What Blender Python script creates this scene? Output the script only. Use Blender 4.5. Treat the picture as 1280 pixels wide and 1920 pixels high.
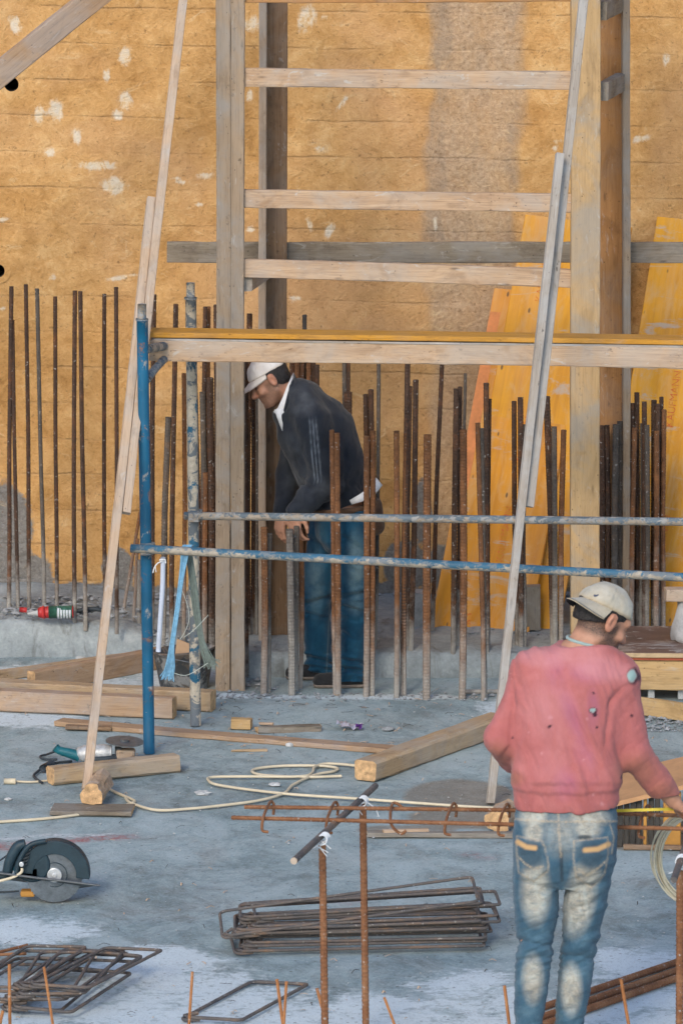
import bpy, math, random
import numpy as np
from mathutils import Vector, Matrix

for _o in list(bpy.data.objects):
    bpy.data.objects.remove(_o)
random.seed(7)
rng = np.random.RandomState(7)
SC = bpy.context.scene
COL = SC.collection

# ------------------------------------------------------------------ camera, sky, sun, exposure
CAM_H = 4.74
FPX = 9144.0
PITCH = math.atan(1465.0 / FPX)
cam_d = bpy.data.cameras.new('camera')
cam_d.sensor_fit = 'VERTICAL'
cam_d.sensor_height = 36.0
cam_d.sensor_width = 24.0
cam_d.lens = FPX / 1920.0 * 36.0
cam_d.clip_start = 0.5
cam_d.clip_end = 2000
cam = bpy.data.objects.new('camera', cam_d)
COL.objects.link(cam)
cam.location = (0, 0, CAM_H)
cam.rotation_euler = (math.pi / 2 - PITCH, 0, 0)
SC.camera = cam
cam_d.dof.use_dof = True
cam_d.dof.focus_distance = 22.0
cam_d.dof.aperture_fstop = 11.0

SUN_EL, SUN_AZ = math.radians(30), math.radians(196)   # azimuth clockwise from +Y
world = bpy.data.worlds.new('World')
SC.world = world
world.use_nodes = True
wn = world.node_tree
sky = wn.nodes.new('ShaderNodeTexSky')
sky.sky_type = 'NISHITA'
sky.sun_disc = False
sky.sun_elevation = SUN_EL
sky.sun_rotation = SUN_AZ
sky.air_density = 1.0
sky.dust_density = 0.7
sky.ozone_density = 0.9
bg = wn.nodes['Background']
bg.inputs['Strength'].default_value = 0.15
wn.links.new(sky.outputs[0], bg.inputs['Color'])
sun_d = bpy.data.lights.new('sun', 'SUN')
sun_d.energy = 1.35
sun_d.angle = math.radians(16)
sun_d.color = (1.0, 0.90, 0.76)
sun = bpy.data.objects.new('sun', sun_d)
COL.objects.link(sun)
_sd = Vector((math.sin(SUN_AZ) * math.cos(SUN_EL), math.cos(SUN_AZ) * math.cos(SUN_EL), math.sin(SUN_EL)))
sun.location = _sd * 40
sun.rotation_euler = _sd.to_track_quat('Z', 'Y').to_euler()
SC.view_settings.view_transform = 'Standard'
SC.view_settings.look = 'None'
SC.view_settings.gamma = 1.0
SC.view_settings.use_curve_mapping = False
SC.view_settings.exposure = 0.66
SC.cycles.max_bounces = 4
SC.cycles.diffuse_bounces = 2
SC.cycles.use_adaptive_sampling = True
SC.cycles.adaptive_threshold = 0.025
SC.cycles.adaptive_min_samples = 12
SC.cycles.caustics_reflective = False
SC.cycles.caustics_refractive = False
SC.cycles.use_denoising = True

# ------------------------------------------------------------------ survey helpers (photo measurements -> metres)
_F = Vector((0, math.cos(PITCH), -math.sin(PITCH)))
_U = Vector((0, math.sin(PITCH), math.cos(PITCH)))
_R = Vector((1, 0, 0))
_C = Vector((0, 0, CAM_H))
def ray(px, py):
    return _F + _R * ((px - 640) / FPX) + _U * ((960 - py) / FPX)
def P(px, py, Y):
    r = ray(px, py)
    return _C + r * (Y / r.y)
def G(px, py, z=0.0):
    r = ray(px, py)
    return _C + r * ((z - CAM_H) / r.z)

# ------------------------------------------------------------------ node helpers
class NT:
    def __init__(s, name):
        s.m = bpy.data.materials.new(name)
        s.m.use_nodes = True
        s.t = s.m.node_tree
        s.b = s.t.nodes['Principled BSDF']
        s.out = s.t.nodes['Material Output']
    def n(s, typ, ins=None, **props):
        nd = s.t.nodes.new(typ)
        for k, v in props.items():
            setattr(nd, k, v)
        for k, v in (ins or {}).items():
            s.set(nd.inputs[k], v)
        return nd
    def set(s, sock, v):
        if isinstance(v, bpy.types.NodeSocket):
            s.t.links.new(v, sock)
        else:
            if hasattr(sock.default_value, '__len__') and len(sock.default_value) == 4 and len(v) == 3:
                v = (*v, 1.0)
            sock.default_value = v
    def coord(s, kind='Object'):
        return s.n('ShaderNodeTexCoord').outputs[kind]
    def map(s, vec, scale=(1, 1, 1), loc=(0, 0, 0), rot=(0, 0, 0)):
        return s.n('ShaderNodeMapping', {'Vector': vec, 'Scale': scale, 'Location': loc, 'Rotation': rot}).outputs[0]
    def rndvec(s, vec, amt=37.0):
        r = s.n('ShaderNodeObjectInfo').outputs['Random']
        m = s.n('ShaderNodeMath', {0: r, 1: amt}, operation='MULTIPLY').outputs[0]
        c = s.n('ShaderNodeCombineXYZ', {0: m, 1: m, 2: m}).outputs[0]
        return s.n('ShaderNodeVectorMath', {0: vec, 1: c}, operation='ADD').outputs[0]
    def noise(s, vec, scale, detail=4.0, rough=0.6, dist=0.0):
        return s.n('ShaderNodeTexNoise', {'Vector': vec, 'Scale': scale, 'Detail': detail, 'Roughness': rough, 'Distortion': dist}).outputs[0]
    def vor(s, vec, scale, feature='F1'):
        return s.n('ShaderNodeTexVoronoi', {'Vector': vec, 'Scale': scale}, feature=feature).outputs['Distance']
    def ramp(s, fac, stops, interp='LINEAR'):
        nd = s.n('ShaderNodeValToRGB', {0: fac})
        cr = nd.color_ramp
        cr.interpolation = interp
        while len(cr.elements) < len(stops):
            cr.elements.new(0.5)
        for e, (p, c) in zip(cr.elements, stops):
            e.position = p
            e.color = (c, c, c, 1) if not hasattr(c, '__len__') else (*c[:3], 1)
        return nd.outputs[0]
    def mix(s, f, a, b, blend='MIX'):
        nd = s.n('ShaderNodeMix', data_type='RGBA', blend_type=blend)
        s.set(nd.inputs[0], f)
        s.set(nd.inputs[6], a)
        s.set(nd.inputs[7], b)
        return nd.outputs[2]
    def math(s, op, a, b=0.0, clamp=False):
        nd = s.n('ShaderNodeMath', operation=op, use_clamp=clamp)
        s.set(nd.inputs[0], a)
        s.set(nd.inputs[1], b)
        return nd.outputs[0]
    def attr(s, name):
        return s.n('ShaderNodeAttribute', attribute_name=name).outputs['Fac']
    def sep(s, vec):
        return s.n('ShaderNodeSeparateXYZ', {0: vec}).outputs
    def bump(s, h, strength=0.4, dist=0.01, prev=None):
        ins = {'Height': h, 'Strength': strength, 'Distance': dist}
        if prev is not None:
            ins['Normal'] = prev
        return s.n('ShaderNodeBump', ins).outputs[0]
    def done(s, color, rough=0.8, metal=0.0, normal=None, spec=0.35):
        s.set(s.b.inputs['Base Color'], color)
        s.set(s.b.inputs['Roughness'], rough)
        s.set(s.b.inputs['Metallic'], metal)
        s.set(s.b.inputs['Specular IOR Level'], spec)
        if normal is not None:
            s.set(s.b.inputs['Normal'], normal)
        return s.m

def plain(name, col, rough=0.7, metal=0.0, var=0.25, scale=14.0, bump=0.2, spec=0.35):
    t = NT(name)
    v = t.rndvec(t.coord())
    a = t.noise(v, scale, 5)
    b = t.noise(v, scale * 6, 3)
    dark = tuple(c * (1 - var) for c in col)
    lite = tuple(min(1, c * (1 + var * 0.8)) for c in col)
    c = t.ramp(t.math('ADD', t.math('MULTIPLY', a, 0.7), t.math('MULTIPLY', b, 0.3)), [(0.3, dark), (0.7, lite)])
    return t.done(c, rough, metal, t.bump(b, bump, 0.003), spec)

def wood(name, light, dark, grey=0.3, greycol=(0.33, 0.32, 0.31), knots=1.0, splash=0.35, bump=0.5, speck=0.6):
    t = NT(name)
    v0 = t.rndvec(t.coord())
    g1 = t.noise(t.map(v0, (1.2, 26, 26)), 1.6, 4, 0.62, 0.6)
    g2 = t.noise(t.map(v0, (4, 90, 90)), 2.0, 2, 0.6)
    band = t.noise(t.map(v0, (0.7, 6, 6)), 1.8, 3, 0.5)
    mid = tuple((a * 0.55 + b * 0.45) for a, b in zip(light, dark))
    lo_ = tuple((a * 0.3 + b * 0.7) for a, b in zip(light, dark))
    c = t.ramp(g1, [(0.28, lo_), (0.50, mid), (0.74, light)])
    c = t.mix(t.ramp(g2, [(0.32, 0.45), (0.50, 0.0)]), c, tuple(x * 0.6 for x in dark))
    c = t.mix(t.math('MULTIPLY', t.ramp(band, [(0.45, 0.0), (0.68, 1.0)]), 0.45), c, tuple(x * 0.72 for x in light))
    # knots
    kd = t.vor(t.map(v0, (2.3, 9, 9)), 1.7)
    kf = t.math('MULTIPLY', t.ramp(kd, [(0.05, 1.0), (0.13, 0.0)]), 0.75 * knots)
    c = t.mix(kf, c, tuple(x * 0.35 for x in dark))
    # nail holes and dark specks
    nd_ = t.vor(t.map(v0, (6, 10, 10)), 2.6)
    c = t.mix(t.math('MULTIPLY', t.ramp(nd_, [(0.045, 1.0), (0.075, 0.0)]), 0.85), c, (0.03, 0.022, 0.018))
    # dents, bark specks and blotchy dirt
    s1 = t.noise(t.map(v0, (22, 40, 40)), 1.5, 3, 0.65)
    s2 = t.noise(v0, 5.5, 3, 0.6)
    c = t.mix(t.math('MULTIPLY', t.math('MULTIPLY', t.ramp(s1, [(0.61, 0.0), (0.68, 1.0)]), t.ramp(s2, [(0.42, 0.0), (0.58, 1.0)])), speck), c, tuple(x * 0.42 for x in dark))
    c = t.mix(t.math('MULTIPLY', t.ramp(t.noise(t.map(v0, (2.2, 5, 5), (3, 1, 2)), 2.1, 4, 0.7, 0.7), [(0.52, 0.0), (0.66, 1.0)]), 0.45), c, tuple(x * 0.62 for x in dark))
    # weathering and cement splashes
    w1 = t.noise(v0, 3.2, 4, 0.65, 0.8)
    c = t.mix(t.math('MULTIPLY', t.ramp(w1, [(0.42, 0.0), (0.62, 1.0)]), grey), c, greycol)
    w2 = t.noise(t.map(v0, (5, 14, 14)), 1.6, 4, 0.7, 1.2)
    c = t.mix(t.math('MULTIPLY', t.ramp(w2, [(0.60, 0.0), (0.70, 1.0)]), splash), c, (0.50, 0.49, 0.47))
    h = t.math('ADD', t.math('MULTIPLY', g1, 0.7), t.math('MULTIPLY', g2, 0.5))
    return t.done(c, 0.82, 0.0, t.bump(h, bump, 0.004), 0.25)

def rust(name, dark, mid, orange, bal=0.5, cement=0.0, cz=0.35):
    t = NT(name)
    v = t.rndvec(t.coord())
    a = t.noise(v, 9, 6, 0.65, 0.4)
    b = t.noise(v, 60, 4, 0.7)
    f = t.math('ADD', t.math('MULTIPLY', a, 0.75), t.math('MULTIPLY', b, 0.25))
    c = t.ramp(f, [(0.28, dark), (bal, mid), (min(0.95, bal + 0.22), orange)])
    # cement specks
    sp = t.noise(v, 75, 2, 0.5)
    c = t.mix(t.math('MULTIPLY', t.ramp(sp, [(0.66, 0.0), (0.71, 1.0)]), 0.55), c, (0.48, 0.46, 0.43))
    if cement > 0:
        z = t.sep(t.coord())[2]
        zn = t.math('ADD', z, t.math('MULTIPLY', t.math('SUBTRACT', t.noise(v, 7, 5, 0.7), 0.5), 0.9))
        cf = t.math('MULTIPLY', t.ramp(zn, [(0.0, 1.0), (min(0.99, cz), 0.0)]), cement)
        c = t.mix(cf, c, (0.36, 0.34, 0.31))
    return t.done(c, 0.78, 0.15, t.bump(b, 0.35, 0.002), 0.3)

def painted(name, paint, chip1, chip2, amount=0.5, scale=11.0, under=0.0):
    t = NT(name)
    v = t.map(t.rndvec(t.coord()), (0.5, 1.0, 0.6))
    a = t.noise(v, scale, 8, 0.68, 0.5)
    b = t.noise(v, scale * 4.5, 5, 0.7)
    d = t.noise(t.map(v, (1, 1, 1), (5, 3, 1)), scale * 1.7, 7, 0.7, 0.8)
    base = t.ramp(t.noise(v, 5, 4), [(0.3, tuple(x * 0.62 for x in paint)), (0.7, tuple(x * 1.25 for x in paint))])
    f = t.math('ADD', t.math('MULTIPLY', a, 0.8), t.math('MULTIPLY', b, 0.2))
    if under > 0:
        nz = t.sep(t.n('ShaderNodeNewGeometry').outputs['Normal'])[2]
        f = t.math('SUBTRACT', f, t.math('MULTIPLY', nz, under))
    m1 = t.ramp(f, [(0.62 - 0.24 * amount, 0.0), (0.66 - 0.24 * amount, 1.0)])
    c = t.mix(m1, base, t.ramp(b, [(0.35, chip1), (0.65, tuple(x * 1.5 for x in chip1))]))
    m2 = t.ramp(d, [(0.64 - 0.2 * amount, 0.0), (0.68 - 0.2 * amount, 1.0)])
    c = t.mix(m2, c, chip2)
    return t.done(c, 0.6, 0.0, t.bump(t.math('ADD', m1, t.math('MULTIPLY', m2, 1.3)), 0.35, 0.003), 0.4)

M = {}
M['wood_pale'] = wood('wood_pale', (0.60, 0.425, 0.28), (0.36, 0.22, 0.13), 0.45, (0.40, 0.37, 0.34), splash=0.6, speck=0.85)
M['wood_post'] = wood('wood_post', (0.385, 0.285, 0.195), (0.27, 0.19, 0.125), 0.72, (0.30, 0.27, 0.24), 0.9, splash=0.45, speck=0.8)
M['wood_postr'] = wood('wood_postr', (0.52, 0.345, 0.17), (0.41, 0.265, 0.135), 0.65, (0.30, 0.28, 0.25), 0.8)
M['wood_orange'] = wood('wood_orange', (0.50, 0.25, 0.09), (0.32, 0.15, 0.06), 0.22, (0.30, 0.27, 0.24), 0.8)
M['wood_dark'] = wood('wood_dark', (0.30, 0.19, 0.11), (0.16, 0.09, 0.05), 0.25, (0.28, 0.25, 0.22), 0.8)
M['wood_grey'] = wood('wood_grey', (0.29, 0.24, 0.18), (0.12, 0.09, 0.065), 0.6, (0.26, 0.245, 0.225), 1.0)
M['wood_slat'] = wood('wood_slat', (0.60, 0.44, 0.31), (0.42, 0.285, 0.19), 0.42, (0.42, 0.39, 0.36), 0.5)
M['wood_slatgrey'] = wood('wood_slatgrey', (0.44, 0.38, 0.32), (0.28, 0.235, 0.195), 0.6, (0.42, 0.41, 0.40), 0.7, speck=0.9)
M['wood_raw'] = wood('wood_raw', (0.60, 0.40, 0.19), (0.44, 0.27, 0.12), 0.08, knots=0.6, splash=0.3)
M['wood_beam'] = wood('wood_beam', (0.52, 0.37, 0.22), (0.31, 0.20, 0.115), 0.45, (0.36, 0.34, 0.31), 0.9)
M['wood_brown'] = wood('wood_brown', (0.46, 0.31, 0.195), (0.30, 0.185, 0.11), 0.35, (0.33, 0.33, 0.34), 0.8)
M['wood_end'] = plain('wood_end', (0.56, 0.35, 0.18), 0.85, 0, 0.6, 34, 0.6)
M['rust_dark'] = rust('rust_dark', (0.035, 0.026, 0.022), (0.075, 0.042, 0.028), (0.19, 0.075, 0.03), 0.52, 0.9, 0.30)
M['rust_orange'] = rust('rust_orange', (0.07, 0.035, 0.02), (0.155, 0.07, 0.032), (0.29, 0.125, 0.05), 0.48, 0.9, 0.5)
M['rust_grey'] = rust('rust_grey', (0.055, 0.05, 0.046), (0.11, 0.09, 0.075), (0.20, 0.12, 0.07), 0.55, 0.9, 0.5)
M['rust_cement'] = rust('rust_cement', (0.06, 0.05, 0.045), (0.14, 0.12, 0.105), (0.33, 0.30, 0.27), 0.50, 0.7, 0.6)
M['rust_stirrup'] = rust('rust_stirrup', (0.060, 0.064, 0.072), (0.135, 0.115, 0.105), (0.28, 0.16, 0.09), 0.52)
M['rust_front'] = rust('rust_front', (0.12, 0.05, 0.025), (0.24, 0.105, 0.05), (0.36, 0.19, 0.10), 0.5)
M['rust_wire'] = rust('rust_wire', (0.28, 0.11, 0.04), (0.42, 0.18, 0.07), (0.52, 0.27, 0.12), 0.5)
M['blue_paint'] = painted('blue_paint', (0.006, 0.105, 0.205), (0.16, 0.09, 0.07), (0.30, 0.30, 0.29), 0.22)
M['blue_worn'] = painted('blue_worn', (0.015, 0.11, 0.19), (0.36, 0.31, 0.24), (0.13, 0.145, 0.155), 0.74, 12)
M['rail_worn'] = painted('rail_worn', (0.10, 0.135, 0.165), (0.22, 0.18, 0.14), (0.28, 0.275, 0.265), 0.60, 22, 0.07)
M['rail_blue'] = painted('rail_blue', (0.035, 0.125, 0.205), (0.27, 0.235, 0.19), (0.16, 0.185, 0.205), 0.55, 20, 0.09)
M['cable'] = plain('cable', (0.62, 0.53, 0.38), 0.55, 0, 0.15, 8, 0.1)
M['rubber'] = plain('rubber', (0.035, 0.045, 0.055), 0.6, 0, 0.3, 20, 0.2)
M['tool_blue'] = plain('tool_blue', (0.018, 0.040, 0.055), 0.5, 0, 0.35, 18, 0.15)
M['tool_teal'] = plain('tool_teal', (0.01, 0.115, 0.145), 0.5, 0, 0.35, 18, 0.15)
M['steel'] = plain('steel', (0.20, 0.225, 0.25), 0.38, 0.75, 0.35, 30, 0.1)
M['steel_dark'] = plain('steel_dark', (0.17, 0.18, 0.19), 0.5, 0.6, 0.35, 30, 0.1)
M['steel_bright'] = plain('steel_bright', (0.6, 0.62, 0.64), 0.35, 0.6, 0.2, 30, 0.1)
M['alu'] = plain('alu', (0.5, 0.5, 0.5), 0.5, 0.4, 0.45, 40, 0.2)
M['white_pvc'] = plain('white_pvc', (0.50, 0.56, 0.68), 0.5, 0, 0.08, 8, 0.05)
M['twine'] = plain('twine', (0.72, 0.74, 0.76), 0.8, 0, 0.1, 30, 0.1)
M['strap_blue'] = plain('strap_blue', (0.20, 0.42, 0.60), 0.6, 0, 0.3, 60, 0.2)
M['strap_pale'] = plain('strap_pale', (0.55, 0.60, 0.55), 0.6, 0, 0.3, 60, 0.2)
M['strap_green'] = plain('strap_green', (0.17, 0.21, 0.19), 0.7, 0, 0.3, 60, 0.2)
M['red_plastic'] = plain('red_plastic', (0.42, 0.03, 0.03), 0.45, 0, 0.35, 30, 0.1)
_t = NT('red_print')
_v = _t.rndvec(_t.coord())
M['red_print'] = _t.done(_t.ramp(_t.noise(_v, 42, 5, 0.75), [(0.40, (0.60, 0.11, 0.03)), (0.56, (0.62, 0.26, 0.03))]), 0.7)
M['label_green'] = plain('label_green', (0.03, 0.10, 0.07), 0.5, 0, 0.6, 60, 0.1)
M['label_white'] = plain('label_white', (0.55, 0.58, 0.62), 0.5, 0, 0.2, 60, 0.1)
M['foil'] = plain('foil', (0.62, 0.60, 0.68), 0.3, 0.5, 0.3, 50, 0.6)
M['purple'] = plain('purple', (0.11, 0.03, 0.20), 0.4, 0, 0.3, 50, 0.3)
M['stone'] = plain('stone', (0.30, 0.31, 0.32), 0.9, 0, 0.4, 12, 0.4)
M['stone_pale'] = plain('stone_pale', (0.48, 0.48, 0.47), 0.9, 0, 0.3, 30, 0.6)
M['bucket'] = painted('bucket', (0.06, 0.062, 0.065), (0.22, 0.21, 0.20), (0.13, 0.10, 0.08), 0.5, 9)
M['card'] = plain('card', (0.46, 0.29, 0.17), 0.85, 0, 0.15, 10, 0.2)
M['board_orange'] = plain('board_orange', (0.50, 0.27, 0.13), 0.8, 0, 0.18, 9, 0.25)
M['film_brown'] = painted('film_brown', (0.17, 0.105, 0.08), (0.24, 0.19, 0.16), (0.36, 0.33, 0.31), 0.35, 5)
M['red_edge'] = plain('red_edge', (0.35, 0.09, 0.045), 0.8, 0, 0.25, 20, 0.2)
M['ply_edge'] = wood('ply_edge', (0.62, 0.46, 0.28), (0.5, 0.34, 0.19), 0.05, knots=0.2, splash=0.1)
M['yellow_edge'] = wood('yellow_edge', (0.62, 0.30, 0.04), (0.42, 0.19, 0.03), 0.1, knots=0.4, splash=0.12)
M['bag'] = plain('bag', (0.42, 0.41, 0.41), 0.8, 0, 0.3, 14, 0.8)
M['pipe_dark'] = plain('pipe_dark', (0.02, 0.017, 0.015), 0.9, 0, 0.3, 20, 0.2)
M['tape_yellow'] = plain('tape_yellow', (0.62, 0.50, 0.03), 0.5, 0, 0.1, 20, 0.05)
M['coil'] = plain('coil', (0.58, 0.53, 0.40), 0.5, 0, 0.25, 14, 0.1)
M['black_slat'] = plain('black_slat', (0.05, 0.045, 0.04), 0.8, 0, 0.4, 14, 0.3)
M['orange_wood'] = plain('orange_wood', (0.45, 0.22, 0.05), 0.8, 0, 0.2, 14, 0.3)
M['mud'] = plain('mud', (0.20, 0.175, 0.15), 0.9, 0, 0.3, 20, 0.6)

# ------------------------------------------------------------------ object helpers
WM = {}
def link(name, me, mats, parent=None, mw=None, smooth=False, kind=None):
    o = bpy.data.objects.new(name, me)
    COL.objects.link(o)
    mw = mw or Matrix.Identity(4)
    WM[o.name] = mw
    if parent is not None:
        o.parent = parent
        o.matrix_local = WM[parent.name].inverted() @ mw
    else:
        o.matrix_world = mw
    if me is not None:
        if not isinstance(mats, (list, tuple)):
            mats = [mats]
        if len(me.materials) == 0:
            for m in mats:
                me.materials.append(M[m] if isinstance(m, str) else m)
        if smooth and len(me.polygons):
            me.polygons.foreach_set('use_smooth', [True] * len(me.polygons))
    if kind:
        o['kind'] = kind
    return o
def empty(name, loc):
    o = bpy.data.objects.new(name, None)
    COL.objects.link(o)
    o.empty_display_size = 0.05
    mw = Matrix.Translation(loc)
    WM[o.name] = mw
    o.matrix_world = mw
    return o
def tag(o, label, cat, group=None):
    o['label'] = label
    o['category'] = cat
    if group:
        o['group'] = group
    return o
def mesh(name, verts, faces):
    me = bpy.data.meshes.new(name)
    me.from_pydata([tuple(v) for v in verts], [], faces)
    me.update()
    return me
def frame_from(xdir, up=(0, 0, 1)):
    x = Vector(xdir).normalized()
    z = Vector(up)
    z = (z - x * z.dot(x))
    if z.length < 1e-5:
        z = Vector((0, 1, 0)) - x * x.y
    z.normalize()
    y = z.cross(x)
    return x, y, z

def beam(name, p0, p1, w, h, mat, parent=None, up=(0, 0, 1), bev=0.004, jit=0.0025, ends=None, seg=None):
    """a sawn timber: local X runs along its length, Y is its width, Z its height; soft edges, slightly uneven"""
    p0, p1 = Vector(p0), Vector(p1)
    L = (p1 - p0).length
    x, y, z = frame_from(p1 - p0, up)
    n = seg or max(2, min(40, int(L / 0.09)))
    b = min(bev, w * 0.3, h * 0.3)
    prof = [(-w/2 + b, -h/2), (w/2 - b, -h/2), (w/2, -h/2 + b), (w/2, h/2 - b), (w/2 - b, h/2), (-w/2 + b, h/2), (-w/2, h/2 - b), (-w/2, -h/2 + b)]
    V, Fc = [], []
    xs = [b * 0.0] + [L * i / n for i in range(1, n)] + [L]
    ph = random.random() * 6
    wob = min(jit * 1.2, 0.004)
    for i, xx in enumerate(xs):
        cy = math.sin(xx * 2.1 + ph) * wob
        cz = math.sin(xx * 1.7 + ph * 2) * wob
        for (a, c) in prof:
            V.append((xx + (random.uniform(-1, 1) * jit if 0 < i < n else random.uniform(-1, 1) * jit),
                      a + cy + random.uniform(-1, 1) * jit * 0.6, c + cz + random.uniform(-1, 1) * jit * 0.6))
    for i in range(n):
        for k in range(8):
            Fc.append((i*8 + k, i*8 + (k+1) % 8, (i+1)*8 + (k+1) % 8, (i+1)*8 + k))
    Fc.append(tuple(range(7, -1, -1)))
    Fc.append(tuple(n*8 + k for k in range(8)))
    me = mesh(name, V, Fc)
    mats = [mat]
    if ends:
        mats.append(ends)
    mw = Matrix((( x.x, y.x, z.x, p0.x), (x.y, y.y, z.y, p0.y), (x.z, y.z, z.z, p0.z), (0, 0, 0, 1)))
    o = link(name, me, mats, parent, mw)
    if ends:
        me.polygons[len(Fc) - 1].material_index = 1
        me.polygons[len(Fc) - 2].material_index = 1
    return o

def tube_geo(pts, r, sides=8, closed=False, radii=None, flat=1.0):
    pts = [Vector(p) for p in pts]
    n = len(pts)
    V, Fc = [], []
    nrm = None
    for i, p in enumerate(pts):
        if closed:
            d = pts[(i+1) % n] - pts[i-1]
        else:
            d = pts[min(i+1, n-1)] - pts[max(i-1, 0)]
        d.normalize()
        if nrm is None:
            nrm = d.orthogonal().normalized()
            if abs(d.z) < 0.9:
                nrm = (Vector((0, 0, 1)) - d * d.z).normalized()
        nrm = (nrm - d * nrm.dot(d)).normalized()
        bi = d.cross(nrm)
        rr = radii[i] if radii is not None else r
        for k in range(sides):
            a = 2 * math.pi * k / sides
            V.append(p + nrm * (math.cos(a) * rr * flat) + bi * (math.sin(a) * rr))
    m = n if closed else n - 1
    for i in range(m):
        j = (i + 1) % n
        for k in range(sides):
            Fc.append((i*sides + k, j*sides + k, j*sides + (k+1) % sides, i*sides + (k+1) % sides)[::-1])
    if not closed:
        Fc.append(tuple(range(sides)))
        Fc.append(tuple((n-1)*sides + k for k in range(sides))[::-1])
    return V, Fc
def resample(pts, step, closed=False):
    pts = [Vector(p) for p in pts]
    if closed:
        pts = pts + [pts[0]]
    out = [pts[0]]
    for a, b in zip(pts, pts[1:]):
        L = (b - a).length
        k = max(1, int(round(L / step)))
        for i in range(1, k + 1):
            out.append(a.lerp(b, i / k))
    if closed:
        out.pop()
    return out
def smooth_path(pts, n=8):
    pts = [Vector(p) for p in pts]
    out = []
    for i in range(len(pts) - 1):
        p0 = pts[max(i-1, 0)]; p1 = pts[i]; p2 = pts[i+1]; p3 = pts[min(i+2, len(pts)-1)]
        for k in range(n):
            t = k / n
            out.append(0.5 * ((2*p1) + (p2 - p0)*t + (2*p0 - 5*p1 + 4*p2 - p3)*t*t + (3*p1 - p0 - 3*p2 + p3)*t*t*t))
    out.append(pts[-1])
    return out
def merge(parts):
    V, Fc = [], []
    for v, f in parts:
        o = len(V)
        V += list(v)
        Fc += [tuple(i + o for i in q) for q in f]
    return V, Fc
def tube(name, pts, r, mat, parent=None, sides=8, closed=False, radii=None, origin=None, flat=1.0):
    o0 = Vector(origin) if origin is not None else Vector(pts[0])
    v, f = tube_geo([Vector(p) - o0 for p in pts], r, sides, closed, radii, flat)
    return link(name, mesh(name, v, f), mat, parent, Matrix.Translation(o0), True)
def rebar(name, pts, r, mat, parent=None, rib=0.016, sides=8, rough=0.10):
    """ribbed bar: rings alternate between core and rib radius"""
    o0 = Vector(pts[0])
    q = resample([Vector(p) - o0 for p in pts], rib / 2)
    rad = [r * (1.0 + (rough if i % 2 else -rough * 0.2)) for i in range(len(q))]
    v, f = tube_geo(q, r, sides, False, rad)
    return link(name, mesh(name, v, f), mat, parent, Matrix.Translation(o0), False)
def box_geo(c, s, R=None):
    V = []
    for dx in (-1, 1):
        for dy in (-1, 1):
            for dz in (-1, 1):
                p = Vector((dx*s[0]/2, dy*s[1]/2, dz*s[2]/2))
                if R is not None:
                    p = R @ p
                V.append(Vector(c) + p)
    return V, [(0,1,3,2), (4,6,7,5), (0,4,5,1), (2,3,7,6), (0,2,6,4), (1,5,7,3)]
def disc_geo(c, axis, r, th, n=32, r_in=None, a0=0, a1=2*math.pi, xref=None):
    """disc or annulus sector with thickness th along axis"""
    ax = Vector(axis).normalized()
    u = Vector(xref) if xref is not None else ax.orthogonal()
    u = (u - ax * u.dot(ax)).normalized()
    w = ax.cross(u)
    full = abs(a1 - a0) > 6.28
    m = n if full else n + 1
    V, Fc = [], []
    for s in (-0.5, 0.5):
        for i in range(m):
            a = a0 + (a1 - a0) * i / n
            V.append(Vector(c) + ax * (s * th) + (u * math.cos(a) + w * math.sin(a)) * r)
    if r_in is None:
        for i in range(n if full else n):
            j = (i + 1) % m
            Fc.append((i, j, m + j, m + i))
        Fc.append(tuple(range(m))[::-1])
        Fc.append(tuple(m + i for i in range(m)))
    else:
        for s in (-0.5, 0.5):
            for i in range(m):
                a = a0 + (a1 - a0) * i / n
                V.append(Vector(c) + ax * (s * th) + (u * math.cos(a) + w * math.sin(a)) * r_in)
        for i in range(n):
            j = (i + 1) % m
            Fc += [(i, j, m + j, m + i), (2*m + i, 3*m + i, 3*m + j, 2*m + j), (i, 2*m + i, 2*m + j, j), (m + i, m + j, 3*m + j, 3*m + i)]
        if not full:
            e = m - 1
            Fc += [(0, m, 3*m, 2*m), (e, 2*m + e, 3*m + e, m + e)]
    return V, Fc
def geo_obj(name, geo, mat, parent=None, origin=(0, 0, 0), smooth=False, bevel=0.0):
    o0 = Vector(origin)
    v, f = geo
    o = link(name, mesh(name, [Vector(p) - o0 for p in v], f), mat, parent, Matrix.Translation(o0), smooth)
    if bevel > 0:
        md = o.modifiers.new('bevel', 'BEVEL')
        md.width = bevel
        md.segments = 2
        md.limit_method = 'ANGLE'
    return o

# ------------------------------------------------------------------ numpy noise, SDF bodies
_tab = np.random.RandomState(3).rand(32, 32, 32).astype(np.float32) * 2 - 1
def vnoise(p):
    p = np.asarray(p, dtype=np.float32)
    i = np.floor(p).astype(int)
    f = p - i
    f = f * f * (3 - 2 * f)
    i0 = i % 32
    i1 = (i + 1) % 32
    def g(a, b, c):
        return _tab[a, b, c]
    x0, y0, z0 = i0[..., 0], i0[..., 1], i0[..., 2]
    x1, y1, z1 = i1[..., 0], i1[..., 1], i1[..., 2]
    fx, fy, fz = f[..., 0], f[..., 1], f[..., 2]
    a = g(x0, y0, z0) * (1-fx) + g(x1, y0, z0) * fx
    b = g(x0, y1, z0) * (1-fx) + g(x1, y1, z0) * fx
    c = g(x0, y0, z1) * (1-fx) + g(x1, y0, z1) * fx
    d = g(x0, y1, z1) * (1-fx) + g(x1, y1, z1) * fx
    return (a * (1-fy) + b * fy) * (1-fz) + (c * (1-fy) + d * fy) * fz
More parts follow.
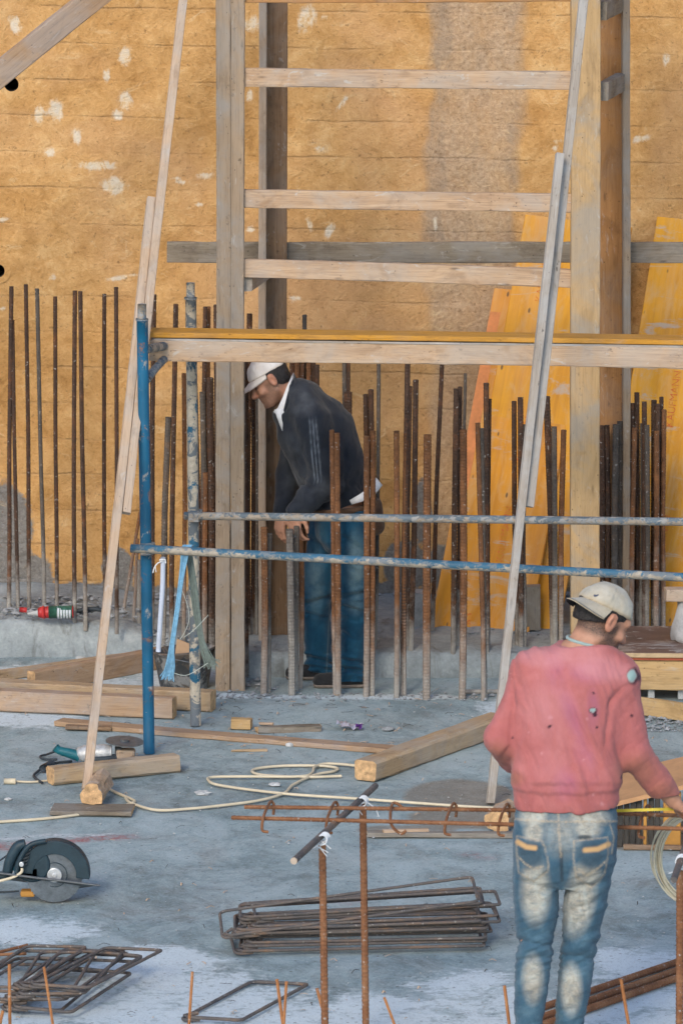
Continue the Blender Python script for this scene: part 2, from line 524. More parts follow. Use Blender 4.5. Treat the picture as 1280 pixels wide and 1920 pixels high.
def fbm(p, oct=4, lac=2.1, gain=0.5):
    p = np.asarray(p, dtype=np.float32)
    s = 0; a = 1.0; t = 0
    for _ in range(oct):
        s = s + a * vnoise(p)
        t += a
        p = p * lac + 7.3
        a *= gain
    return s / t
def sstep(a, b, x):
    t = np.clip((x - a) / (b - a), 0, 1)
    return t * t * (3 - 2 * t)

# ================================================================== THE SETTING
WALL_Y = 26.0
def axis_pts(lo, hi, step, far):
    a = list(np.arange(lo, hi + 1e-6, step))
    d = step
    x = lo
    left = []
    while x > -far:
        d *= 1.6
        x -= d
        left.append(x)
    d = step
    x = a[-1]
    right = []
    while x < far:
        d *= 1.6
        x += d
        right.append(x)
    return np.array(left[::-1] + a + right)
def grid_mesh(name, A, B, fn, flip=False):
    """rectangular grid over A x B; fn(a, b) -> xyz arrays"""
    aa, bb = np.meshgrid(A, B, indexing='ij')
    co = np.stack(fn(aa, bb), -1).reshape(-1, 3)
    na, nb = len(A), len(B)
    i = np.arange(na - 1)[:, None] * nb + np.arange(nb - 1)[None, :]
    q = np.stack([i, i + nb, i + nb + 1, i + 1], -1).reshape(-1, 4)
    if flip:
        q = q[:, ::-1]
    return co, q, aa.reshape(-1), bb.reshape(-1)
def np_mesh(name, co, quads, attrs=None, smooth=True):
    me = bpy.data.meshes.new(name)
    co = np.ascontiguousarray(co, dtype=np.float32)
    q = np.ascontiguousarray(quads, dtype=np.int32)
    me.vertices.add(len(co))
    me.vertices.foreach_set('co', co.ravel())
    k = q.shape[1]
    me.loops.add(q.size)
    me.loops.foreach_set('vertex_index', q.ravel())
    me.polygons.add(len(q))
    me.polygons.foreach_set('loop_start', np.arange(len(q), dtype=np.int32) * k)
    if smooth:
        me.polygons.foreach_set('use_smooth', np.ones(len(q), dtype=bool))
    me.update(calc_edges=True)
    me.validate()
    for nm, a in (attrs or {}).items():
        at = me.attributes.new(nm, 'FLOAT', 'POINT')
        at.data.foreach_set('value', np.ascontiguousarray(a, dtype=np.float32))
    return me
def blob(aa, bb, c, ra, rb, rot=0.0):
    """soft ellipse, 1 in the middle and 0 at the rim"""
    x = aa - c[0]; y = bb - c[1]
    cr, sr = math.cos(rot), math.sin(rot)
    u = (x * cr + y * sr) / ra
    v = (-x * sr + y * cr) / rb
    return np.clip(1.0 - np.sqrt(u * u + v * v), 0, 1)

# ---- ground slab: one sheet to the horizon, fine where the camera looks
def ground_material():
    t = NT('concrete_ground')
    v = t.coord()
    n1 = t.noise(v, 0.9, 5, 0.62, 0.4)
    n2 = t.noise(t.map(v, (1.0, 0.7, 1)), 6.5, 5, 0.72, 0.6)
    n3 = t.noise(v, 46, 4, 0.8)
    n4 = t.noise(t.map(v, (1.0, 0.8, 1), (3, 1, 0)), 2.8, 4, 0.68, 0.9)
    f = t.math('ADD', t.math('MULTIPLY', n1, 0.4), t.math('ADD', t.math('MULTIPLY', n2, 0.4), t.math('MULTIPLY', n3, 0.2)))
    c = t.ramp(f, [(0.37, (0.135, 0.176, 0.182)), (0.48, (0.240, 0.308, 0.318)), (0.58, (0.355, 0.438, 0.452))])
    # brownish dirt films
    c = t.mix(t.math('MULTIPLY', t.ramp(n4, [(0.50, 0.0), (0.68, 1.0)]), 0.45), c, (0.20, 0.185, 0.16))
    # pale cement dust
    n5 = t.noise(t.map(v, (1.0, 0.7, 1), (9, 4, 0)), 2.4, 5, 0.75, 1.0)
    dust = t.math('MULTIPLY', t.ramp(n5, [(0.45, 0.0), (0.62, 1.0)]), 0.6)
    c = t.mix(dust, c, (0.40, 0.47, 0.485))
    # lime spills
    lime = t.attr('lime')
    nl = t.noise(t.map(v, (1.0, 0.8, 1)), 3.2, 6, 0.78, 0.8)
    nl2 = t.noise(t.map(v, (1.0, 1.6, 1), (5, 2, 0)), 17, 4, 0.8)
    lf = t.math('ADD', t.math('MULTIPLY', lime, 0.56), t.math('ADD', t.math('MULTIPLY', nl, 1.15), t.math('MULTIPLY', t.math('SUBTRACT', nl2, 0.5), 0.8)))
    lm = t.math('MULTIPLY', t.ramp(lf, [(0.80, 0.0), (0.92, 0.45), (1.10, 1.0)]), t.ramp(lime, [(0.0, 0.0), (0.45, 1.0)]))
    c = t.mix(t.math('MULTIPLY', lm, 0.8), c, (0.66, 0.73, 0.76))
    # muddy wet film
    wet = t.attr('wet')
    wm = t.ramp(t.math('ADD', wet, t.math('MULTIPLY', t.math('SUBTRACT', t.noise(v, 6, 4, 0.7), 0.5), 0.6)), [(0.30, 0.0), (0.50, 1.0)])
    c = t.mix(t.math('MULTIPLY', wm, 0.62), c, (0.20, 0.17, 0.135))
    # red chalk
    red = t.attr('red')
    rm = t.math('MULTIPLY', red, t.ramp(t.noise(v, 22, 4, 0.75), [(0.38, 0.0), (0.62, 0.85)]))
    c = t.mix(rm, c, (0.36, 0.065, 0.06))
    wh = t.attr('white')
    c = t.mix(t.math('MULTIPLY', wh, t.ramp(t.noise(v, 30, 3, 0.7), [(0.40, 0.0), (0.62, 0.8)])), c, (0.72, 0.72, 0.74))
    # grit: dark and pale grains
    sp = t.vor(v, 34)
    c = t.mix(t.math('MULTIPLY', t.ramp(sp, [(0.12, 1.0), (0.2, 0.0)]), 0.35), c, (0.50, 0.51, 0.52))
    sp2 = t.vor(t.map(v, (1, 1, 1), (3.3, 1.7, 0)), 19)
    c = t.mix(t.math('MULTIPLY', t.ramp(sp2, [(0.09, 1.0), (0.15, 0.0)]), 0.6), c, (0.085, 0.08, 0.075))
    fine = t.noise(t.map(v, (1, 1, 1), (2, 8, 1)), 110, 2, 0.7)
    c = t.mix(t.math('MULTIPLY', t.ramp(fine, [(0.30, 1.0), (0.45, 0.0)]), 0.35), c, (0.07, 0.085, 0.09))
    c = t.mix(t.math('MULTIPLY', t.ramp(fine, [(0.58, 0.0), (0.72, 1.0)]), 0.30), c, (0.55, 0.60, 0.62))
    rgh = t.mix(wm, (0.86, 0.86, 0.86), (0.42, 0.42, 0.42))
    b = t.bump(t.math('ADD', n2, t.math('MULTIPLY', n3, 0.6)), 0.5, 0.012)
    return t.done(c, rgh, 0, b, 0.3)
M['ground'] = ground_material()
GA = axis_pts(-3.2, 3.2, 0.03, 160)
GB = axis_pts(15.0, 26.2, 0.03, 160)
def gfn(a, b):
    p = np.stack([a * 1.3, b * 1.3, a * 0], -1)
    return a, b, 0.006 * fbm(p, 4) + 0.0015 * vnoise(p * 14) - 0.004
co, q, aa, bb = grid_mesh('ground', GA, GB, gfn)
def gblob(px, py, wx, wy, rot=0.0):
    c = G(px, py)
    s = FPX / (c.y * math.cos(PITCH) + CAM_H * math.sin(PITCH))
    fy = abs(G(px, py + 10).y - G(px, py - 10).y) / 20
    return blob(aa, bb, (c.x, c.y), wx / s, wy * fy, rot)
lime = np.zeros_like(aa)
for (x, y, wx, wy) in [(60, 1745, 170, 38), (60, 1900, 300, 110), (260, 1870, 330, 100), (480, 1905, 330, 70), (700, 1900, 260, 55), (880, 1860, 160, 60), (300, 1800, 180, 40),
                       (1200, 1880, 190, 80), (1040, 1905, 160, 40), (90, 1275, 330, 40), (330, 1265, 160, 24), (430, 1305, 80, 8), (690, 1306, 320, 7), (980, 1330, 120, 30), (1200, 1800, 120, 40),
                       (560, 1940, 900, 70), (60, 1340, 160, 30)]:
    lime = np.maximum(lime, np.minimum(0.85, gblob(x, y, wx * 1.15, wy * 1.2) * 1.35))
wet = np.zeros_like(aa)
for (x, y, wx, wy) in [(860, 1490, 130, 38), (880, 1530, 140, 28), (760, 1555, 120, 12), (1180, 1560, 160, 40)]:
    wet = np.maximum(wet, np.minimum(1, gblob(x, y, wx, wy) * 2))
red = np.zeros_like(aa)
white = np.zeros_like(aa)
def stroke(arr, pts, w, amt=1.0):
    for (p0, p1) in zip(pts, pts[1:]):
        a, b = np.array(G(*p0)[:2]), np.array(G(*p1)[:2])
        d = b - a
        tt = np.clip(((aa - a[0]) * d[0] + (bb - a[1]) * d[1]) / (d @ d), 0, 1)
        ds = np.hypot((aa - a[0] - tt * d[0]), (bb - a[1] - tt * d[1]))
        np.maximum(arr, amt * np.clip(1.5 - ds / w * 1.5, 0, 1), out=arr)
stroke(red, [(-60, 1590), (60, 1582), (140, 1574), (235, 1566)], 0.07)
stroke(red, [(-60, 1588), (40, 1586)], 0.10)
stroke(red, [(620, 1688), (660, 1690)], 0.06, 0.35)
stroke(red, [(880, 1600), (915, 1606)], 0.07, 0.4)
stroke(white, [(-40, 1573), (30, 1571), (90, 1564), (150, 1566), (210, 1561)], 0.03)
me = np_mesh('ground', co, q, dict(lime=lime, wet=wet, red=red, white=white))
ground = link('ground', me, 'ground')
ground['kind'] = 'structure'
ground['label'] = 'grey concrete slab with pale lime spills and wet patches'

# ---- ochre retaining wall
def wall_material():
    t = NT('ochre_wall')
    v = t.coord()
    n1 = t.noise(v, 1.3, 4, 0.65, 0.5)
    n2 = t.noise(v, 8.5, 5, 0.75, 0.6)
    n3 = t.noise(v, 48, 4, 0.8)
    n6 = t.noise(t.map(v, (1, 1, 1.4), (1, 5, 9)), 3.4, 5, 0.7, 0.8)
    f = t.math('ADD', t.math('ADD', t.math('MULTIPLY', n1, 0.28), t.math('MULTIPLY', n6, 0.20)), t.math('ADD', t.math('MULTIPLY', n2, 0.32), t.math('MULTIPLY', n3, 0.20)))
    c = t.ramp(f, [(0.36, (0.360, 0.178, 0.057)), (0.455, (0.530, 0.284, 0.100)), (0.54, (0.650, 0.375, 0.152)), (0.64, (0.80, 0.54, 0.265))])
    # pinkish and greyer zones
    nz = t.noise(v, 0.75, 4, 0.6, 0.8)
    c = t.mix(t.math('MULTIPLY', t.ramp(nz, [(0.48, 0.0), (0.66, 1.0)]), 0.45), c, (0.58, 0.345, 0.195))
    # shutter-board seams
    xyz = t.sep(v)
    wav = t.noise(t.map(v, (1.0, 1.0, 2.0)), 2.2, 3, 0.6)
    zl = t.math('ADD', t.math('ADD', xyz[2], t.math('MULTIPLY', xyz[0], 0.018)), t.math('MULTIPLY', wav, 0.035))
    fr = t.math('ABSOLUTE', t.math('SUBTRACT', t.math('FRACT', t.math('DIVIDE', zl, 0.193)), 0.5))
    sn = t.noise(t.map(v, (1, 1, 4)), 2.6, 4, 0.75)
    sm = t.math('MULTIPLY', t.ramp(fr, [(0.455, 0.0), (0.495, 0.9)]), t.ramp(sn, [(0.43, 0.0), (0.60, 1.0)]))
    c = t.mix(t.math('MULTIPLY', sm, 0.34), c, (0.25, 0.15, 0.075))
    below = t.math('MULTIPLY', t.ramp(fr, [(0.30, 0.0), (0.46, 1.0)]), t.ramp(sn, [(0.50, 0.0), (0.70, 1.0)]))
    c = t.mix(t.math('MULTIPLY', below, 0.25), c, (0.40, 0.235, 0.11))
    # grey damp streak
    damp = t.attr('damp')
    dn = t.noise(t.map(v, (6, 1, 3)), 1.4, 4, 0.7, 0.6)
    c = t.mix(t.math('MULTIPLY', t.math('MULTIPLY', damp, t.ramp(dn, [(0.25, 0.55), (0.6, 1.0)])), 0.88), c, t.ramp(n3, [(0.35, (0.34, 0.245, 0.165)), (0.65, (0.60, 0.45, 0.32))]))
    edge = t.attr('edge')
    c = t.mix(t.math('MULTIPLY', t.math('MULTIPLY', edge, t.ramp(dn, [(0.3, 0.1), (0.62, 1.0)])), 0.48), c, (0.23, 0.185, 0.145))
    # cement smears low on the wall
    cem = t.attr('cement')
    cm = t.ramp(t.math('ADD', cem, t.math('MULTIPLY', t.math('SUBTRACT', t.noise(v, 6, 5, 0.75), 0.5), 1.2)), [(0.30, 0.0), (0.46, 1.0)])
    c = t.mix(t.math('MULTIPLY', cm, 0.92), c, t.ramp(n3, [(0.35, (0.13, 0.135, 0.135)), (0.65, (0.245, 0.25, 0.25))]))
    # pale plaster patches
    pa = t.attr('patch')
    pn = t.noise(t.map(v, (1.5, 1, 0.9)), 9, 6, 0.78, 0.5)
    pm = t.ramp(t.math('ADD', pa, t.math('MULTIPLY', t.math('SUBTRACT', pn, 0.5), 3.2)), [(0.40, 0.0), (0.85, 1.0)])
    c = t.mix(t.math('MULTIPLY', pm, t.ramp(pa, [(0.0, 0.0), (0.35, 0.4), (0.8, 0.8)])), c, t.ramp(pn, [(0.4, (0.78, 0.60, 0.38)), (0.62, (0.74, 0.68, 0.58))]))
    # scattered small pale scuffs, and pits
    sc = t.noise(t.map(v, (1.0, 1, 1.6), (4, 0, 2)), 5.5, 5, 0.8, 1.2)
    c = t.mix(t.math('MULTIPLY', t.ramp(sc, [(0.60, 0.0), (0.70, 1.0)]), 0.5), c, (0.78, 0.58, 0.34))
    pit = t.noise(t.map(v, (1, 1, 1), (0, 3, 8)), 34, 3, 0.8)
    c = t.mix(t.math('MULTIPLY', t.ramp(pit, [(0.30, 1.0), (0.40, 0.0)]), 0.6), c, (0.17, 0.09, 0.04))
    h = t.math('ADD', t.math('MULTIPLY', n2, 1.4), t.math('ADD', t.math('MULTIPLY', n3, 0.9), t.math('MULTIPLY', sm, -0.5)))
    return t.done(c, 0.92, 0, t.bump(h, 0.75, 0.018), 0.15)
M['wall'] = wall_material()
WA = axis_pts(-3.0, 3.0, 0.02, 60)
WB = np.concatenate([np.arange(-0.3, 4.3, 0.02), np.arange(4.3, 6.2, 0.1)])
SEAM = 0.193
def seam_f(a, b):
    zz = b + 0.018 * a + 0.012 * vnoise(np.stack([a * 1.1, np.floor((b + 0.018 * a) / SEAM) * 3.7, a * 0], -1))
    ph = zz / SEAM
    d = np.abs(ph - np.round(ph)) * SEAM
    idx = np.round(ph)
    gap = vnoise(np.stack([a * 0.9 + idx * 5.1, idx * 2.3, a * 0], -1))
    return np.clip(1 - d / 0.020, 0, 1) * np.clip(0.75 + gap, 0.1, 1), ph
def wfn(a, b):
    p = np.stack([a, b, a * 0 + 2.0], -1)
    s, ph = seam_f(a, b)
    y = WALL_Y + 0.020 * fbm(p * 1.6, 5) + 0.014 * fbm(p * 9, 4, 2.1, 0.6) + 0.003 * s
    return a, y, b
co, q, aa, bb = grid_mesh('earth_wall', WA, WB, wfn)
def wpx(px, py):
    c = P(px, py, WALL_Y)
    return (c.x, c.z)
WS = FPX / (WALL_Y * math.cos(PITCH) + 3.0 * math.sin(PITCH))
patch = np.zeros_like(aa)
for (x, y, wx, wy, r) in [(30, 45, 22, 30, 0.4), (75, 215, 16, 30, 0), (105, 210, 24, 34, 0), (142, 255, 14, 26, 0.3), (95, 285, 20, 14, 0), (235, 105, 22, 28, 0), (200, 140, 10, 24, 0), (235, 190, 20, 30, 0),
                          (222, 215, 16, 18, 0), (180, 310, 60, 14, 0), (215, 350, 44, 28, 0), (340, 340, 34, 8, -0.3), (470, 45, 26, 30, 0), (575, 35, 26, 44, -0.5), (610, 32, 12, 10, 0),
                          (468, 180, 12, 20, 0), (640, 195, 34, 7, 0.9), (600, 280, 16, 12, 0), (618, 430, 14, 26, -0.5), (580, 420, 10, 26, 0.4), (1248, 112, 14, 20, 0), (1045, 265, 16, 10, 0), (1040, 280, 10, 8, 0),
                          (6, 412, 16, 10, 0), (96, 520, 12, 9, 0), (230, 520, 60, 7, 0.15), (470, 430, 18, 8, 0), (690, 120, 22, 4, 0), (1200, 260, 26, 10, 0), (815, 420, 8, 26, 0.2), (555, 560, 22, 7, 0), (5, 580, 14, 7, 0),
                          (450, 385, 14, 14, 0), (385, 330, 26, 8, 0), (375, 385, 18, 7, 0)]:
    c = wpx(x, y)
    patch = np.maximum(patch, np.minimum(1, blob(aa, bb, c, wx / WS * 0.95, wy / WS * 0.95, r) * 1.5))
def band(x0, x1, soft):
    a0, a1 = wpx(x0, 400)[0], wpx(x1, 400)[0]
    s = soft / WS
    wv = 0.03 * vnoise(np.stack([bb * 2.2, bb * 0, bb * 0], -1)) + 0.012 * vnoise(np.stack([bb * 11, bb * 0 + 4, bb * 0], -1)) + 0.05 * fbm(np.stack([aa * 14, bb * 6, bb * 0 + 2], -1), 3)
    return sstep(a0 - s, a0 + s, aa + wv) * (1 - sstep(a1 - s, a1 + s, aa + wv))
damp = 0.9 * band(806, 972, 12) * (0.65 + 0.35 * sstep(0.0, 2.6, bb))
edge = np.maximum(band(803, 838, 8), band(955, 978, 7) * 0.75) * sstep(1.2, 2.2, bb) * 0.95
edge = np.maximum(edge, 0.35 * band(882, 896, 10) * sstep(2.0, 2.6, bb))
cem = np.zeros_like(aa)
for (x, y, wx, wy) in [(5, 1000, 75, 130), (40, 1090, 90, 70), (222, 1070, 40, 55), (150, 1120, 200, 36), (300, 1130, 90, 40), (790, 960, 24, 80), (760, 1060, 60, 60), (700, 1110, 120, 24), (830, 1060, 40, 60), (620, 1110, 100, 30)]:
    c = wpx(x, y)
    cem = np.maximum(cem, np.minimum(1, blob(aa, bb, c, wx / WS, wy / WS) * 1.7))
cem = np.maximum(cem, sstep(0.30, 0.10, bb) * 0.45)
sv, _ = seam_f(aa, bb)
# two drain holes: drop the faces inside, a dark pipe lines each
holes = [(22, 158, 14), (-3, 508, 13)]
keep = np.ones(len(q), bool)
cq = co[q].mean(1)
for (x, y, r) in holes:
    c = wpx(x, y)
    keep &= np.hypot(cq[:, 0] - c[0], cq[:, 2] - c[1]) > (r + 3) / WS
me = np_mesh('earth_wall', co, q[keep], dict(patch=patch, damp=damp, edge=edge, cement=cem, seam=sv))
wall = link('earth_wall', me, 'wall')
tag(wall, 'tall rough ochre retaining wall with board seams behind the whole site', 'wall')
for (x, y, r) in holes:
    c = P(x, y, WALL_Y)
    geo_obj('drain_hole', merge([disc_geo(c + Vector((0, 0.17, 0)), (0, 1, 0), (r + 1) / WS, 0.32, 28, (r - 1.0) / WS), disc_geo(c + Vector((0, 0.3, 0)), (0, 1, 0), r / WS, 0.02, 28)]), 'pipe_dark', wall, c, False)
    geo_obj('hole_rim', disc_geo(c + Vector((0, 0.006, 0)), (0, 1, 0), (r + 11) / WS, 0.012, 28, (r - 0.5) / WS), 'wall', wall, (0, 0, 0), False)

# ---- low concrete ledge at the left and step in the middle
def conc_material():
    t = NT('ledge_concrete')
    v = t.coord()
    n1 = t.noise(v, 2.2, 7, 0.65, 0.6)
    n2 = t.noise(v, 16, 7, 0.7)
    n3 = t.noise(v, 60, 4, 0.7)
    f = t.math('ADD', t.math('MULTIPLY', n1, 0.5), t.math('ADD', t.math('MULTIPLY', n2, 0.3), t.math('MULTIPLY', n3, 0.2)))
    c = t.ramp(f, [(0.34, (0.18, 0.20, 0.205)), (0.5, (0.30, 0.33, 0.34)), (0.65, (0.43, 0.465, 0.48))])
    st = t.noise(t.map(v, (3, 1, 1)), 2.6, 6, 0.7, 0.8)
    c = t.mix(t.math('MULTIPLY', t.ramp(st, [(0.56, 0.0), (0.68, 1.0)]), 0.6), c, (0.10, 0.095, 0.085))
    c = t.mix(t.math('MULTIPLY', t.ramp(t.noise(v, 4.1, 6, 0.7), [(0.58, 0.0), (0.68, 1.0)]), 0.5), c, (0.50, 0.51, 0.52))
    return t.done(c, 0.9, 0, t.bump(t.math('ADD', n2, n3), 0.6, 0.012), 0.2)
M['ledge'] = conc_material()
def ledge(name, x0, x1, yf, zfun, label, ydev):
    A = np.arange(x0, x1 + 1e-6, 0.03)
    prof = [(0, -0.05), (0.0, 0.35), (0.01, 0.8), (0.03, 0.96), (0.07, 1.0)] + [(0.12 + 0.06 * k, 1.0) for k in range(40) if 0.12 + 0.06 * k < WALL_Y + 0.1 - yf]
    V = []
    for a in A:
        zt = zfun(a)
        for (dy, k) in prof:
            n = float(vnoise(np.array([a * 6, dy * 6, k * 3.0])))
            n2 = float(vnoise(np.array([a * 17, dy * 17 + 3, k * 9.0])))
            z = zt * k if k < 0.99 else zt + 0.014 * n + 0.010 * n2 + 0.0
            V.append((a, yf + dy + ydev(a) + (0.012 * n + 0.006 * n2 if k < 0.99 else 0), z))
    nb = len(prof)
    V = np.array(V)
    i = np.arange(len(A) - 1)[:, None] * nb + np.arange(nb - 1)[None, :]
    qq = np.stack([i, i + nb, i + nb + 1, i + 1], -1).reshape(-1, 4)
    me = np_mesh(name, V, qq)
    o = link(name, me, 'ledge')
    return tag(o, label, 'ledge')
LED_Y = G(100, 1231).y
def led_z(a):
    return float(np.interp(a, [G(0, 1200).x, G(150, 1200).x, G(270, 1200).x, G(420, 1200).x], [0.195, 0.185, 0.125, 0.11]))
ledge('concrete_ledge', -9, G(455, 1220).x, LED_Y, led_z, 'low grey concrete ledge at left carrying the row of rusty bars', lambda a: 0.0)
STEP_Y = G(800, 1270).y
STEP_Z = 0.125
ledge('concrete_step', G(466, 1230).x, 9, STEP_Y, lambda a: STEP_Z, 'low concrete step behind the stooping worker and yellow panels', lambda a: 0.0)

# ---- rubble and crumbs: uncountable
def rubble(name, spots, label, mat, seed=1):
    r = np.random.RandomState(seed)
    base = np.array([[0, 0, 1], [0.9, 0, 0.4], [0.28, 0.85, 0.4], [-0.72, 0.53, 0.4], [-0.72, -0.53, 0.4], [0.28, -0.85, 0.4], [0, 0, -0.5]])
    fb = [(0, 1, 2), (0, 2, 3), (0, 3, 4), (0, 4, 5), (0, 5, 1), (6, 2, 1), (6, 3, 2), (6, 4, 3), (6, 5, 4), (6, 1, 5)]
    V, Fc = [], []
    for (x0, x1, y0, y1, z, n, smin, smax) in spots:
        for _ in range(n):
            px, py = r.uniform(x0, x1), r.uniform(y0, y1)
            g = G(px, py, z)
            s = smin + (smax - smin) * r.rand() ** 3
            a = r.rand() * 6.28
            R = np.array([[math.cos(a), -math.sin(a), 0], [math.sin(a), math.cos(a), 0], [0, 0, 1]])
            k = len(V)
            vv = (base * (s * r.uniform(0.6, 1.3, (7, 3)))) @ R.T
            vv[:, 2] *= 0.7
            for v in vv:
                V.append((g.x + v[0], g.y + v[1], g.z + v[2] + s * 0.1))
            Fc += [tuple(i + k for i in f) for f in fb]
    o = link(name, mesh(name, V, Fc), mat)
    o['kind'] = 'stuff'
    o['label'] = label
    return o
rubble('rubble', [(0, 480, 1118, 1160, 0.20, 420, 0.007, 0.034), (500, 1280, 1104, 1120, STEP_Z, 260, 0.006, 0.035), (820, 1010, 1178, 1190, STEP_Z, 120, 0.006, 0.02), (400, 520, 1290, 1310, 0, 120, 0.004, 0.02),
                  (520, 1000, 1300, 1314, 0, 300, 0.003, 0.016), (450, 490, 1215, 1290, 0, 90, 0.008, 0.035), (1200, 1290, 1345, 1372, 0, 160, 0.006, 0.02), (270, 420, 1150, 1215, 0.12, 200, 0.004, 0.025)],
       'grey rubble and mortar crumbs along the wall foot and bars', 'stone', 4)
rubble('grit', [(0, 1280, 1300, 1600, 0, 330, 0.002, 0.008), (0, 1280, 1600, 1920, 0, 380, 0.002, 0.006), (0, 320, 1240, 1300, 0, 90, 0.002, 0.012)], 'small pale grit scattered on the concrete slab', 'stone_pale', 9)

# ================================================================== TIMBER TOWER
TF_Y = G(430, 1296).y          # front posts
tower = tag(empty('timber_tower', G(430, 1296)), 'tall timber tower frame of four posts joined by pale wooden rungs', 'timber frame')
def vpost(name, x0, x1, ytop, ybot, Yf, depth, mat, parent, zb=0.0):
    a = P((x0 + x1) / 2, ybot, Yf)
    a.z = zb
    top = P((x0 + x1) / 2, ytop, Yf)
    w = (P(x1, ybot, Yf) - P(x0, ybot, Yf)).length
    off = Vector((0, depth / 2, 0))
    return beam(name, a + off, Vector((top.x, a.y, top.z)) + off, depth, w, mat, parent, up=(1, 0, 0), jit=0.0018)
vpost('post', 405, 432, -160, 1296, TF_Y, 0.12, 'wood_post', tower)
vpost('post', 432.5, 458, -150, 1294, TF_Y + 0.004, 0.12, 'wood_post', tower)
vpost('post', 1070, 1124, -160, 1296, TF_Y - 0.02, 0.10, 'wood_postr', tower)
TB_Y = TF_Y + 0.80
vpost('rear_post', 498, 538, -160, 1252, TB_Y + 0.02, 0.05, 'wood_dark', tower)
vpost('rear_post', 485, 499, -160, 1252, TB_Y - 0.08, 0.10, 'wood_slat', tower)
vpost('rear_post', 1124, 1168, -160, 1210, TB_Y + 0.02, 0.05, 'wood_orange', tower)
vpost('rear_post', 1167, 1181, -160, 1210, TB_Y - 0.10, 0.12, 'wood_post', tower)
def hbar(name, xa, ya, xb, yb, Y, hpx, depth, mat, parent=None, Y2=None, jit=0.003, **kw):
    a, b = P(xa, ya, Y), P(xb, yb, Y2 if Y2 is not None else Y)
    s = (P(xa, ya - hpx / 2, Y) - P(xa, ya + hpx / 2, Y)).length
    off = Vector((0, depth / 2, 0))
    return beam(name, a + off, b + off, depth, s, mat, parent, jit=jit, **kw)
RY = TF_Y + 0.03
hbar('rung', 457, 146, 1072, 150, RY, 34, 0.05, 'wood_pale', tower)
hbar('rung', 457, 372, 1072, 383, RY, 34, 0.05, 'wood_pale', tower)
hbar('rung', 457, 505, 1072, 522, RY, 34, 0.05, 'wood_pale', tower)
hbar('rung', 457, -12, 1072, -16, RY, 36, 0.05, 'wood_orange', tower)
# short side rungs run back to the rear posts
def side(x, y, x2, y2, Ya, Yb, mat):
    a, b = P(x, y, Ya), P(x2, y2, Yb)
    return beam('side_rung', a, b, 0.05, 0.09, mat, tower, jit=0.003)
side(1129, 172, 1164, 152, TF_Y + 0.06, TB_Y + 0.0, 'wood_grey')
side(1129, 22, 1164, 4, TF_Y + 0.06, TB_Y + 0.0, 'wood_grey')
side(463, 530, 500, 504, TF_Y + 0.06, TB_Y + 0.0, 'wood_slatgrey')
cb = hbar('cross_board', 314, 472, 1420, 476, TB_Y + 0.075, 39, 0.035, 'wood_grey', tower, jit=0.004)
cb['label'] = 'long weathered grey board nailed behind the rear posts'

# ---- diagonal timber, upper left
a, b = P(-150, 262, 24.4), P(420, -200, 24.7)
a = b + (a - b) * (b.z / (b.z - a.z))          # the foot of the raking shore stands on the slab
tag(beam('diagonal_brace', a, b, 0.06, 0.118, 'wood_brown', up=(0.3, 0, 1), jit=0.003), 'stained timber brace slanting across the upper left corner', 'timber')

# ================================================================== LEANING SPLICED POLES
def leaning(segs, name, label, mats):
    """segs: list of (x0,y0,Y0,x1,y1,Y1,wpx); the first starts at the ground"""
    s0 = segs[0]
    root = tag(empty(name, P(s0[0], s0[1], s0[2])), label, 'timber')
    for (x0, y0, Y0, x1, y1, Y1, w, d), m in zip(segs, mats):
        a, b = P(x0, y0, Y0), P(x1, y1, Y1)
        sc = FPX / (Y0 + 0.4)
        beam('slat', a, b, w / sc, d, m, root, up=(0.25, -1, 0.2), jit=0.0015, bev=0.003)
    return root
LP0 = G(163, 1478, 0.05).y
leaning([(163, 1480, LP0, 284, 372, LP0 + 1.60, 16, 0.034), (236, 962, LP0 + 0.75, 356, -120, LP0 + 2.31, 16, 0.032)], 'leaning_pole', 'pale spliced wooden pole leaning past the blue scaffold post at left', ['wood_slat', 'wood_slat'])
RP0 = G(920, 1508, 0.0).y
leaning([(918, 1506, RP0, 1048, 288, RP0 + 0.80, 15, 0.034), (992, 950, RP0 + 0.40, 1107, -130, RP0 + 1.20, 16, 0.032)], 'leaning_pole', 'grey spliced wooden pole leaning in front of the long beam at right', ['wood_slatgrey', 'wood_slatgrey'])

# ================================================================== SCAFFOLD
SA = G(280, 1412)
SB = G(367, 1360)
scaf = tag(empty('scaffold', SA), 'blue tubular scaffold frame carrying the left end of the long beam', 'scaffold')
def pole(base, xb, yt, xt, r, mat, name='upright'):
    top = P(xt, yt, base.y)
    return tube(name, resample([base, base.lerp(top, 0.5), top], 0.2), r, mat, scaf, 16)
u1 = pole(SA, 280, 598, 267, 0.0265, 'blue_paint')
u2 = pole(SB, 367, 560, 358, 0.0265, 'blue_worn')
for (base, xt, yt, m) in ((SA, 266.5, 570, 'rail_worn'), (SB, 357.5, 530, 'blue_worn')):
    t0, t1 = P(xt, yt + 34, base.y), P(xt, yt, base.y)
    tube('spigot', [t0, t1], 0.0205, m, scaf, 14)
    tube('collar', [P(xt, yt + 31, base.y), P(xt, yt + 27, base.y)], 0.0305, m, scaf, 14)
a1 = P(276, 712, SA.y); a2 = P(352, 668, SB.y)
tube('arch_tube', smooth_path([a1, a1.lerp(a2, 0.25) + Vector((0, 0, 0.035)), a1.lerp(a2, 0.6) + Vector((0, 0, 0.055)), a2 + Vector((0, 0, 0.02))], 6), 0.019, 'rail_worn', scaf, 12)
a1 = P(274, 655, SA.y); a2 = P(356, 640, SB.y)
tube('head_tube', [a1, a2], 0.021, 'blue_worn', scaf, 12)
a1 = P(281, 1100, SA.y); a2 = P(364, 1065, SB.y)
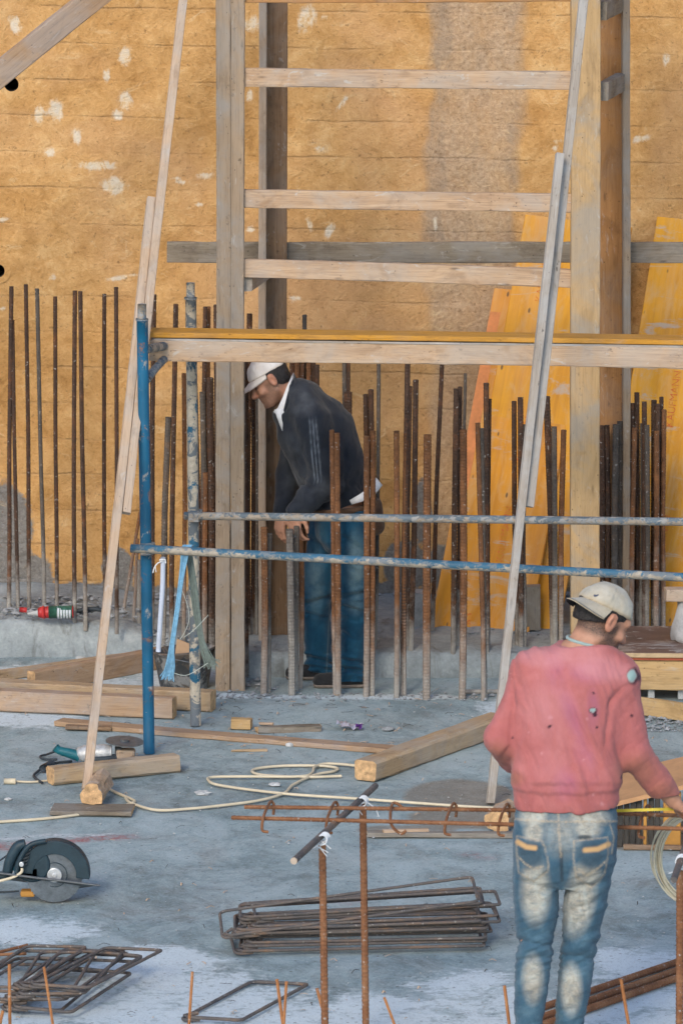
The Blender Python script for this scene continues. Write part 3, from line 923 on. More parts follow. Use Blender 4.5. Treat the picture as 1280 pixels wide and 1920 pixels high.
for (px, py, base) in ((277, 1028, SA), (366, 966, SB)):
    c = P(px, py, base.y)
    geo_obj('clamp', merge([disc_geo(c, (0, 0, 1), 0.036, 0.055, 16), box_geo(c + Vector((-0.005, -0.05, 0)), (0.05, 0.05, 0.045))]), 'rail_worn', scaf, c, False, 0.004)
# long rails
tag(tube('scaffold_rail', resample([P(346, 967, SB.y - 0.045), P(1500, 981, SB.y - 0.55)], 0.25), 0.0195, 'rail_worn', None, 14), 'upper worn grey scaffold tube running across to the right edge', 'tube')
tag(tube('scaffold_rail', resample([P(246, 1028, SA.y - 0.055), P(1500, 1094, SA.y - 0.62)], 0.25), 0.0205, 'rail_blue', None, 14), 'lower chipped blue scaffold tube running across to the right edge', 'tube')
# beam and ply strip on the scaffold
BY = (SA.y + SB.y) / 2 - 0.06
lb = hbar('scaffold_beam', 281, 656, 1500, 676, BY, 39, 0.10, 'wood_pale', None, Y2=BY - 0.05, jit=0.003)
tag(lb, 'long pale timber beam laid across the scaffold frame', 'beam')
s1 = P(284, 623, BY + 0.10); s2 = P(1500, 641, BY + 0.05)
fs = beam('formwork_sheet', s1, s2, 0.20, 0.024, 'yellow_edge', jit=0.001, bev=0.003)
tag(fs, 'thin yellow formwork sheet lying on top of the long beam', 'panel')
tag(beam('grey_batten', P(288, 634, BY + 0.05) , P(1500, 651.5, BY), 0.10, 0.010, 'wood_slatgrey', jit=0.001, bev=0.002), 'thin grey batten between the yellow sheet and the long beam', 'batten')

# ================================================================== YELLOW FORMWORK PANELS
def yellow_material(name, y1, y2):
    t = NT(name)
    v = t.rndvec(t.coord())
    g = t.noise(t.map(v, (1.0, 14, 1)), 2.0, 6, 0.6, 0.5)
    n = t.noise(v, 2.4, 5, 0.6, 0.6)
    c = t.ramp(t.math('ADD', t.math('MULTIPLY', g, 0.55), t.math('MULTIPLY', n, 0.45)), [(0.35, y2), (0.55, y1), (0.7, tuple(min(1, x * 1.12) for x in y1))])
    nb = t.noise(t.map(v, (0.4, 3, 1)), 1.6, 3)
    c = t.mix(t.math('MULTIPLY', t.ramp(nb, [(0.5, 0.0), (0.65, 1.0)]), 0.35), c, (0.62, 0.30, 0.12))
    w = t.noise(t.map(v, (2, 6, 1)), 1.7, 8, 0.75, 1.0)
    c = t.mix(t.math('MULTIPLY', t.ramp(w, [(0.48, 0.0), (0.64, 1.0)]), 0.55), c, (0.60, 0.36, 0.15))
    s = t.noise(t.map(v, (5, 1.2, 1), (2, 7, 0)), 1.8, 8, 0.75, 0.8)
    c = t.mix(t.math('MULTIPLY', t.ramp(s, [(0.565, 0.0), (0.65, 1.0)]), 0.75), c, (0.46, 0.39, 0.33))
    k = t.vor(t.map(v, (2.2, 5, 1)), 2.2)
    c = t.mix(t.math('MULTIPLY', t.ramp(k, [(0.05, 1.0), (0.09, 0.0)]), 0.85), c, (0.10, 0.06, 0.03))
    return t.done(c, 0.62, 0, t.bump(g, 0.2, 0.003), 0.35)
M['yellow'] = yellow_material('yellow', (0.64, 0.265, 0.012), (0.50, 0.185, 0.012))
M['yellow2'] = yellow_material('yellow2', (0.70, 0.315, 0.014), (0.54, 0.215, 0.014))
M['salmon'] = plain('salmon', (0.62, 0.225, 0.075), 0.7, 0, 0.35, 7, 0.2)
def text_mesh(s, size):
    cu = bpy.data.curves.new('lettering', 'FONT')
    cu.body = s
    cu.size = size
    cu.align_x = 'CENTER'
    cu.align_y = 'CENTER'
    cu.offset = 0.0
    o = bpy.data.objects.new('tmp_text', cu)
    COL.objects.link(o)
    bpy.context.view_layer.update()
    me = bpy.data.meshes.new_from_object(o.evaluated_get(bpy.context.evaluated_depsgraph_get()))
    bpy.data.objects.remove(o)
    return me
def leaning_panel(bl, br, tl, th, mat, label, texts, stripe=False):
    """bl, br bottom corners, tl top-left corner (world)"""
    bl, br, tl = Vector(bl), Vector(br), Vector(tl)
    x = (tl - bl)
    L = x.length
    x.normalize()
    y = (br - bl)
    W = y.length
    y = (y - x * y.dot(x)).normalized()
    z = x.cross(y)          # away from the camera or towards it
    if z.y > 0:
        z = -z
    # local: X up the sheet, Y across, Z out of the face
    mw = Matrix(((x.x, y.x, z.x, bl.x), (x.y, y.y, z.y, bl.y), (x.z, y.z, z.z, bl.z), (0, 0, 0, 1)))
    V = []
    prof = [(0.0, -th), (0.0, -0.003), (0.004, 0.0), (W - 0.004, 0.0), (W, -0.003), (W, -th)]
    n = 10
    for i in range(n + 1):
        xx = L * i / n
        bow = -0.006 * math.sin(math.pi * i / n)
        for (a, c) in prof:
            V.append((xx, a, c + bow))
    Fc = []
    for i in range(n):
        for k in range(6):
            Fc.append((i*6 + k, i*6 + (k+1) % 6, (i+1)*6 + (k+1) % 6, (i+1)*6 + k))
    Fc.append(tuple(range(6)))
    Fc.append(tuple(n*6 + k for k in range(6)))
    me = mesh('shuttering_sheet', V, Fc)
    import bmesh
    bm = bmesh.new(); bm.from_mesh(me); bmesh.ops.recalc_face_normals(bm, faces=bm.faces); bm.to_mesh(me); bm.free()
    o = link('shuttering_sheet', me, mat, None, mw)
    tag(o, label, 'panel', 'yellow formwork panels')
    sgn = 1 if x.cross(y).dot(z) > 0 else -1
    for (s, size, u, v) in texts:
        tm = text_mesh(s, size)
        # reads upwards along the sheet: text X -> local X, text Y -> towards the left edge
        R = Matrix(((1, 0, 0, u), (0, -1, 0, v), (0, 0, 1, 0.0035 - 0.006 * math.sin(math.pi * u / L)), (0, 0, 0, 1)))
        link('lettering', tm, 'red_print', o, mw @ R)
    if stripe:
        g = box_geo((L * 0.70, 0.030, -0.0058), (L * 0.59, 0.058, 0.009))
        link('edge_stripe', mesh('edge_stripe', *g), 'salmon', o, mw)
    return o
PY = G(850, 1177, STEP_Z).y
bl = G(806, 1176, STEP_Z)
br = G(990, 1183, STEP_Z)
tl = P(926, 540, WALL_Y - 0.06)
leaning_panel(bl, br, tl, 0.027, 'yellow', 'yellow formwork panel with salmon edge strip leaning on the wall behind the bars', [('KAUFMANN', 0.058, 0.56, 0.30), ('KAUFMANN', 0.058, 1.12, 0.31), ('K3', 0.06, 0.07, 0.19)], True)
bl2 = bl + Vector((0.10, 0.14, 0)); br2 = br + Vector((0.16, 0.12, 0))
leaning_panel(bl2, br2, P(984, 402, WALL_Y - 0.02), 0.027, 'yellow2', 'taller yellow formwork panel tucked behind the salmon edged one', [('KAUFMANN', 0.058, 1.95, 0.16)])
bl3 = G(1108, 1178, STEP_Z); br3 = bl3 + Vector((0.5, -0.10, 0))
leaning_panel(bl3, br3, P(1231, 406, WALL_Y - 0.03), 0.027, 'yellow2', 'bright yellow formwork panel leaning on the wall at the right edge', [('KAUFMANN', 0.058, 1.30, 0.24), ('KAUFMANN', 0.058, 0.5, 0.3)])
# stubs beside the panels
def stub(name, px0, px1, py0, py1, z, depth, mat, label, cat='wood block'):
    a = G((px0 + px1) / 2, py1, z)
    w = (P(px1, py1, a.y) - P(px0, py1, a.y)).length
    top = P((px0 + px1) / 2, py0, a.y)
    return tag(beam(name, a + Vector((0, depth/2, 0)), Vector((top.x, a.y + depth/2, top.z)), depth, w, mat, up=(1, 0, 0), jit=0.003), label, cat)
stub('wood_block', 985, 1014, 1100, 1182, STEP_Z, 0.08, 'wood_grey', 'upright brown timber stub beside the foot of the salmon edged panel')
stub('concrete_block', 766, 795, 1112, 1178, STEP_Z, 0.12, 'stone', 'grey slab stub left of the salmon edged panel foot', 'block')
beam_dark = hbar('dark_board', 815, 1183, 1012, 1183, PY - 0.02, 10, 0.03, 'black_slat', None)
tag(beam_dark, 'dark thin board along the foot of the salmon edged panel', 'board')

# ================================================================== STARTER BARS
ORD = ['first', 'second', 'third', 'fourth', 'fifth', 'sixth', 'seventh', 'eighth', 'ninth', 'tenth', 'eleventh', 'twelfth', 'thirteenth', 'fourteenth', 'fifteenth', 'sixteenth', 'seventeenth', 'eighteenth', 'nineteenth', 'twentieth']
def bar_set(rows, where, group, z=0.0):
    """rows: (xt, yt, xb, yb, width_px, material[, z[, mid]]) measured on the photo, sorted by foot"""
    rows = sorted(rows, key=lambda r: r[2])
    for k, r in enumerate(rows):
        xt, yt, xb, yb, w, m = r[:6]
        zz = r[6] if len(r) > 6 and r[6] is not None else z
        base = G(xb, yb, zz)
        top = P(xt, yt, base.y + random.uniform(-0.02, 0.02))
        sc = FPX / (base.y + 0.4)
        mid = base.lerp(top, random.uniform(0.4, 0.6)) + Vector((random.uniform(-1, 1) * 0.007, random.uniform(-1, 1) * 0.01, 0))
        q1 = base.lerp(mid, 0.5) + Vector((random.uniform(-1, 1) * 0.003, 0, 0))
        pts = smooth_path([base - Vector((0, 0, 0.03)), q1, mid, mid.lerp(top, 0.5), top], 3)
        o = rebar('rebar', pts, w / 2 / sc, 'rust_' + m)
        tag(o, '%s bar from the left %s' % (ORD[k], where), 'rebar', group)
D, O, GR, CE = 'dark', 'orange', 'grey', 'cement'
bar_set([(22, 537, 17, 1152, 8, D), (24, 600, 35, 1152, 7, D), (49, 533, 55, 1150, 7.5, D), (70, 541, 84, 1152, 7.5, GR), (104, 556, 107, 1150, 7.5, D), (141, 545, 141, 1170, 8, D), (151, 546, 161, 1172, 8, D),
         (196, 551, 198, 1150, 7.5, D), (218, 538, 219, 1178, 7.5, D)], 'in the open row on the ledge left of the pole', 'bars in the row on the ledge', 0.165)
bar_set([(289, 552, 285, 1195, 9, D), (313, 560, 309, 1100, 9, D), (316, 782, 305, 1205, 11, GR), (330, 570, 322, 1208, 9, D), (345, 700, 344, 1200, 8, O), (385, 575, 377, 1215, 8, D), (391, 575, 383, 1210, 8, O),
         (404, 571, 402, 1215, 7, D), (380, 735, 388, 1232, 11, GR), (394, 708, 397, 1235, 12, D), (386, 886, 384, 1235, 10, O), (366, 720, 376, 1225, 9, D), (263, 960, 228, 1175, 6, O), (258, 1010, 249, 1178, 6, O), (262, 1050, 261, 1180, 8, CE)],
        'in the group around the scaffold uprights', 'bars around the scaffold uprights', 0.10)
bar_set([(468, 588, 466, 1235, 10, D), (476, 640, 474, 1232, 10, D), (484, 650, 483, 1235, 9, GR), (461, 660, 462, 1270, 9, D), (436, 982, 433, 1290, 11, O), (495, 988, 494, 1302, 12, O), (506, 1000, 503, 1298, 9, GR),
         (543, 992, 547, 1303, 13, CE), (556, 986, 555, 1296, 10, GR), (565, 990, 563, 1290, 8, O)],
        'between the left front post and the stooping worker', 'bars left of the stooping worker')
bar_set([(548, 640, 548, 1206, 9, D), (557, 638, 557, 1206, 10, O), (567, 636, 566, 1206, 9, D), (571, 590, 571, 1204, 8, GR), (579, 640, 577, 1206, 9, O), (587, 640, 586, 1206, 9, D), (594, 684, 594, 1206, 9, D), (645, 650, 646, 1210, 8, GR), (653, 640, 651, 1210, 7, D),
         (652, 735, 652, 1215, 15, D)], 'standing behind the stooping worker', 'bars behind the stooping worker', STEP_Z)
bar_set([(622, 806, 629, 1303, 9, O), (631, 812, 634, 1304, 11, O)], 'of the close pair in front of the stooping worker', 'bar pair in front of the stooping worker')
bar_set([(685, 739, 688, 1210, 9, D, STEP_Z), (695, 730, 700, 1212, 10, D, STEP_Z), (687, 817, 686, 1306, 11, O), (699, 808, 697, 1304, 10, O), (710, 660, 703, 1212, 7, GR, STEP_Z), (743, 808, 743, 1308, 10, O), (764, 660, 754, 1304, 10, D),
         (768, 724, 763, 1214, 9, D, STEP_Z), (779, 712, 770, 1220, 10, D, STEP_Z), (761, 810, 757, 1304, 9, O), (801, 815, 799, 1311, 14, O), (829, 665, 810, 1185, 8, D, STEP_Z)],
        'between the stooping worker and the salmon edged panel', 'bars right of the stooping worker')
bar_set([(855, 729, 849, 1222, 10, D, STEP_Z), (862, 725, 857, 1216, 8, D, STEP_Z), (872, 700, 862, 1200, 6, GR, STEP_Z), (868, 806, 866, 1311, 13, O), (895, 793, 906, 1312, 9, O), (902, 803, 909, 1310, 9, GR), (911, 718, 911, 1222, 10, D, STEP_Z), (917, 748, 915, 1218, 8, D, STEP_Z),
         (963, 752, 970, 1210, 9, D, STEP_Z), (975, 745, 976, 1212, 10, D, STEP_Z), (981, 796, 981, 1210, 12, GR, STEP_Z), (1024, 743, 1037, 1208, 12, D, STEP_Z), (1038, 800, 1040, 1212, 10, GR, STEP_Z), (1056, 806, 1050, 1210, 10, O, STEP_Z)],
        'in front of the salmon edged yellow panel', 'bars in front of the yellow panel')
bar_set([(1127, 798, 1127, 1200, 12, D), (1137, 797, 1138, 1200, 9, D), (1154, 796, 1152, 1202, 12, GR), (1162, 790, 1162, 1200, 12, GR), (1169, 754, 1170, 1196, 9, D), (1175, 772, 1177, 1200, 9, D), (1184, 756, 1184, 1200, 10, D), (1193, 736, 1194, 1198, 9, D),
         (1189, 802, 1182, 1206, 9, O), (1207, 753, 1206, 1204, 9, D), (1204, 794, 1201, 1200, 10, GR), (1212, 797, 1212, 1204, 9, GR), (1225, 750, 1224, 1198, 10, D), (1233, 757, 1232, 1202, 10, D), (1239, 744, 1238, 1198, 8, D), (1244, 768, 1242, 1200, 9, O), (1230, 808, 1229, 1206, 10, O)],
        'in the dense cluster beside the right posts', 'bars in the dense right cluster', STEP_Z)
g0 = G(800, 1296)
tag(rebar('rebar_offcut', [G(870, 1297, 0.01), G(1000, 1296, 0.01)], 0.011, 'rust_orange'), 'short rusty bar lying on the slab behind the pink sweater', 'rebar')
tag(tube('wire', [G(797, 1305, 0.005), G(822, 1290, 0.03)], 0.002, 'rust_dark'), 'bent dark wire at the foot of the thick bar', 'wire')

# ================================================================== FOREGROUND BENDING TRESTLES
ZB = 0.87
r1, r2 = G(604, 1578, ZB), G(680, 1508, ZB)
t1 = rebar('trestle_leg', [Vector((r1.x + 0.012, r1.y, -0.02)), r1], 0.0125, 'rust_front')
tag(t1, 'front rusty upright bar of the left bar rest', 'rebar', 'upright bars of the bar rests')
t2 = rebar('trestle_leg', [Vector((r2.x + 0.012, r2.y, -0.02)), r2], 0.0125, 'rust_front')
tag(t2, 'rear rusty upright bar of the left bar rest', 'rebar', 'upright bars of the bar rests')
d0, d1 = G(551, 1614, ZB + 0.016), G(704, 1473, ZB + 0.016)
cr = rebar('cross_bar', [d0, d1], 0.0115, 'rust_stirrup')
tag(cr, 'slanting bar tied with white twine on two uprights', 'rebar', 'cross bars of the bar rests')
def twine(name, c, dirv, r, label, n=4, tails=3, seed=1):
    rr = random.Random(seed)
    d = Vector(dirv).normalized()
    u = d.orthogonal().normalized()
    w = d.cross(u)
    parts = []
    for k in range(n):
        c2 = Vector(c) + d * ((k - n / 2) * 0.009 + rr.uniform(-0.004, 0.004))
        tilt = rr.uniform(-0.5, 0.5)
        ring = [c2 + (u * math.cos(a) + w * math.sin(a)) * r + d * (tilt * r * math.cos(a)) for a in [i * 2 * math.pi / 14 for i in range(14)]]
        parts.append(tube_geo(ring, 0.0026, 5, True))
    for k in range(tails):
        e = Vector(c) + Vector((rr.uniform(-0.03, 0.03), -r, 0))
        pts = smooth_path([e, e + Vector((rr.uniform(-0.03, 0.03), -0.01, -0.02)), e + Vector((rr.uniform(-0.05, 0.05), -0.01, -rr.uniform(0.03, 0.07)))], 4)
        parts.append(tube_geo(pts, 0.0018, 4))
    return tag(geo_obj(name, merge(parts), 'twine', None, c, True), label, 'twine')
twine('twine_knot', r1 + Vector((0.006, 0.0, 0.012)), d1 - d0, 0.017, 'white twine knot on the front upright of the left bar rest', 6, 4, 1)
twine('twine_knot', r2 + Vector((0, 0.0, 0.012)), d1 - d0, 0.017, 'white twine knot on the rear upright of the left bar rest', 5, 3, 2)
# two long bars with open links hung on them
la = [G(458, 1513, ZB + 0.030), G(960, 1519, ZB + 0.030), G(1360, 1532, ZB + 0.030)]
lb_ = [G(434, 1533, ZB + 0.028), G(960, 1546, ZB + 0.028), G(1360, 1556, ZB + 0.028)]
tag(rebar('long_bar', la, 0.0075, 'rust_front'), 'rear long thin bar resting across the bar rests', 'rebar', 'long bars on the bar rests')
tag(rebar('long_bar', lb_, 0.0075, 'rust_front'), 'front long thin bar resting across the bar rests', 'rebar', 'long bars on the bar rests')
for k, (px, rot) in enumerate([(500, 0.0), (620, 0.1), (742, 0.9), (842, 0.15), (942, 0.2), (1205, 0.1)]):
    f = (px - 434) / 900.0
    c = G(px, 1533 + 14 * f, ZB + 0.03)
    cb_ = G(px + 6, 1513 + 10 * f, ZB + 0.03)
    pts = [cb_ + Vector((0.012, 0.01, -0.03)), cb_ + Vector((0.014, 0.012, 0.006)), cb_ + Vector((0.004, 0.0, 0.022)), cb_.lerp(c, 0.5) + Vector((-0.004, 0, 0.020)), c + Vector((-0.012, -0.012, 0.004)), c + Vector((-0.016, -0.014, -0.04)), c + Vector((0.006, -0.012, -0.048))]
    cc = sum(pts, Vector()) / len(pts)
    R = Matrix.Rotation(-rot, 3, 'Y')
    if k == 2:
        pts = [cc + R @ (p - cc) for p in pts]
    tag(tube('open_link', smooth_path(pts, 5), 0.0055, 'rust_front', None, 7), ['%s small bent steel link from the left on the long bars' % o for o in ORD[:6]][k], 'steel link', 'bent links on the long bars')
# right bar rest at the edge
q1, q2 = G(1274, 1620, ZB), G(1300, 1545, ZB)
tag(rebar('trestle_leg', [Vector((q1.x + 0.006, q1.y, -0.02)), q1], 0.0125, 'rust_front'), 'rusty upright bar at the right edge in front of the coil', 'rebar', 'upright bars of the bar rests')
e0, e1 = G(1262, 1650, ZB + 0.016), G(1312, 1505, ZB + 0.016)
tag(rebar('cross_bar', [e0, e1], 0.0115, 'rust_stirrup'), 'slanting bar tied on the upright at the right edge', 'rebar', 'cross bars of the bar rests')
twine('twine_knot', q1 + Vector((0.004, 0, 0.012)), e1 - e0, 0.018, 'white twine knot on the upright at the right edge', 5, 4, 5)

# ---- thin orange wires poking up along the bottom edge
for k, (xt, yt, xb, lab) in enumerate([(18, 1808, 20, 'leftmost thin orange rod, upright, in front of the left stirrup heap'), (83, 1813, 116, 'thin orange rod leaning left in front of the left stirrup heap'), (6, 1895, -25, 'short orange rod tip in the bottom left corner'), (361, 1822, 348, 'lone thin orange rod left of the single stirrup'),
                                       (519, 1836, 545, 'left rod of the crossing orange pair by the single stirrup'), (537, 1840, 525, 'right rod of the crossing orange pair by the single stirrup'), (594, 1853, 640, 'thin orange rod beside the front upright'), (720, 1870, 780, 'thin orange rod right of the rear upright'),
                                       (945, 1848, 968, 'thin orange rod before the left trouser leg'), (989, 1855, 1040, 'thin orange rod between the trouser legs'), (1163, 1836, 1196, 'thin orange rod over the three lying bars')]):
    b = G(xb, 2012 + (k % 3) * 6)
    tp = P(xt, yt, b.y + 0.02)
    tag(rebar('orange_rod', [b - Vector((0, 0, 0.02)), tp], 0.0052 if k % 2 else 0.006, 'rust_wire', rib=0.03, sides=6, rough=0.06), lab, 'rod', 'orange rods along the bottom edge')
# ---- three thick bars on the ground, right
for k, (ya, yb) in enumerate([(1872, 1797), (1890, 1812), (1905, 1826)]):
    A_, B_ = G(1012, ya + 18, 0.014), G(1330, yb - 14, 0.014)
    tag(rebar('lying_bar', [A_, B_], 0.0135, 'rust_front'), ['rear', 'middle', 'front'][k] + ' of three thick rusty bars lying right of the trousers', 'rebar', 'thick bars lying at the right')

# ================================================================== STIRRUPS
def stirrup_pts(L, W, r=0.03, hook=0.07, skew=0.0, n=5):
    pts = []
    cs = [(0, 0), (L, 0), (L, W), (0, W)]
    dirs = [(-1, -1), (1, -1), (1, 1), (-1, 1)]
    pts.append((hook, 0.004 + r * 0.25))
    start = [math.pi * 1.0, math.pi * 1.5, 0.0, math.pi * 0.5]
    order = [0, 3, 2, 1]
    # begin at corner 0 walking up the left side
    def corner(i, rev):
        cx = cs[i][0] - dirs[i][0] * r
        cy = cs[i][1] - dirs[i][1] * r
        a0 = start[i]
        seq = [a0 + (math.pi / 2) * k / n for k in range(n + 1)]
        if rev:
            seq = seq[::-1]
        return [(cx + r * math.cos(a), cy + r * math.sin(a)) for a in seq]
    for i in order:
        pts += corner(i, True)
    last = corner(0, True)
    pts += [(last[0][0], last[0][1])]
    pts += [(r * 0.3, r * 0.6), (r * 0.7 + 0.02, r * 0.9 + 0.03)]
    z = [0.0] * len(pts)
    return [Vector((x + skew * y, y, 0)) for x, y in pts]
def stirrup(L, W, r, pos, rot, tilt=0.0, roll=0.0, skew=0.0, name='stirrup', label='', group='', mat='rust_stirrup'):
    pts = stirrup_pts(L, W, skew=skew)
    # lift the closing end by one bar so that it does not cut through the start
    m = len(pts)
    pts = [p + Vector((0, 0, 2 * r * max(0, (i - m * 0.5) / (m * 0.5)))) for i, p in enumerate(pts)]
    q = resample(pts, 0.03)
    v, f = tube_geo(q, r, 7)
    mw = Matrix.Translation(pos) @ Matrix.Rotation(rot, 4, 'Z') @ Matrix.Rotation(roll, 4, 'X') @ Matrix.Rotation(tilt, 4, 'Y')
    o = link(name, mesh(name, v, f), mat, None, mw, True)
    return tag(o, label, 'stirrup', group)
# middle heap: about twenty long flat ones, stacked; seen almost end on so the far side rises
NS = 13
for k in range(NS):
    lev = k / NS
    b = G(438 + random.uniform(-6, 10) , 1790 + random.uniform(-4, 2), 0.0)
    L = 0.985 + random.uniform(-0.015, 0.02)
    pos = Vector((b.x + random.uniform(-0.02, 0.08), b.y + 0.0 + random.uniform(-0.02, 0.06) + lev * 0.04, 0.010 + k * 0.0088))
    stirrup(L * random.uniform(0.96, 1.0), 0.25 + random.uniform(-0.02, 0.03), 0.0066, pos, math.radians(2.0 + lev * 4 + random.uniform(-2.8, 2.8)), math.radians(-2.6 * lev + random.uniform(-0.6, 0.3)), math.radians(random.uniform(0, 5)), random.uniform(-0.1, 0.15), label='%s long steel stirrup up from the bottom of the middle heap' % ORD[k],
            group='stirrups in the middle heap')
b = G(418, 1800, 0.03)
stirrup(1.0, 0.27, 0.0062, Vector((b.x, b.y - 0.02, 0.12)), math.radians(4), math.radians(-7.5), math.radians(9), label='long stirrup lying askew on top of the middle heap, rising to the right', group='stirrups in the middle heap')
# left heap
for k in range(14):
    if k < 9:
        b = G(2 + k * 5 + random.uniform(-16, 16), 1905 - random.uniform(0, 12))
        L, W, rot, sk = 0.235 + random.uniform(-0.02, 0.03), 0.60 + random.uniform(-0.05, 0.03), math.radians(-11 + random.uniform(-10, 9)), 0.13 + random.uniform(-0.10, 0.10)
    else:
        b = G(-110 + (k - 9) * 9 + random.uniform(-14, 14), 1895 - random.uniform(0, 14))
        L, W, rot, sk = 0.24, 0.58, math.radians(-10 + random.uniform(-9, 9)), 0.14 + random.uniform(-0.1, 0.1)
    pos = Vector((b.x, b.y, 0.010 + (k % 9) * 0.0125))
    stirrup(L, W, 0.0066, pos, rot, math.radians(random.uniform(-3, 3)), math.radians(random.uniform(0, 4.0)), sk, label='%s bent stirrup up from the bottom in the %s part of the bottom left heap' % (ORD[k % 9], 'right' if k < 9 else 'left'), group='stirrups in the bottom left heap')
# single one, bottom
b = G(338, 1912, 0.008)
stirrup(0.225, 0.60, 0.0072, b, math.radians(-11), 0, 0, 0.24, label='single open stirrup lying alone between the two heaps', group='loose stirrup')
for k, (x0, y0, x1, y1) in enumerate([(-60, 1800, 52, 1772), (-60, 1792, 50, 1788)]):
    tag(rebar('bar_offcut', [G(x0, y0, 0.06), G(x1, y1, 0.06)], 0.0062, 'rust_front'), ['upper', 'lower'][k] + ' rusty bar end sticking out of the bottom left heap', 'rebar')

# ================================================================== LYING TIMBERS
def lying(name, a, b, w, h, mat, label, zoff=0.0, cat='timber', ends='wood_end', **kw):
    """a, b: photo points of the middle of the bottom near edge"""
    p, q_ = G(*a), G(*b)
    z = Vector((0, 0, h / 2 + zoff))
    return tag(beam(name, p + z, q_ + z, w, h, mat, None, ends=ends, **kw), label, cat)
lying('lying_timber', (683, 1464), (935, 1372), 0.115, 0.095, 'wood_beam', 'thick squared timber lying slantwise left of the pink sweater', bev=0.012, jit=0.004)
lying('short_timber', (96, 1471), (331, 1445), 0.085, 0.080, 'wood_beam', 'short squared timber in front of the grinder', bev=0.012, jit=0.003)
lying('lying_timber', (-220, 1322), (328, 1345), 0.09, 0.10, 'wood_brown', 'front one of two long timbers lying at the left edge', bev=0.006)
lying('lying_timber', (-220, 1301), (400, 1331), 0.10, 0.10, 'wood_beam', 'rear one of two long timbers lying at the left edge', bev=0.008)
lying('lying_timber', (60, 1299), (300, 1252), 0.06, 0.11, 'wood_brown', 'timber lying slantwise towards the bucket', bev=0.006)
lying('lying_timber', (-160, 1296), (262, 1240), 0.05, 0.05, 'wood_beam', 'thinner batten lying slantwise by the ledge', bev=0.005)
lying('lath', (112, 1357), (740, 1412), 0.10, 0.024, 'wood_brown', 'long flat lath lying from the scaffold to the thick timber', jit=0.003)
lying('lath', (125, 1368), (210, 1370), 0.05, 0.02, 'wood_dark', 'short brown lath behind the grinder', jit=0.003)
lying('lath', (688, 1568), (985, 1569), 0.05, 0.022, 'wood_grey', 'dark lath lying behind the long bars', jit=0.003)
lying('lath', (718, 1569), (802, 1566), 0.03, 0.026, 'wood_slat', 'pale chip of wood on the dark lath', 0.004, jit=0.002)
lying('wood_block', (434, 1366), (471, 1367), 0.06, 0.05, 'wood_raw', 'small raw wood block on the slab behind the lath', cat='wood block')
lying('wood_splinter', (480, 1373), (602, 1369), 0.06, 0.03, 'wood_grey', 'broken grey wood splinter beside the small block', jit=0.010, cat='wood scrap')
lying('wood_splinter', (434, 1409), (501, 1408), 0.02, 0.012, 'wood_beam', 'thin wood sliver in front of the lath', jit=0.003, cat='wood scrap')
lying('wood_splinter', (486, 1360), (512, 1361), 0.02, 0.012, 'wood_slat', 'tiny pale wood chip right of the small block', jit=0.003, cat='wood scrap')
lying('wood_splinter', (380, 1238), (100, 1240), 0.02, 0.012, 'wood_slat', 'pale sliver by the ledge', jit=0.003, cat='wood scrap') if False else None
lying('base_plate', (98, 1522), (250, 1524), 0.17, 0.02, 'wood_grey', 'grey board under the left log stub', cat='board')
lying('base_board', (1168, 1592), (1330, 1594), 0.03, 0.02, 'wood_dark', 'dark strip along the foot of the tilted orange board', cat='board')

# log stubs carrying the poles
def log(name, a, b, r, label, z):
    p, q_ = G(*a), G(*b)
    d = (q_ - p)
    pts = [p + d * t + Vector((0, 0, r + z)) for t in np.linspace(0, 1, 9)]
    V, Fc = [], []
    o0 = pts[0].copy()
    dn = d.normalized(); up = Vector((0, 0, 1)); si = dn.cross(up)
    ph = random.random() * 9
    for i, c in enumerate(pts):
        for k in range(18):
            aa_ = 2 * math.pi * k / 18
            rr = r * (1 + 0.10 * math.sin(3 * aa_ + ph) + 0.06 * math.sin(7 * aa_ + i * 0.5) + random.uniform(-0.04, 0.04))
            if math.sin(aa_) < -0.8:
                rr *= 0.96
            V.append(c - o0 + si * (math.cos(aa_) * rr) + up * (math.sin(aa_) * rr))
    n = len(pts)
    for i in range(n - 1):
        for k in range(18):
            Fc.append((i*18 + k, i*18 + (k+1) % 18, (i+1)*18 + (k+1) % 18, (i+1)*18 + k))
    # end faces with a ring of cracks
    for (off, flip) in ((0, False), ((n-1)*18, True)):
        f = tuple(off + k for k in range(18))
        Fc.append(f if flip else f[::-1])
    me = mesh(name, V, Fc)
    o = link(name, me, ['wood_pale', 'wood_end'], None, Matrix.Translation(o0))
    me.polygons[len(Fc)-1].material_index = 1
    me.polygons[len(Fc)-2].material_index = 1
    return tag(o, label, 'log')
log('log_stub', (172, 1519), (192, 1490), 0.050, 'sawn log stub under the foot of the left leaning pole', 0.018)
log('log_stub', (932, 1562), (948, 1545), 0.055, 'sawn log stub at the foot of the right leaning pole', 0.0)

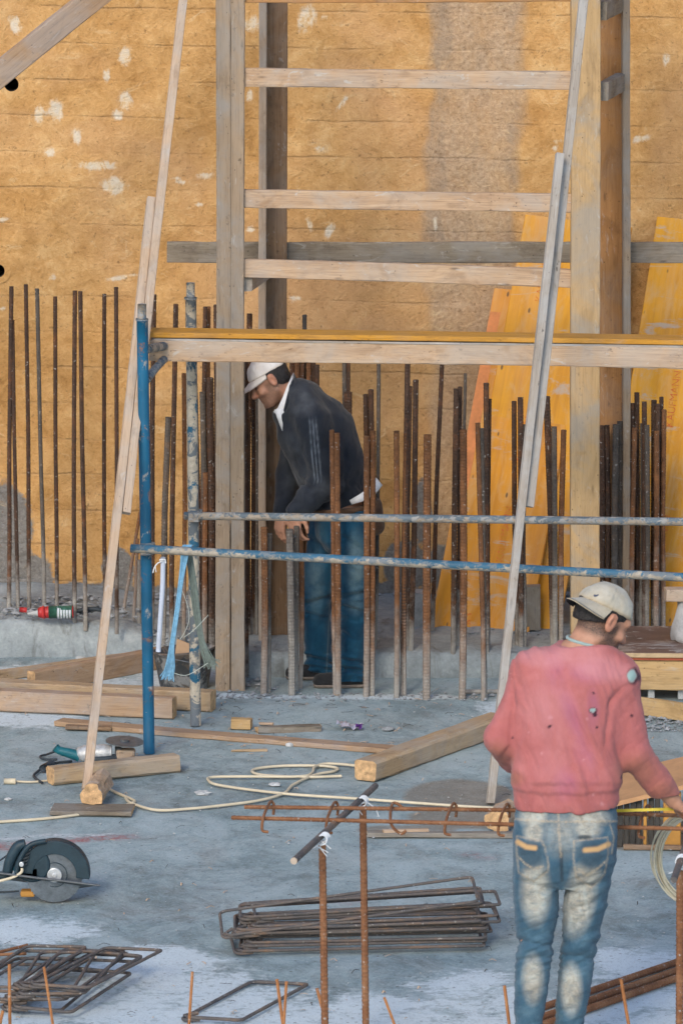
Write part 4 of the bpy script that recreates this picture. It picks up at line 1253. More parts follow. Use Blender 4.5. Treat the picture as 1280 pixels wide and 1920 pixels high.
# ================================================================== EXTENSION CORD
def gp(lst, z=0.007):
    return smooth_path([G(x, y, z) for x, y in lst], 7)
strands = [gp([(-60, 1546), (0, 1541), (84, 1535), (157, 1526), (219, 1514), (251, 1504), (246, 1498), (214, 1484), (184, 1466), (178, 1460)]),
           gp([(236, 1496), (247, 1506), (295, 1519), (360, 1516), (400, 1512), (479, 1502), (531, 1488), (550, 1471), (590, 1453), (626, 1446), (631, 1440), (600, 1436), (531, 1436), (482, 1441), (474, 1448), (500, 1454), (575, 1457), (640, 1455)], 0.009),
           gp([(668, 1436), (640, 1433), (610, 1432), (590, 1438), (584, 1450), (560, 1456), (470, 1456), (400, 1457), (391, 1463), (415, 1473), (531, 1488), (662, 1497), (772, 1505), (872, 1512), (960, 1517), (1160, 1529), (1330, 1543)], 0.012)]
o0 = G(300, 1519)
tag(geo_obj('extension_cord', merge([tube_geo(s, 0.0068, 7) for s in strands]), 'cable', None, o0, True), 'cream extension cord snaking and looping across the slab', 'cord')
tag(geo_obj('cord_end', merge([tube_geo(gp([(95, 1463), (62, 1466), (30, 1465)], 0.006), 0.005, 6), tube_geo([G(30, 1465, 0.01), G(8, 1465, 0.01)], 0.014, 8)]), 'cable', None, G(50, 1466), True), 'white cable end with plug left of the short timber', 'plug')

# ================================================================== ANGLE GRINDER
gb = G(165, 1436)
gr = tag(empty('angle_grinder', gb), 'teal angle grinder lying behind the short timber', 'grinder')
def gpt(px, py, dy=0.0):
    return P(px, py, gb.y + dy)
tube('handle', smooth_path([gpt(104, 1401), gpt(112, 1407), gpt(130, 1412), gpt(150, 1418)], 5), 0.02, 'tool_teal', gr, 14, radii=list(np.interp(np.arange(16), [0, 4, 15], [0.021, 0.019, 0.027])))
tube('motor_housing', smooth_path([gpt(148, 1417), gpt(160, 1413), gpt(185, 1412), gpt(210, 1412)], 5), 0.036, 'alu', gr, 18, radii=list(np.interp(np.arange(16), [0, 2, 5, 12, 15], [0.026, 0.036, 0.040, 0.042, 0.036])))
tube('lower_guard', smooth_path([gpt(168, 1424, -0.03), gpt(195, 1424, -0.035), gpt(218, 1420, -0.02)], 5), 0.018, 'rubber', gr, 12)
geo_obj('gear_head', box_geo(gpt(236, 1414), (0.088, 0.075, 0.052)), 'wood_pale', gr, gpt(236, 1414), False, 0.012)
tube('spindle_collar', [gpt(216, 1411), gpt(228, 1411)], 0.030, 'steel_dark', gr, 14)
dc = gpt(234, 1390)
geo_obj('cutting_disc', disc_geo(dc, (0.06, -0.08, 1), 0.088, 0.004, 36), 'steel_dark', gr, dc)
geo_obj('disc_flange', merge([disc_geo(dc + Vector((0, 0, 0.006)), (0.06, -0.08, 1), 0.022, 0.010, 16), disc_geo(dc - Vector((0, 0, 0.012)), (0, 0, 1), 0.018, 0.022, 16)]), 'steel_dark', gr, dc)
tube('cord', smooth_path([gpt(106, 1408), G(90, 1414, 0.01), G(76, 1418, 0.008), G(82, 1423, 0.008), G(108, 1424, 0.008)], 6), 0.0055, 'rubber', gr, 7)
tube('plug_cord', smooth_path([G(135, 1428, 0.01), G(110, 1430, 0.012), G(88, 1436, 0.015), G(72, 1446, 0.008), G(64, 1456, 0.008), G(80, 1468, 0.008)], 6), 0.0065, 'rubber', gr, 7)
tube('plug', [G(98, 1431, 0.018), G(80, 1441, 0.018)], 0.017, 'rubber', gr, 10)

# ================================================================== CIRCULAR SAW
sb = G(103, 1693)
sw = tag(empty('circular_saw', sb), 'dark blue circular saw standing on its blade at the left edge', 'saw')
def spt(px, py, dy=0.0):
    return P(px, py, sb.y + dy)
SS = FPX / (sb.y + 0.35)
bc = spt(103, 1640)
br_ = 54.5 / SS
V, Fc = [], []
nt = 48
for s in (-0.0015, 0.0015):
    V.append(Vector((0, s, 0)))
    for i in range(nt):
        a = 2 * math.pi * i / nt
        rr = br_ * (1.0 if True else 1)
        V.append(Vector((math.cos(a) * rr * 0.955, s, math.sin(a) * rr * 0.955)))
        a2 = a + 2 * math.pi / nt * 0.72
        V.append(Vector((math.cos(a2) * rr, s, math.sin(a2) * rr)))
m_ = nt * 2 + 1
for i in range(nt * 2):
    j = (i + 1) % (nt * 2)
    Fc.append((0, 1 + i, 1 + j))
    Fc.append((m_, m_ + 1 + j, m_ + 1 + i))
    Fc.append((1 + i, m_ + 1 + i, m_ + 1 + j, 1 + j))
YAW = Matrix.Rotation(math.radians(6), 4, 'Z')
bl_ = link('blade', mesh('blade', V, Fc), 'steel', sw, Matrix.Translation(bc) @ YAW)
geo_obj('blade_flange', merge([disc_geo(bc + Vector((0, -0.008, 0)), (0, 1, 0), 14 / SS, 0.014, 24), disc_geo(bc + Vector((0, -0.017, 0)), (0, 1, 0), 5 / SS, 0.01, 6)]), 'steel_bright', sw, bc, False, 0.002)
geo_obj('blade_ring', disc_geo(bc + Vector((0, -0.0025, 0)), (0, 1, 0), 24 / SS, 0.002, 32, 22.5 / SS), 'tool_blue', sw, bc)
# upper guard: thick half ring over the blade, wrapping its rim
geo_obj('upper_guard', merge([disc_geo(bc + Vector((0, -0.010, 0)), (0, -1, 0), 66 / SS, 0.012, 36, 41 / SS, -0.12, math.pi * 0.98, (1, 0, 0)),
                              disc_geo(bc + Vector((0, 0.022, 0)), (0, -1, 0), 66.5 / SS, 0.060, 36, 61 / SS, -0.10, math.pi * 1.0, (1, 0, 0))]), 'tool_blue', sw, bc, False, 0.003)
geo_obj('blade_cover', disc_geo(bc + Vector((0, 0.030, 0)), (0, -1, 0), 62 / SS, 0.03, 32, None, -0.05, math.pi * 1.0, (1, 0, 0)), 'steel_dark', sw, bc)
# motor body and handle at the left
geo_obj('gear_case', merge([disc_geo(spt(62, 1618, 0.03), (0, 1, 0), 34 / SS, 0.09, 24), box_geo(spt(52, 1632, 0.03), (0.10, 0.09, 0.05))]), 'tool_blue', sw, spt(60, 1620), False, 0.008)
tube('motor', [spt(55, 1615, 0.06), spt(40, 1612, 0.26)], 0.055, 'tool_teal', sw, 20)
tube('rear_handle', smooth_path([spt(48, 1582, -0.01), spt(34, 1588, -0.01), spt(20, 1612, -0.01), spt(12, 1640, -0.01), spt(-4, 1642, -0.01), spt(-30, 1640, -0.01)], 5), 0.019, 'tool_blue', sw, 12, radii=list(np.interp(np.arange(26), [0, 5, 14, 25], [0.020, 0.024, 0.021, 0.018])))
tube('front_bracket', smooth_path([spt(86, 1577, -0.022), spt(60, 1583, -0.03), spt(44, 1600, -0.03), spt(34, 1622, -0.03), spt(32, 1636, -0.03)], 5), 0.011, 'tool_blue', sw, 10)
for k in range(5):
    geo_obj('vent_rib', box_geo(spt(44 + k * 2.4, 1622 - k * 7, -0.026), (0.034 - k * 0.003, 0.012, 0.005), Matrix.Rotation(-0.35, 3, 'Y')), 'rubber', sw, spt(44, 1620))
geo_obj('knob', disc_geo(spt(41, 1620, -0.04), (0, 1, 0), 0.010, 0.02, 12), 'steel_bright', sw, spt(41, 1620, -0.04), False, 0.002)
# sole plate crosses the blade, tilted
pa, pb = spt(-40, 1632, -0.05), spt(188, 1660, -0.05)
Rp = (pb - pa).normalized()
back = Vector((-0.10, 0.13, -0.045))
V = [pa, pb, pb + back, pa + back]
nz_ = Rp.cross(back).normalized() * 0.004
geo_obj('sole_plate', (V + [v + nz_ for v in V], [(0, 1, 2, 3), (7, 6, 5, 4), (0, 4, 5, 1), (1, 5, 6, 2), (2, 6, 7, 3), (3, 7, 4, 0)]), 'steel_dark', sw, pa)
geo_obj('sole_edge', merge([tube_geo([pa + Vector((0, -0.002, 0)), pb + Vector((0, -0.002, 0))], 0.0045, 6)]), 'steel_dark', sw, pa)
geo_obj('dust_port', box_geo(spt(53, 1674, 0.03), (0.06, 0.06, 0.025)), 'orange_wood', sw, spt(53, 1674), False, 0.008)
tube('lever', smooth_path([spt(42, 1628, -0.045), spt(40, 1636, -0.05), spt(22, 1646, -0.05), spt(-15, 1655, -0.05)], 5), 0.006, 'cable', sw, 8)
tube('cord', smooth_path([spt(24, 1598, 0.0), spt(8, 1608, 0.02), spt(-20, 1628, 0.03)], 5), 0.004, 'rubber', sw, 7)
tube('lower_bar', [spt(-20, 1674, 0.02), spt(36, 1671, 0.02)], 0.004, 'rubber', sw, 7)
# pale sawn end of the slanting bar
_d = (d1 - d0).normalized()
geo_obj('bar_tip', disc_geo(d0 - _d * 0.0015, _d, 0.0125, 0.004, 10), 'wood_slat', cr, d0)

# ================================================================== BUCKET, STRAPS, SMALL THINGS AT THE SCAFFOLD
bk = G(344, 1299)
bsc = FPX / (bk.y + 0.4)
bucket = tag(empty('bucket', bk), 'grubby dark mortar bucket behind the scaffold uprights', 'bucket')
prof = [(0.0, 0.012), (0.105, 0.012), (0.112, 0.0), (0.118, 0.004), (0.150, 0.185), (0.158, 0.190), (0.158, 0.200), (0.146, 0.200), (0.112, 0.02), (0.0, 0.02)]
V, Fc = [], []
nn = 30
for (r, z) in prof:
    for k in range(nn):
        a = 2 * math.pi * k / nn
        rr = r * (1 + 0.025 * math.sin(2 * a + 1) + 0.01 * math.sin(5 * a))
        V.append(Vector((math.cos(a) * rr, math.sin(a) * rr * 0.86, z + 0.012 * math.cos(a) * (z / 0.2))) )
for i in range(len(prof) - 1):
    for k in range(nn):
        Fc.append((i*nn + k, i*nn + (k+1) % nn, (i+1)*nn + (k+1) % nn, (i+1)*nn + k))
link('pail', mesh('pail', V, Fc), 'bucket', bucket, Matrix.Translation(bk + Vector((0, 0.13, 0))), True)
link('mortar', mesh('mortar', [Vector((math.cos(a) * 0.138, math.sin(a) * 0.118, 0.15 + random.uniform(-0.01, 0.01))) for a in [2 * math.pi * k / 20 for k in range(20)]] + [Vector((0, 0, 0.17))], [(k, (k+1) % 20, 20) for k in range(20)]), 'mud', bucket, Matrix.Translation(bk + Vector((0, 0.13, 0))))
tube('bail', smooth_path([P(288, 1222, bk.y + 0.12), P(310, 1232, bk.y - 0.02), P(345, 1240, bk.y - 0.04), P(385, 1246, bk.y + 0.0), P(402, 1240, bk.y + 0.1)], 6), 0.003, 'steel_dark', bucket, 6)
c0 = [P(326, 1246, bk.y + 0.06), P(332, 1198, bk.y + 0.10), P(362, 1210, bk.y + 0.10), P(364, 1250, bk.y + 0.06)]
th = Vector((0, 0.015, 0))
tag(geo_obj('wood_offcut', (c0 + [p + th for p in c0], [(0, 3, 2, 1), (4, 5, 6, 7), (0, 1, 5, 4), (1, 2, 6, 5), (2, 3, 7, 6), (3, 0, 4, 7)]), 'card', None, c0[0]), 'tan board offcut standing in the mortar bucket', 'board')

hs = G(296, 1228, 0.0)
hy = SB.y + 0.55
tag(tube('plastic_sleeve', smooth_path([P(297, 1222, hy), P(301, 1160, hy), P(305, 1100, hy), P(306, 1045, hy)], 6), 0.0125, 'white_pvc', None, 12), 'pale plastic sleeve hanging right of the blue upright', 'pipe')
pts = [tube_geo(smooth_path([P(306, 1052, hy - 0.015), P(296, 1056, hy - 0.02), P(290, 1064, hy - 0.02), P(287, 1074, hy - 0.02)], 4), 0.003, 5), tube_geo([P(299, 1050, hy - 0.016), P(310, 1049, hy - 0.016), P(311, 1056, hy - 0.016)], 0.004, 5), tube_geo([P(291, 1060, hy - 0.02), P(293, 1073, hy - 0.02)], 0.002, 5)]
tag(geo_obj('twine_knot', merge(pts), 'twine', None, P(306, 1052, hy)), 'white twine knot at the top of the plastic sleeve', 'twine')

# frayed strap hung over the lower rail
RYs = SA.y - 0.06
def strap(path, widths, nf, r, seed, fray):
    rr = random.Random(seed)
    parts = []
    for k in range(nf):
        u = (k + 0.5) / nf * 2 - 1 + rr.uniform(-0.05, 0.05)
        d = rr.uniform(-1, 1)
        pts = []
        m = len(path)
        for i, ((px, py, Y), w) in enumerate(zip(path, widths)):
            e = max(0, i - (m - 3)) / 2.0
            pts.append(P(px + u * w * 0.5 + e * rr.uniform(-1, 1) * fray, py + (e ** 2) * rr.uniform(-1, 1) * fray * 1.6, Y - 0.005 + d * w * 0.00035))
        parts.append(tube_geo(smooth_path(pts, 4), r, 4))
    return merge(parts)
sp = strap([(352, 1022, RYs + 0.0), (348, 1032, RYs - 0.028), (343, 1065, RYs - 0.03), (338, 1100, RYs - 0.03), (333, 1140, RYs - 0.03), (327, 1180, RYs - 0.03), (322, 1215, RYs - 0.03), (318, 1250, RYs - 0.03), (314, 1272, RYs - 0.03)],
           [17, 16, 10, 8, 8, 8, 9, 16, 24], 46, 0.0021, 3, 4)
so = tag(geo_obj('frayed_strap', sp, 'strap_blue', None, P(348, 1030, RYs), True), 'frayed light blue strap hanging over the lower scaffold tube', 'strap')
sp2 = strap([(352, 1024, RYs + 0.03), (356, 1050, RYs + 0.05), (363, 1100, RYs + 0.05), (369, 1150, RYs + 0.05), (377, 1195, RYs + 0.05), (388, 1230, RYs + 0.05), (398, 1248, RYs + 0.05)], [12, 12, 13, 13, 10, 16, 24], 34, 0.0021, 5, 6)
geo_obj('far_end', sp2, 'strap_green', so, P(348, 1030, RYs), True)['label'] = 'dull green rear end of the strap'
wires = [tube_geo(smooth_path([P(341, 1105, RYs - 0.03), P(353, 1140, RYs - 0.03), P(354, 1165, RYs - 0.03), P(345, 1188, RYs - 0.03), P(338, 1198, RYs - 0.03)], 6), 0.0014, 4), tube_geo(smooth_path([P(345, 1195, RYs - 0.03), P(365, 1180, RYs - 0.03), P(391, 1153, RYs - 0.03)], 6), 0.0014, 4),
         tube_geo(smooth_path([P(318, 1258, RYs - 0.03), P(340, 1266, RYs - 0.03), P(358, 1263, RYs - 0.03), P(390, 1243, RYs - 0.03)], 6), 0.0014, 4)]
geo_obj('loose_fibre', merge(wires), 'strap_pale', so, P(348, 1030, RYs), True)

# red sealant cartridge on the ledge
cz = 0.20
cb0 = G(106, 1163, cz)
cart = tag(empty('sealant_cartridge', cb0), 'red sealant cartridge lying on the ledge among the bars', 'cartridge')
cp = lambda px, py: P(px, py, cb0.y)
ry_ = 11.5 / (FPX / (cb0.y + 0.4))
tube('barrel', [cp(84, 1148), cp(88, 1148), cp(138, 1147)], ry_, 'red_plastic', cart, 18, radii=[ry_ * 0.9, ry_, ry_])
tube('shoulder', [cp(72, 1149), cp(84, 1148)], ry_, 'red_plastic', cart, 18, radii=[ry_ * 0.75, ry_ * 1.15])
tube('label_sleeve', [cp(92, 1148), cp(136, 1147)], ry_ * 1.03, 'label_green', cart, 18)
for k in range(5):
    tube('label_stripe', [cp(108 + k * 5.4, 1148), cp(112 + k * 5.4, 1148)], ry_ * 1.06, 'label_white', cart, 18)
tube('nozzle', [cp(52, 1151), cp(74, 1149)], 0.01, 'stone_pale', cart, 10, radii=[0.006, 0.016])
tube('cap', [cp(37, 1143), cp(51, 1144)], 0.014, 'red_plastic', cart, 12)
dk = merge([tube_geo(smooth_path([P(142, 1146, cb0.y + 0.1), P(160, 1143, cb0.y + 0.1), P(180, 1142, cb0.y + 0.1), P(200, 1147, cb0.y + 0.1)], 5), 0.012, 6), tube_geo([P(150, 1152, cb0.y + 0.1), P(186, 1138, cb0.y + 0.1)], 0.009, 6)])
tag(geo_obj('dark_rag', dk, 'rubber', None, P(170, 1145, cb0.y + 0.1), True), 'black rag scrap right of the red cartridge', 'rag')

# wrapper and stones
wv = G(650, 1369)
V, Fc = [], []
for i in range(9):
    for j in range(4):
        V.append(Vector(((i / 8 - 0.5) * 0.115, (j / 3 - 0.5) * 0.07, 0.016 + 0.007 * math.sin(i * 1.9 + j) + 0.006 * ((j + i) % 2) + 0.012 * math.cos((j / 3 - 0.5) * 3))))
for i in range(8):
    for j in range(3):
        Fc.append((i*4 + j, (i+1)*4 + j, (i+1)*4 + j + 1, i*4 + j + 1))
wr = tag(link('snack_wrapper', mesh('snack_wrapper', V, Fc), 'foil', None, Matrix.Translation(wv + Vector((0, 0.02, 0))) @ Matrix.Rotation(0.25, 4, 'Y')), 'crumpled silver and purple wrapper on the slab', 'wrapper')
V2 = [Vector((0.035 + (i / 3) * 0.03, (j / 3 - 0.5) * 0.074, 0.024 + 0.007 * math.sin(i * 2 + j * 1.4) + 0.006 * (i % 2) + 0.012 * math.cos((j / 3 - 0.5) * 3))) for i in range(4) for j in range(4)]
link('purple_end', mesh('purple_end', V2, [(i*4 + j, (i+1)*4 + j, (i+1)*4 + j + 1, i*4 + j + 1) for i in range(3) for j in range(3)]), 'purple', wr, WM[wr.name])
def pebble(px, py, r, label, mat='stone_pale', flat=0.6, seed=0):
    rr = random.Random(seed)
    V, Fc = [], []
    for i in range(6):
        th_ = math.pi * i / 5
        for k in range(9):
            a = 2 * math.pi * k / 9
            s = r * (1 + rr.uniform(-0.22, 0.22))
            V.append(Vector((math.sin(th_) * math.cos(a) * s * 1.25, math.sin(th_) * math.sin(a) * s, math.cos(th_) * s * flat)))
    for i in range(5):
        for k in range(9):
            Fc.append((i*9 + k, (i+1)*9 + k, (i+1)*9 + (k+1) % 9, i*9 + (k+1) % 9))
    g = G(px, py) + Vector((0, 0, r * flat * 0.6))
    return tag(link('stone', mesh('stone', V, Fc), mat, None, Matrix.Translation(g)), label, 'stone')
pebble(381, 1490, 0.032, 'pale flat stone inside the curve of the cord', seed=1, flat=0.35)
pebble(543, 1399, 0.018, 'pale pebble on the long flat lath', seed=2)
pebble(515, 1473, 0.022, 'pale chip between the cord loops', seed=3, flat=0.4)
pebble(728, 1369, 0.024, 'grey pebble right of the silver wrapper', 'stone', seed=4, flat=0.5)
pebble(140, 1362, 0.02, 'dark pebble left of the pole behind the grinder', 'stone', seed=5)
pebble(16, 1500, 0.014, 'white chip at left between cord and timber', seed=6, flat=0.5)
pebble(153, 1237, 0.024, 'pale stone at the foot of the ledge', seed=7, flat=0.5)
pebble(678, 1358, 0.008, 'tiny pebble beside the silver wrapper', seed=8)

# ================================================================== RIGHT SIDE: PLYWOOD STACK, BOARDS, TILTED TABLE
pz0, pz1 = 0.055, 0.215
pf = G(1220, 1313)
st = tag(empty('plywood_stack', pf), 'brown faced plywood sheet on a raw timber bearer at right', 'plywood')
def xat(px):
    return P(px, 1250, pf.y).x
x0_, x1_ = xat(1110), xat(1480)
beam('bearer', Vector((x0_, pf.y + 0.04, 0.13)), Vector((x1_, pf.y + 0.02, 0.125)), 0.08, 0.150, 'wood_raw', st, jit=0.002, bev=0.004)
beam('red_edge', Vector((x0_, pf.y + 0.33, 0.2135)), Vector((x1_, pf.y + 0.31, 0.2095)), 0.70, 0.014, 'red_edge', st, jit=0.0006, bev=0.002)
beam('ply_sheet', Vector((x0_, pf.y + 0.335, 0.2325)), Vector((x1_, pf.y + 0.315, 0.2285)), 0.73, 0.022, 'ply_edge', st, jit=0.0006, bev=0.002)
beam('film_face', Vector((x0_ + 0.002, pf.y + 0.338, 0.2458)), Vector((x1_, pf.y + 0.318, 0.2418)), 0.725, 0.003, 'film_brown', st, jit=0.0, bev=0.001)
for px in (1222, 1278, 1340):
    x = xat(px)
    beam('foot', Vector((x, pf.y + 0.06, 0.0)), Vector((x, pf.y + 0.06, 0.056)), 0.06, 0.032, 'stone_pale', st, up=(1, 0, 0), jit=0.001)
a, b = G(1170, 1338), G(1420, 1376)
tag(beam('raw_board', a + Vector((0, 0.02, 0.045)), b + Vector((0, 0.02, 0.045)), 0.03, 0.088, 'wood_raw', jit=0.002), 'raw yellow board on edge below the plywood stack', 'board')
# wrapped sack with a wood piece on it
sk = P(1292, 1189, pf.y + 0.30)
V, Fc = [], []
lev = [(0.0, 0.085), (0.02, 0.098), (0.06, 0.095), (0.10, 0.082), (0.14, 0.070), (0.18, 0.062), (0.205, 0.058), (0.21, 0.02)]
for i, (z, r) in enumerate(lev):
    for k in range(22):
        a = 2 * math.pi * k / 22
        rr = r * (1 + 0.07 * math.sin(3 * a + i * 0.9) + 0.05 * math.sin(7 * a - i) + random.uniform(-0.03, 0.03))
        V.append(Vector((math.cos(a) * rr, math.sin(a) * rr, z + 0.006 * math.sin(4 * a + i))))
for i in range(len(lev) - 1):
    for k in range(22):
        Fc.append((i*22 + k, i*22 + (k+1) % 22, (i+1)*22 + (k+1) % 22, (i+1)*22 + k))
Fc.append(tuple((len(lev)-1)*22 + k for k in range(22)))
sk.z = 0.246
tag(link('cement_sack', mesh('cement_sack', V, Fc), 'bag', None, Matrix.Translation(sk), True), 'grey crumpled sack standing on the plywood at the right edge', 'sack')
a = Vector((xat(1252), sk.y - 0.02, sk.z + 0.24)); b = a + Vector((0.28, 0.02, -0.004))
tag(beam('wood_piece', a, b, 0.10, 0.06, 'wood_slat', jit=0.002), 'short pale timber lying on the grey sack', 'timber')

# low tilted table behind the pink worker's right arm
tb = G(1200, 1590)
tt = tag(empty('tilted_table', tb), 'low box with tilted orange board top behind the pink sweater', 'table')
tx = lambda px: P(px, 1560, tb.y).x
zf = P(1200, 1506, tb.y).z
ex0, ex1 = tx(1105), tx(1420)
# top: near edge rises to the right as in the photo
n0 = P(1130, 1518, tb.y); n1 = P(1420, 1446, tb.y)
f0 = P(1130, 1462, tb.y + 0.55); f1 = P(1420, 1394, tb.y + 0.55)
V = [n0, n1, f1, f0]
up_ = Vector((0, 0, 0.02))
geo_obj('top_board', (V + [v + up_ for v in V], [(3, 2, 1, 0), (4, 5, 6, 7), (0, 1, 5, 4), (1, 2, 6, 5), (2, 3, 7, 6), (3, 0, 4, 7)]), 'board_orange', tt, n0)
for k in range(9):
    px = 1140 + k * 11.5
    if px > 1245:
        break
    x = tx(px)
    zt = float(np.interp(px, [1130, 1420], [n0.z, n1.z])) - 0.004
    m = 'black_slat' if k != 6 else 'orange_wood'
    beam('slat', Vector((x, tb.y + 0.03 + (0.012 if k % 2 else 0), 0)), Vector((x, tb.y + 0.03 + (0.012 if k % 2 else 0), zt)), 0.012, 0.024 if k != 6 else 0.014, m, tt, up=(1, 0, 0), jit=0.001)
for px0, px1 in ((1243, 1276), (1290, 1330)):
    zt = float(np.interp((px0 + px1) / 2, [1130, 1420], [n0.z, n1.z])) - 0.004
    xm = (tx(px0) + tx(px1)) / 2
    beam('panel', Vector((xm, tb.y + 0.03, 0)), Vector((xm, tb.y + 0.03, zt)), 0.02, tx(px1) - tx(px0), 'orange_wood', tt, up=(1, 0, 0), jit=0.001)
for px in (1135, 1400):
    zt = float(np.interp(px, [1130, 1420], [f0.z, f1.z])) - 0.004
    beam('rear_leg', Vector((tx(px), tb.y + 0.5, 0)), Vector((tx(px), tb.y + 0.5, zt)), 0.04, 0.04, 'wood_grey', tt, up=(1, 0, 0))

# coil of pale wire hung on the long bars
cc = P(1312, 1606, 17.35)
cs_ = FPX / 17.75
parts = []
rr = random.Random(11)
for k in range(16):
    rx, rz = (82 + rr.uniform(-7, 6)) / cs_, (92 + rr.uniform(-8, 5)) / cs_
    ox, oy, oz = rr.uniform(-4, 4) / cs_, rr.uniform(-0.016, 0.016), rr.uniform(-6, 2) / cs_
    ph = rr.uniform(0, 6)
    ring = [cc + Vector((ox + math.cos(a) * rx * (1 + 0.03 * math.sin(2*a + ph)), oy + 0.012 * math.sin(a + ph), oz + math.sin(a) * rz)) for a in [i * 2 * math.pi / 48 for i in range(48)]]
    parts.append(tube_geo(ring, 0.0030, 5, True))
tag(geo_obj('wire_coil', merge(parts), 'coil', None, cc, True), 'coil of pale cream wire hanging at the right edge', 'wire coil')

# ---- uncountable site litter: sawdust slivers and bits of tie wire
def litter(name, n, mat, label, seed, lmin, lmax, r, boxes):
    rr = random.Random(seed)
    parts = []
    for _ in range(n):
        x0, x1, y0, y1 = rr.choice(boxes)
        g = G(rr.uniform(x0, x1), rr.uniform(y0, y1), 0.004)
        a = rr.uniform(0, math.pi)
        L = rr.uniform(lmin, lmax)
        d = Vector((math.cos(a), math.sin(a), 0)) * L
        m = g + d * 0.5 + Vector((rr.uniform(-1, 1), rr.uniform(-1, 1), 0)) * L * 0.15 + Vector((0, 0, rr.uniform(0, 0.01)))
        parts.append(tube_geo([g, m, g + d], r * rr.uniform(0.6, 1.4), 4, flat=0.5))
    o = geo_obj(name, merge(parts), mat, None, (0, 0, 0))
    o['kind'] = 'stuff'
    o['label'] = label
    return o
allb = [(0, 1280, 1310, 1480), (0, 1280, 1480, 1720), (0, 960, 1720, 1915), (280, 760, 1310, 1420), (380, 900, 1300, 1400)]
litter('wood_slivers', 170, 'wood_slat', 'tiny pale wood slivers strewn over the slab', 21, 0.008, 0.04, 0.0028, allb)
litter('tie_wire_bits', 120, 'black_slat', 'small dark bits of tie wire strewn over the slab', 22, 0.015, 0.07, 0.0016, allb)

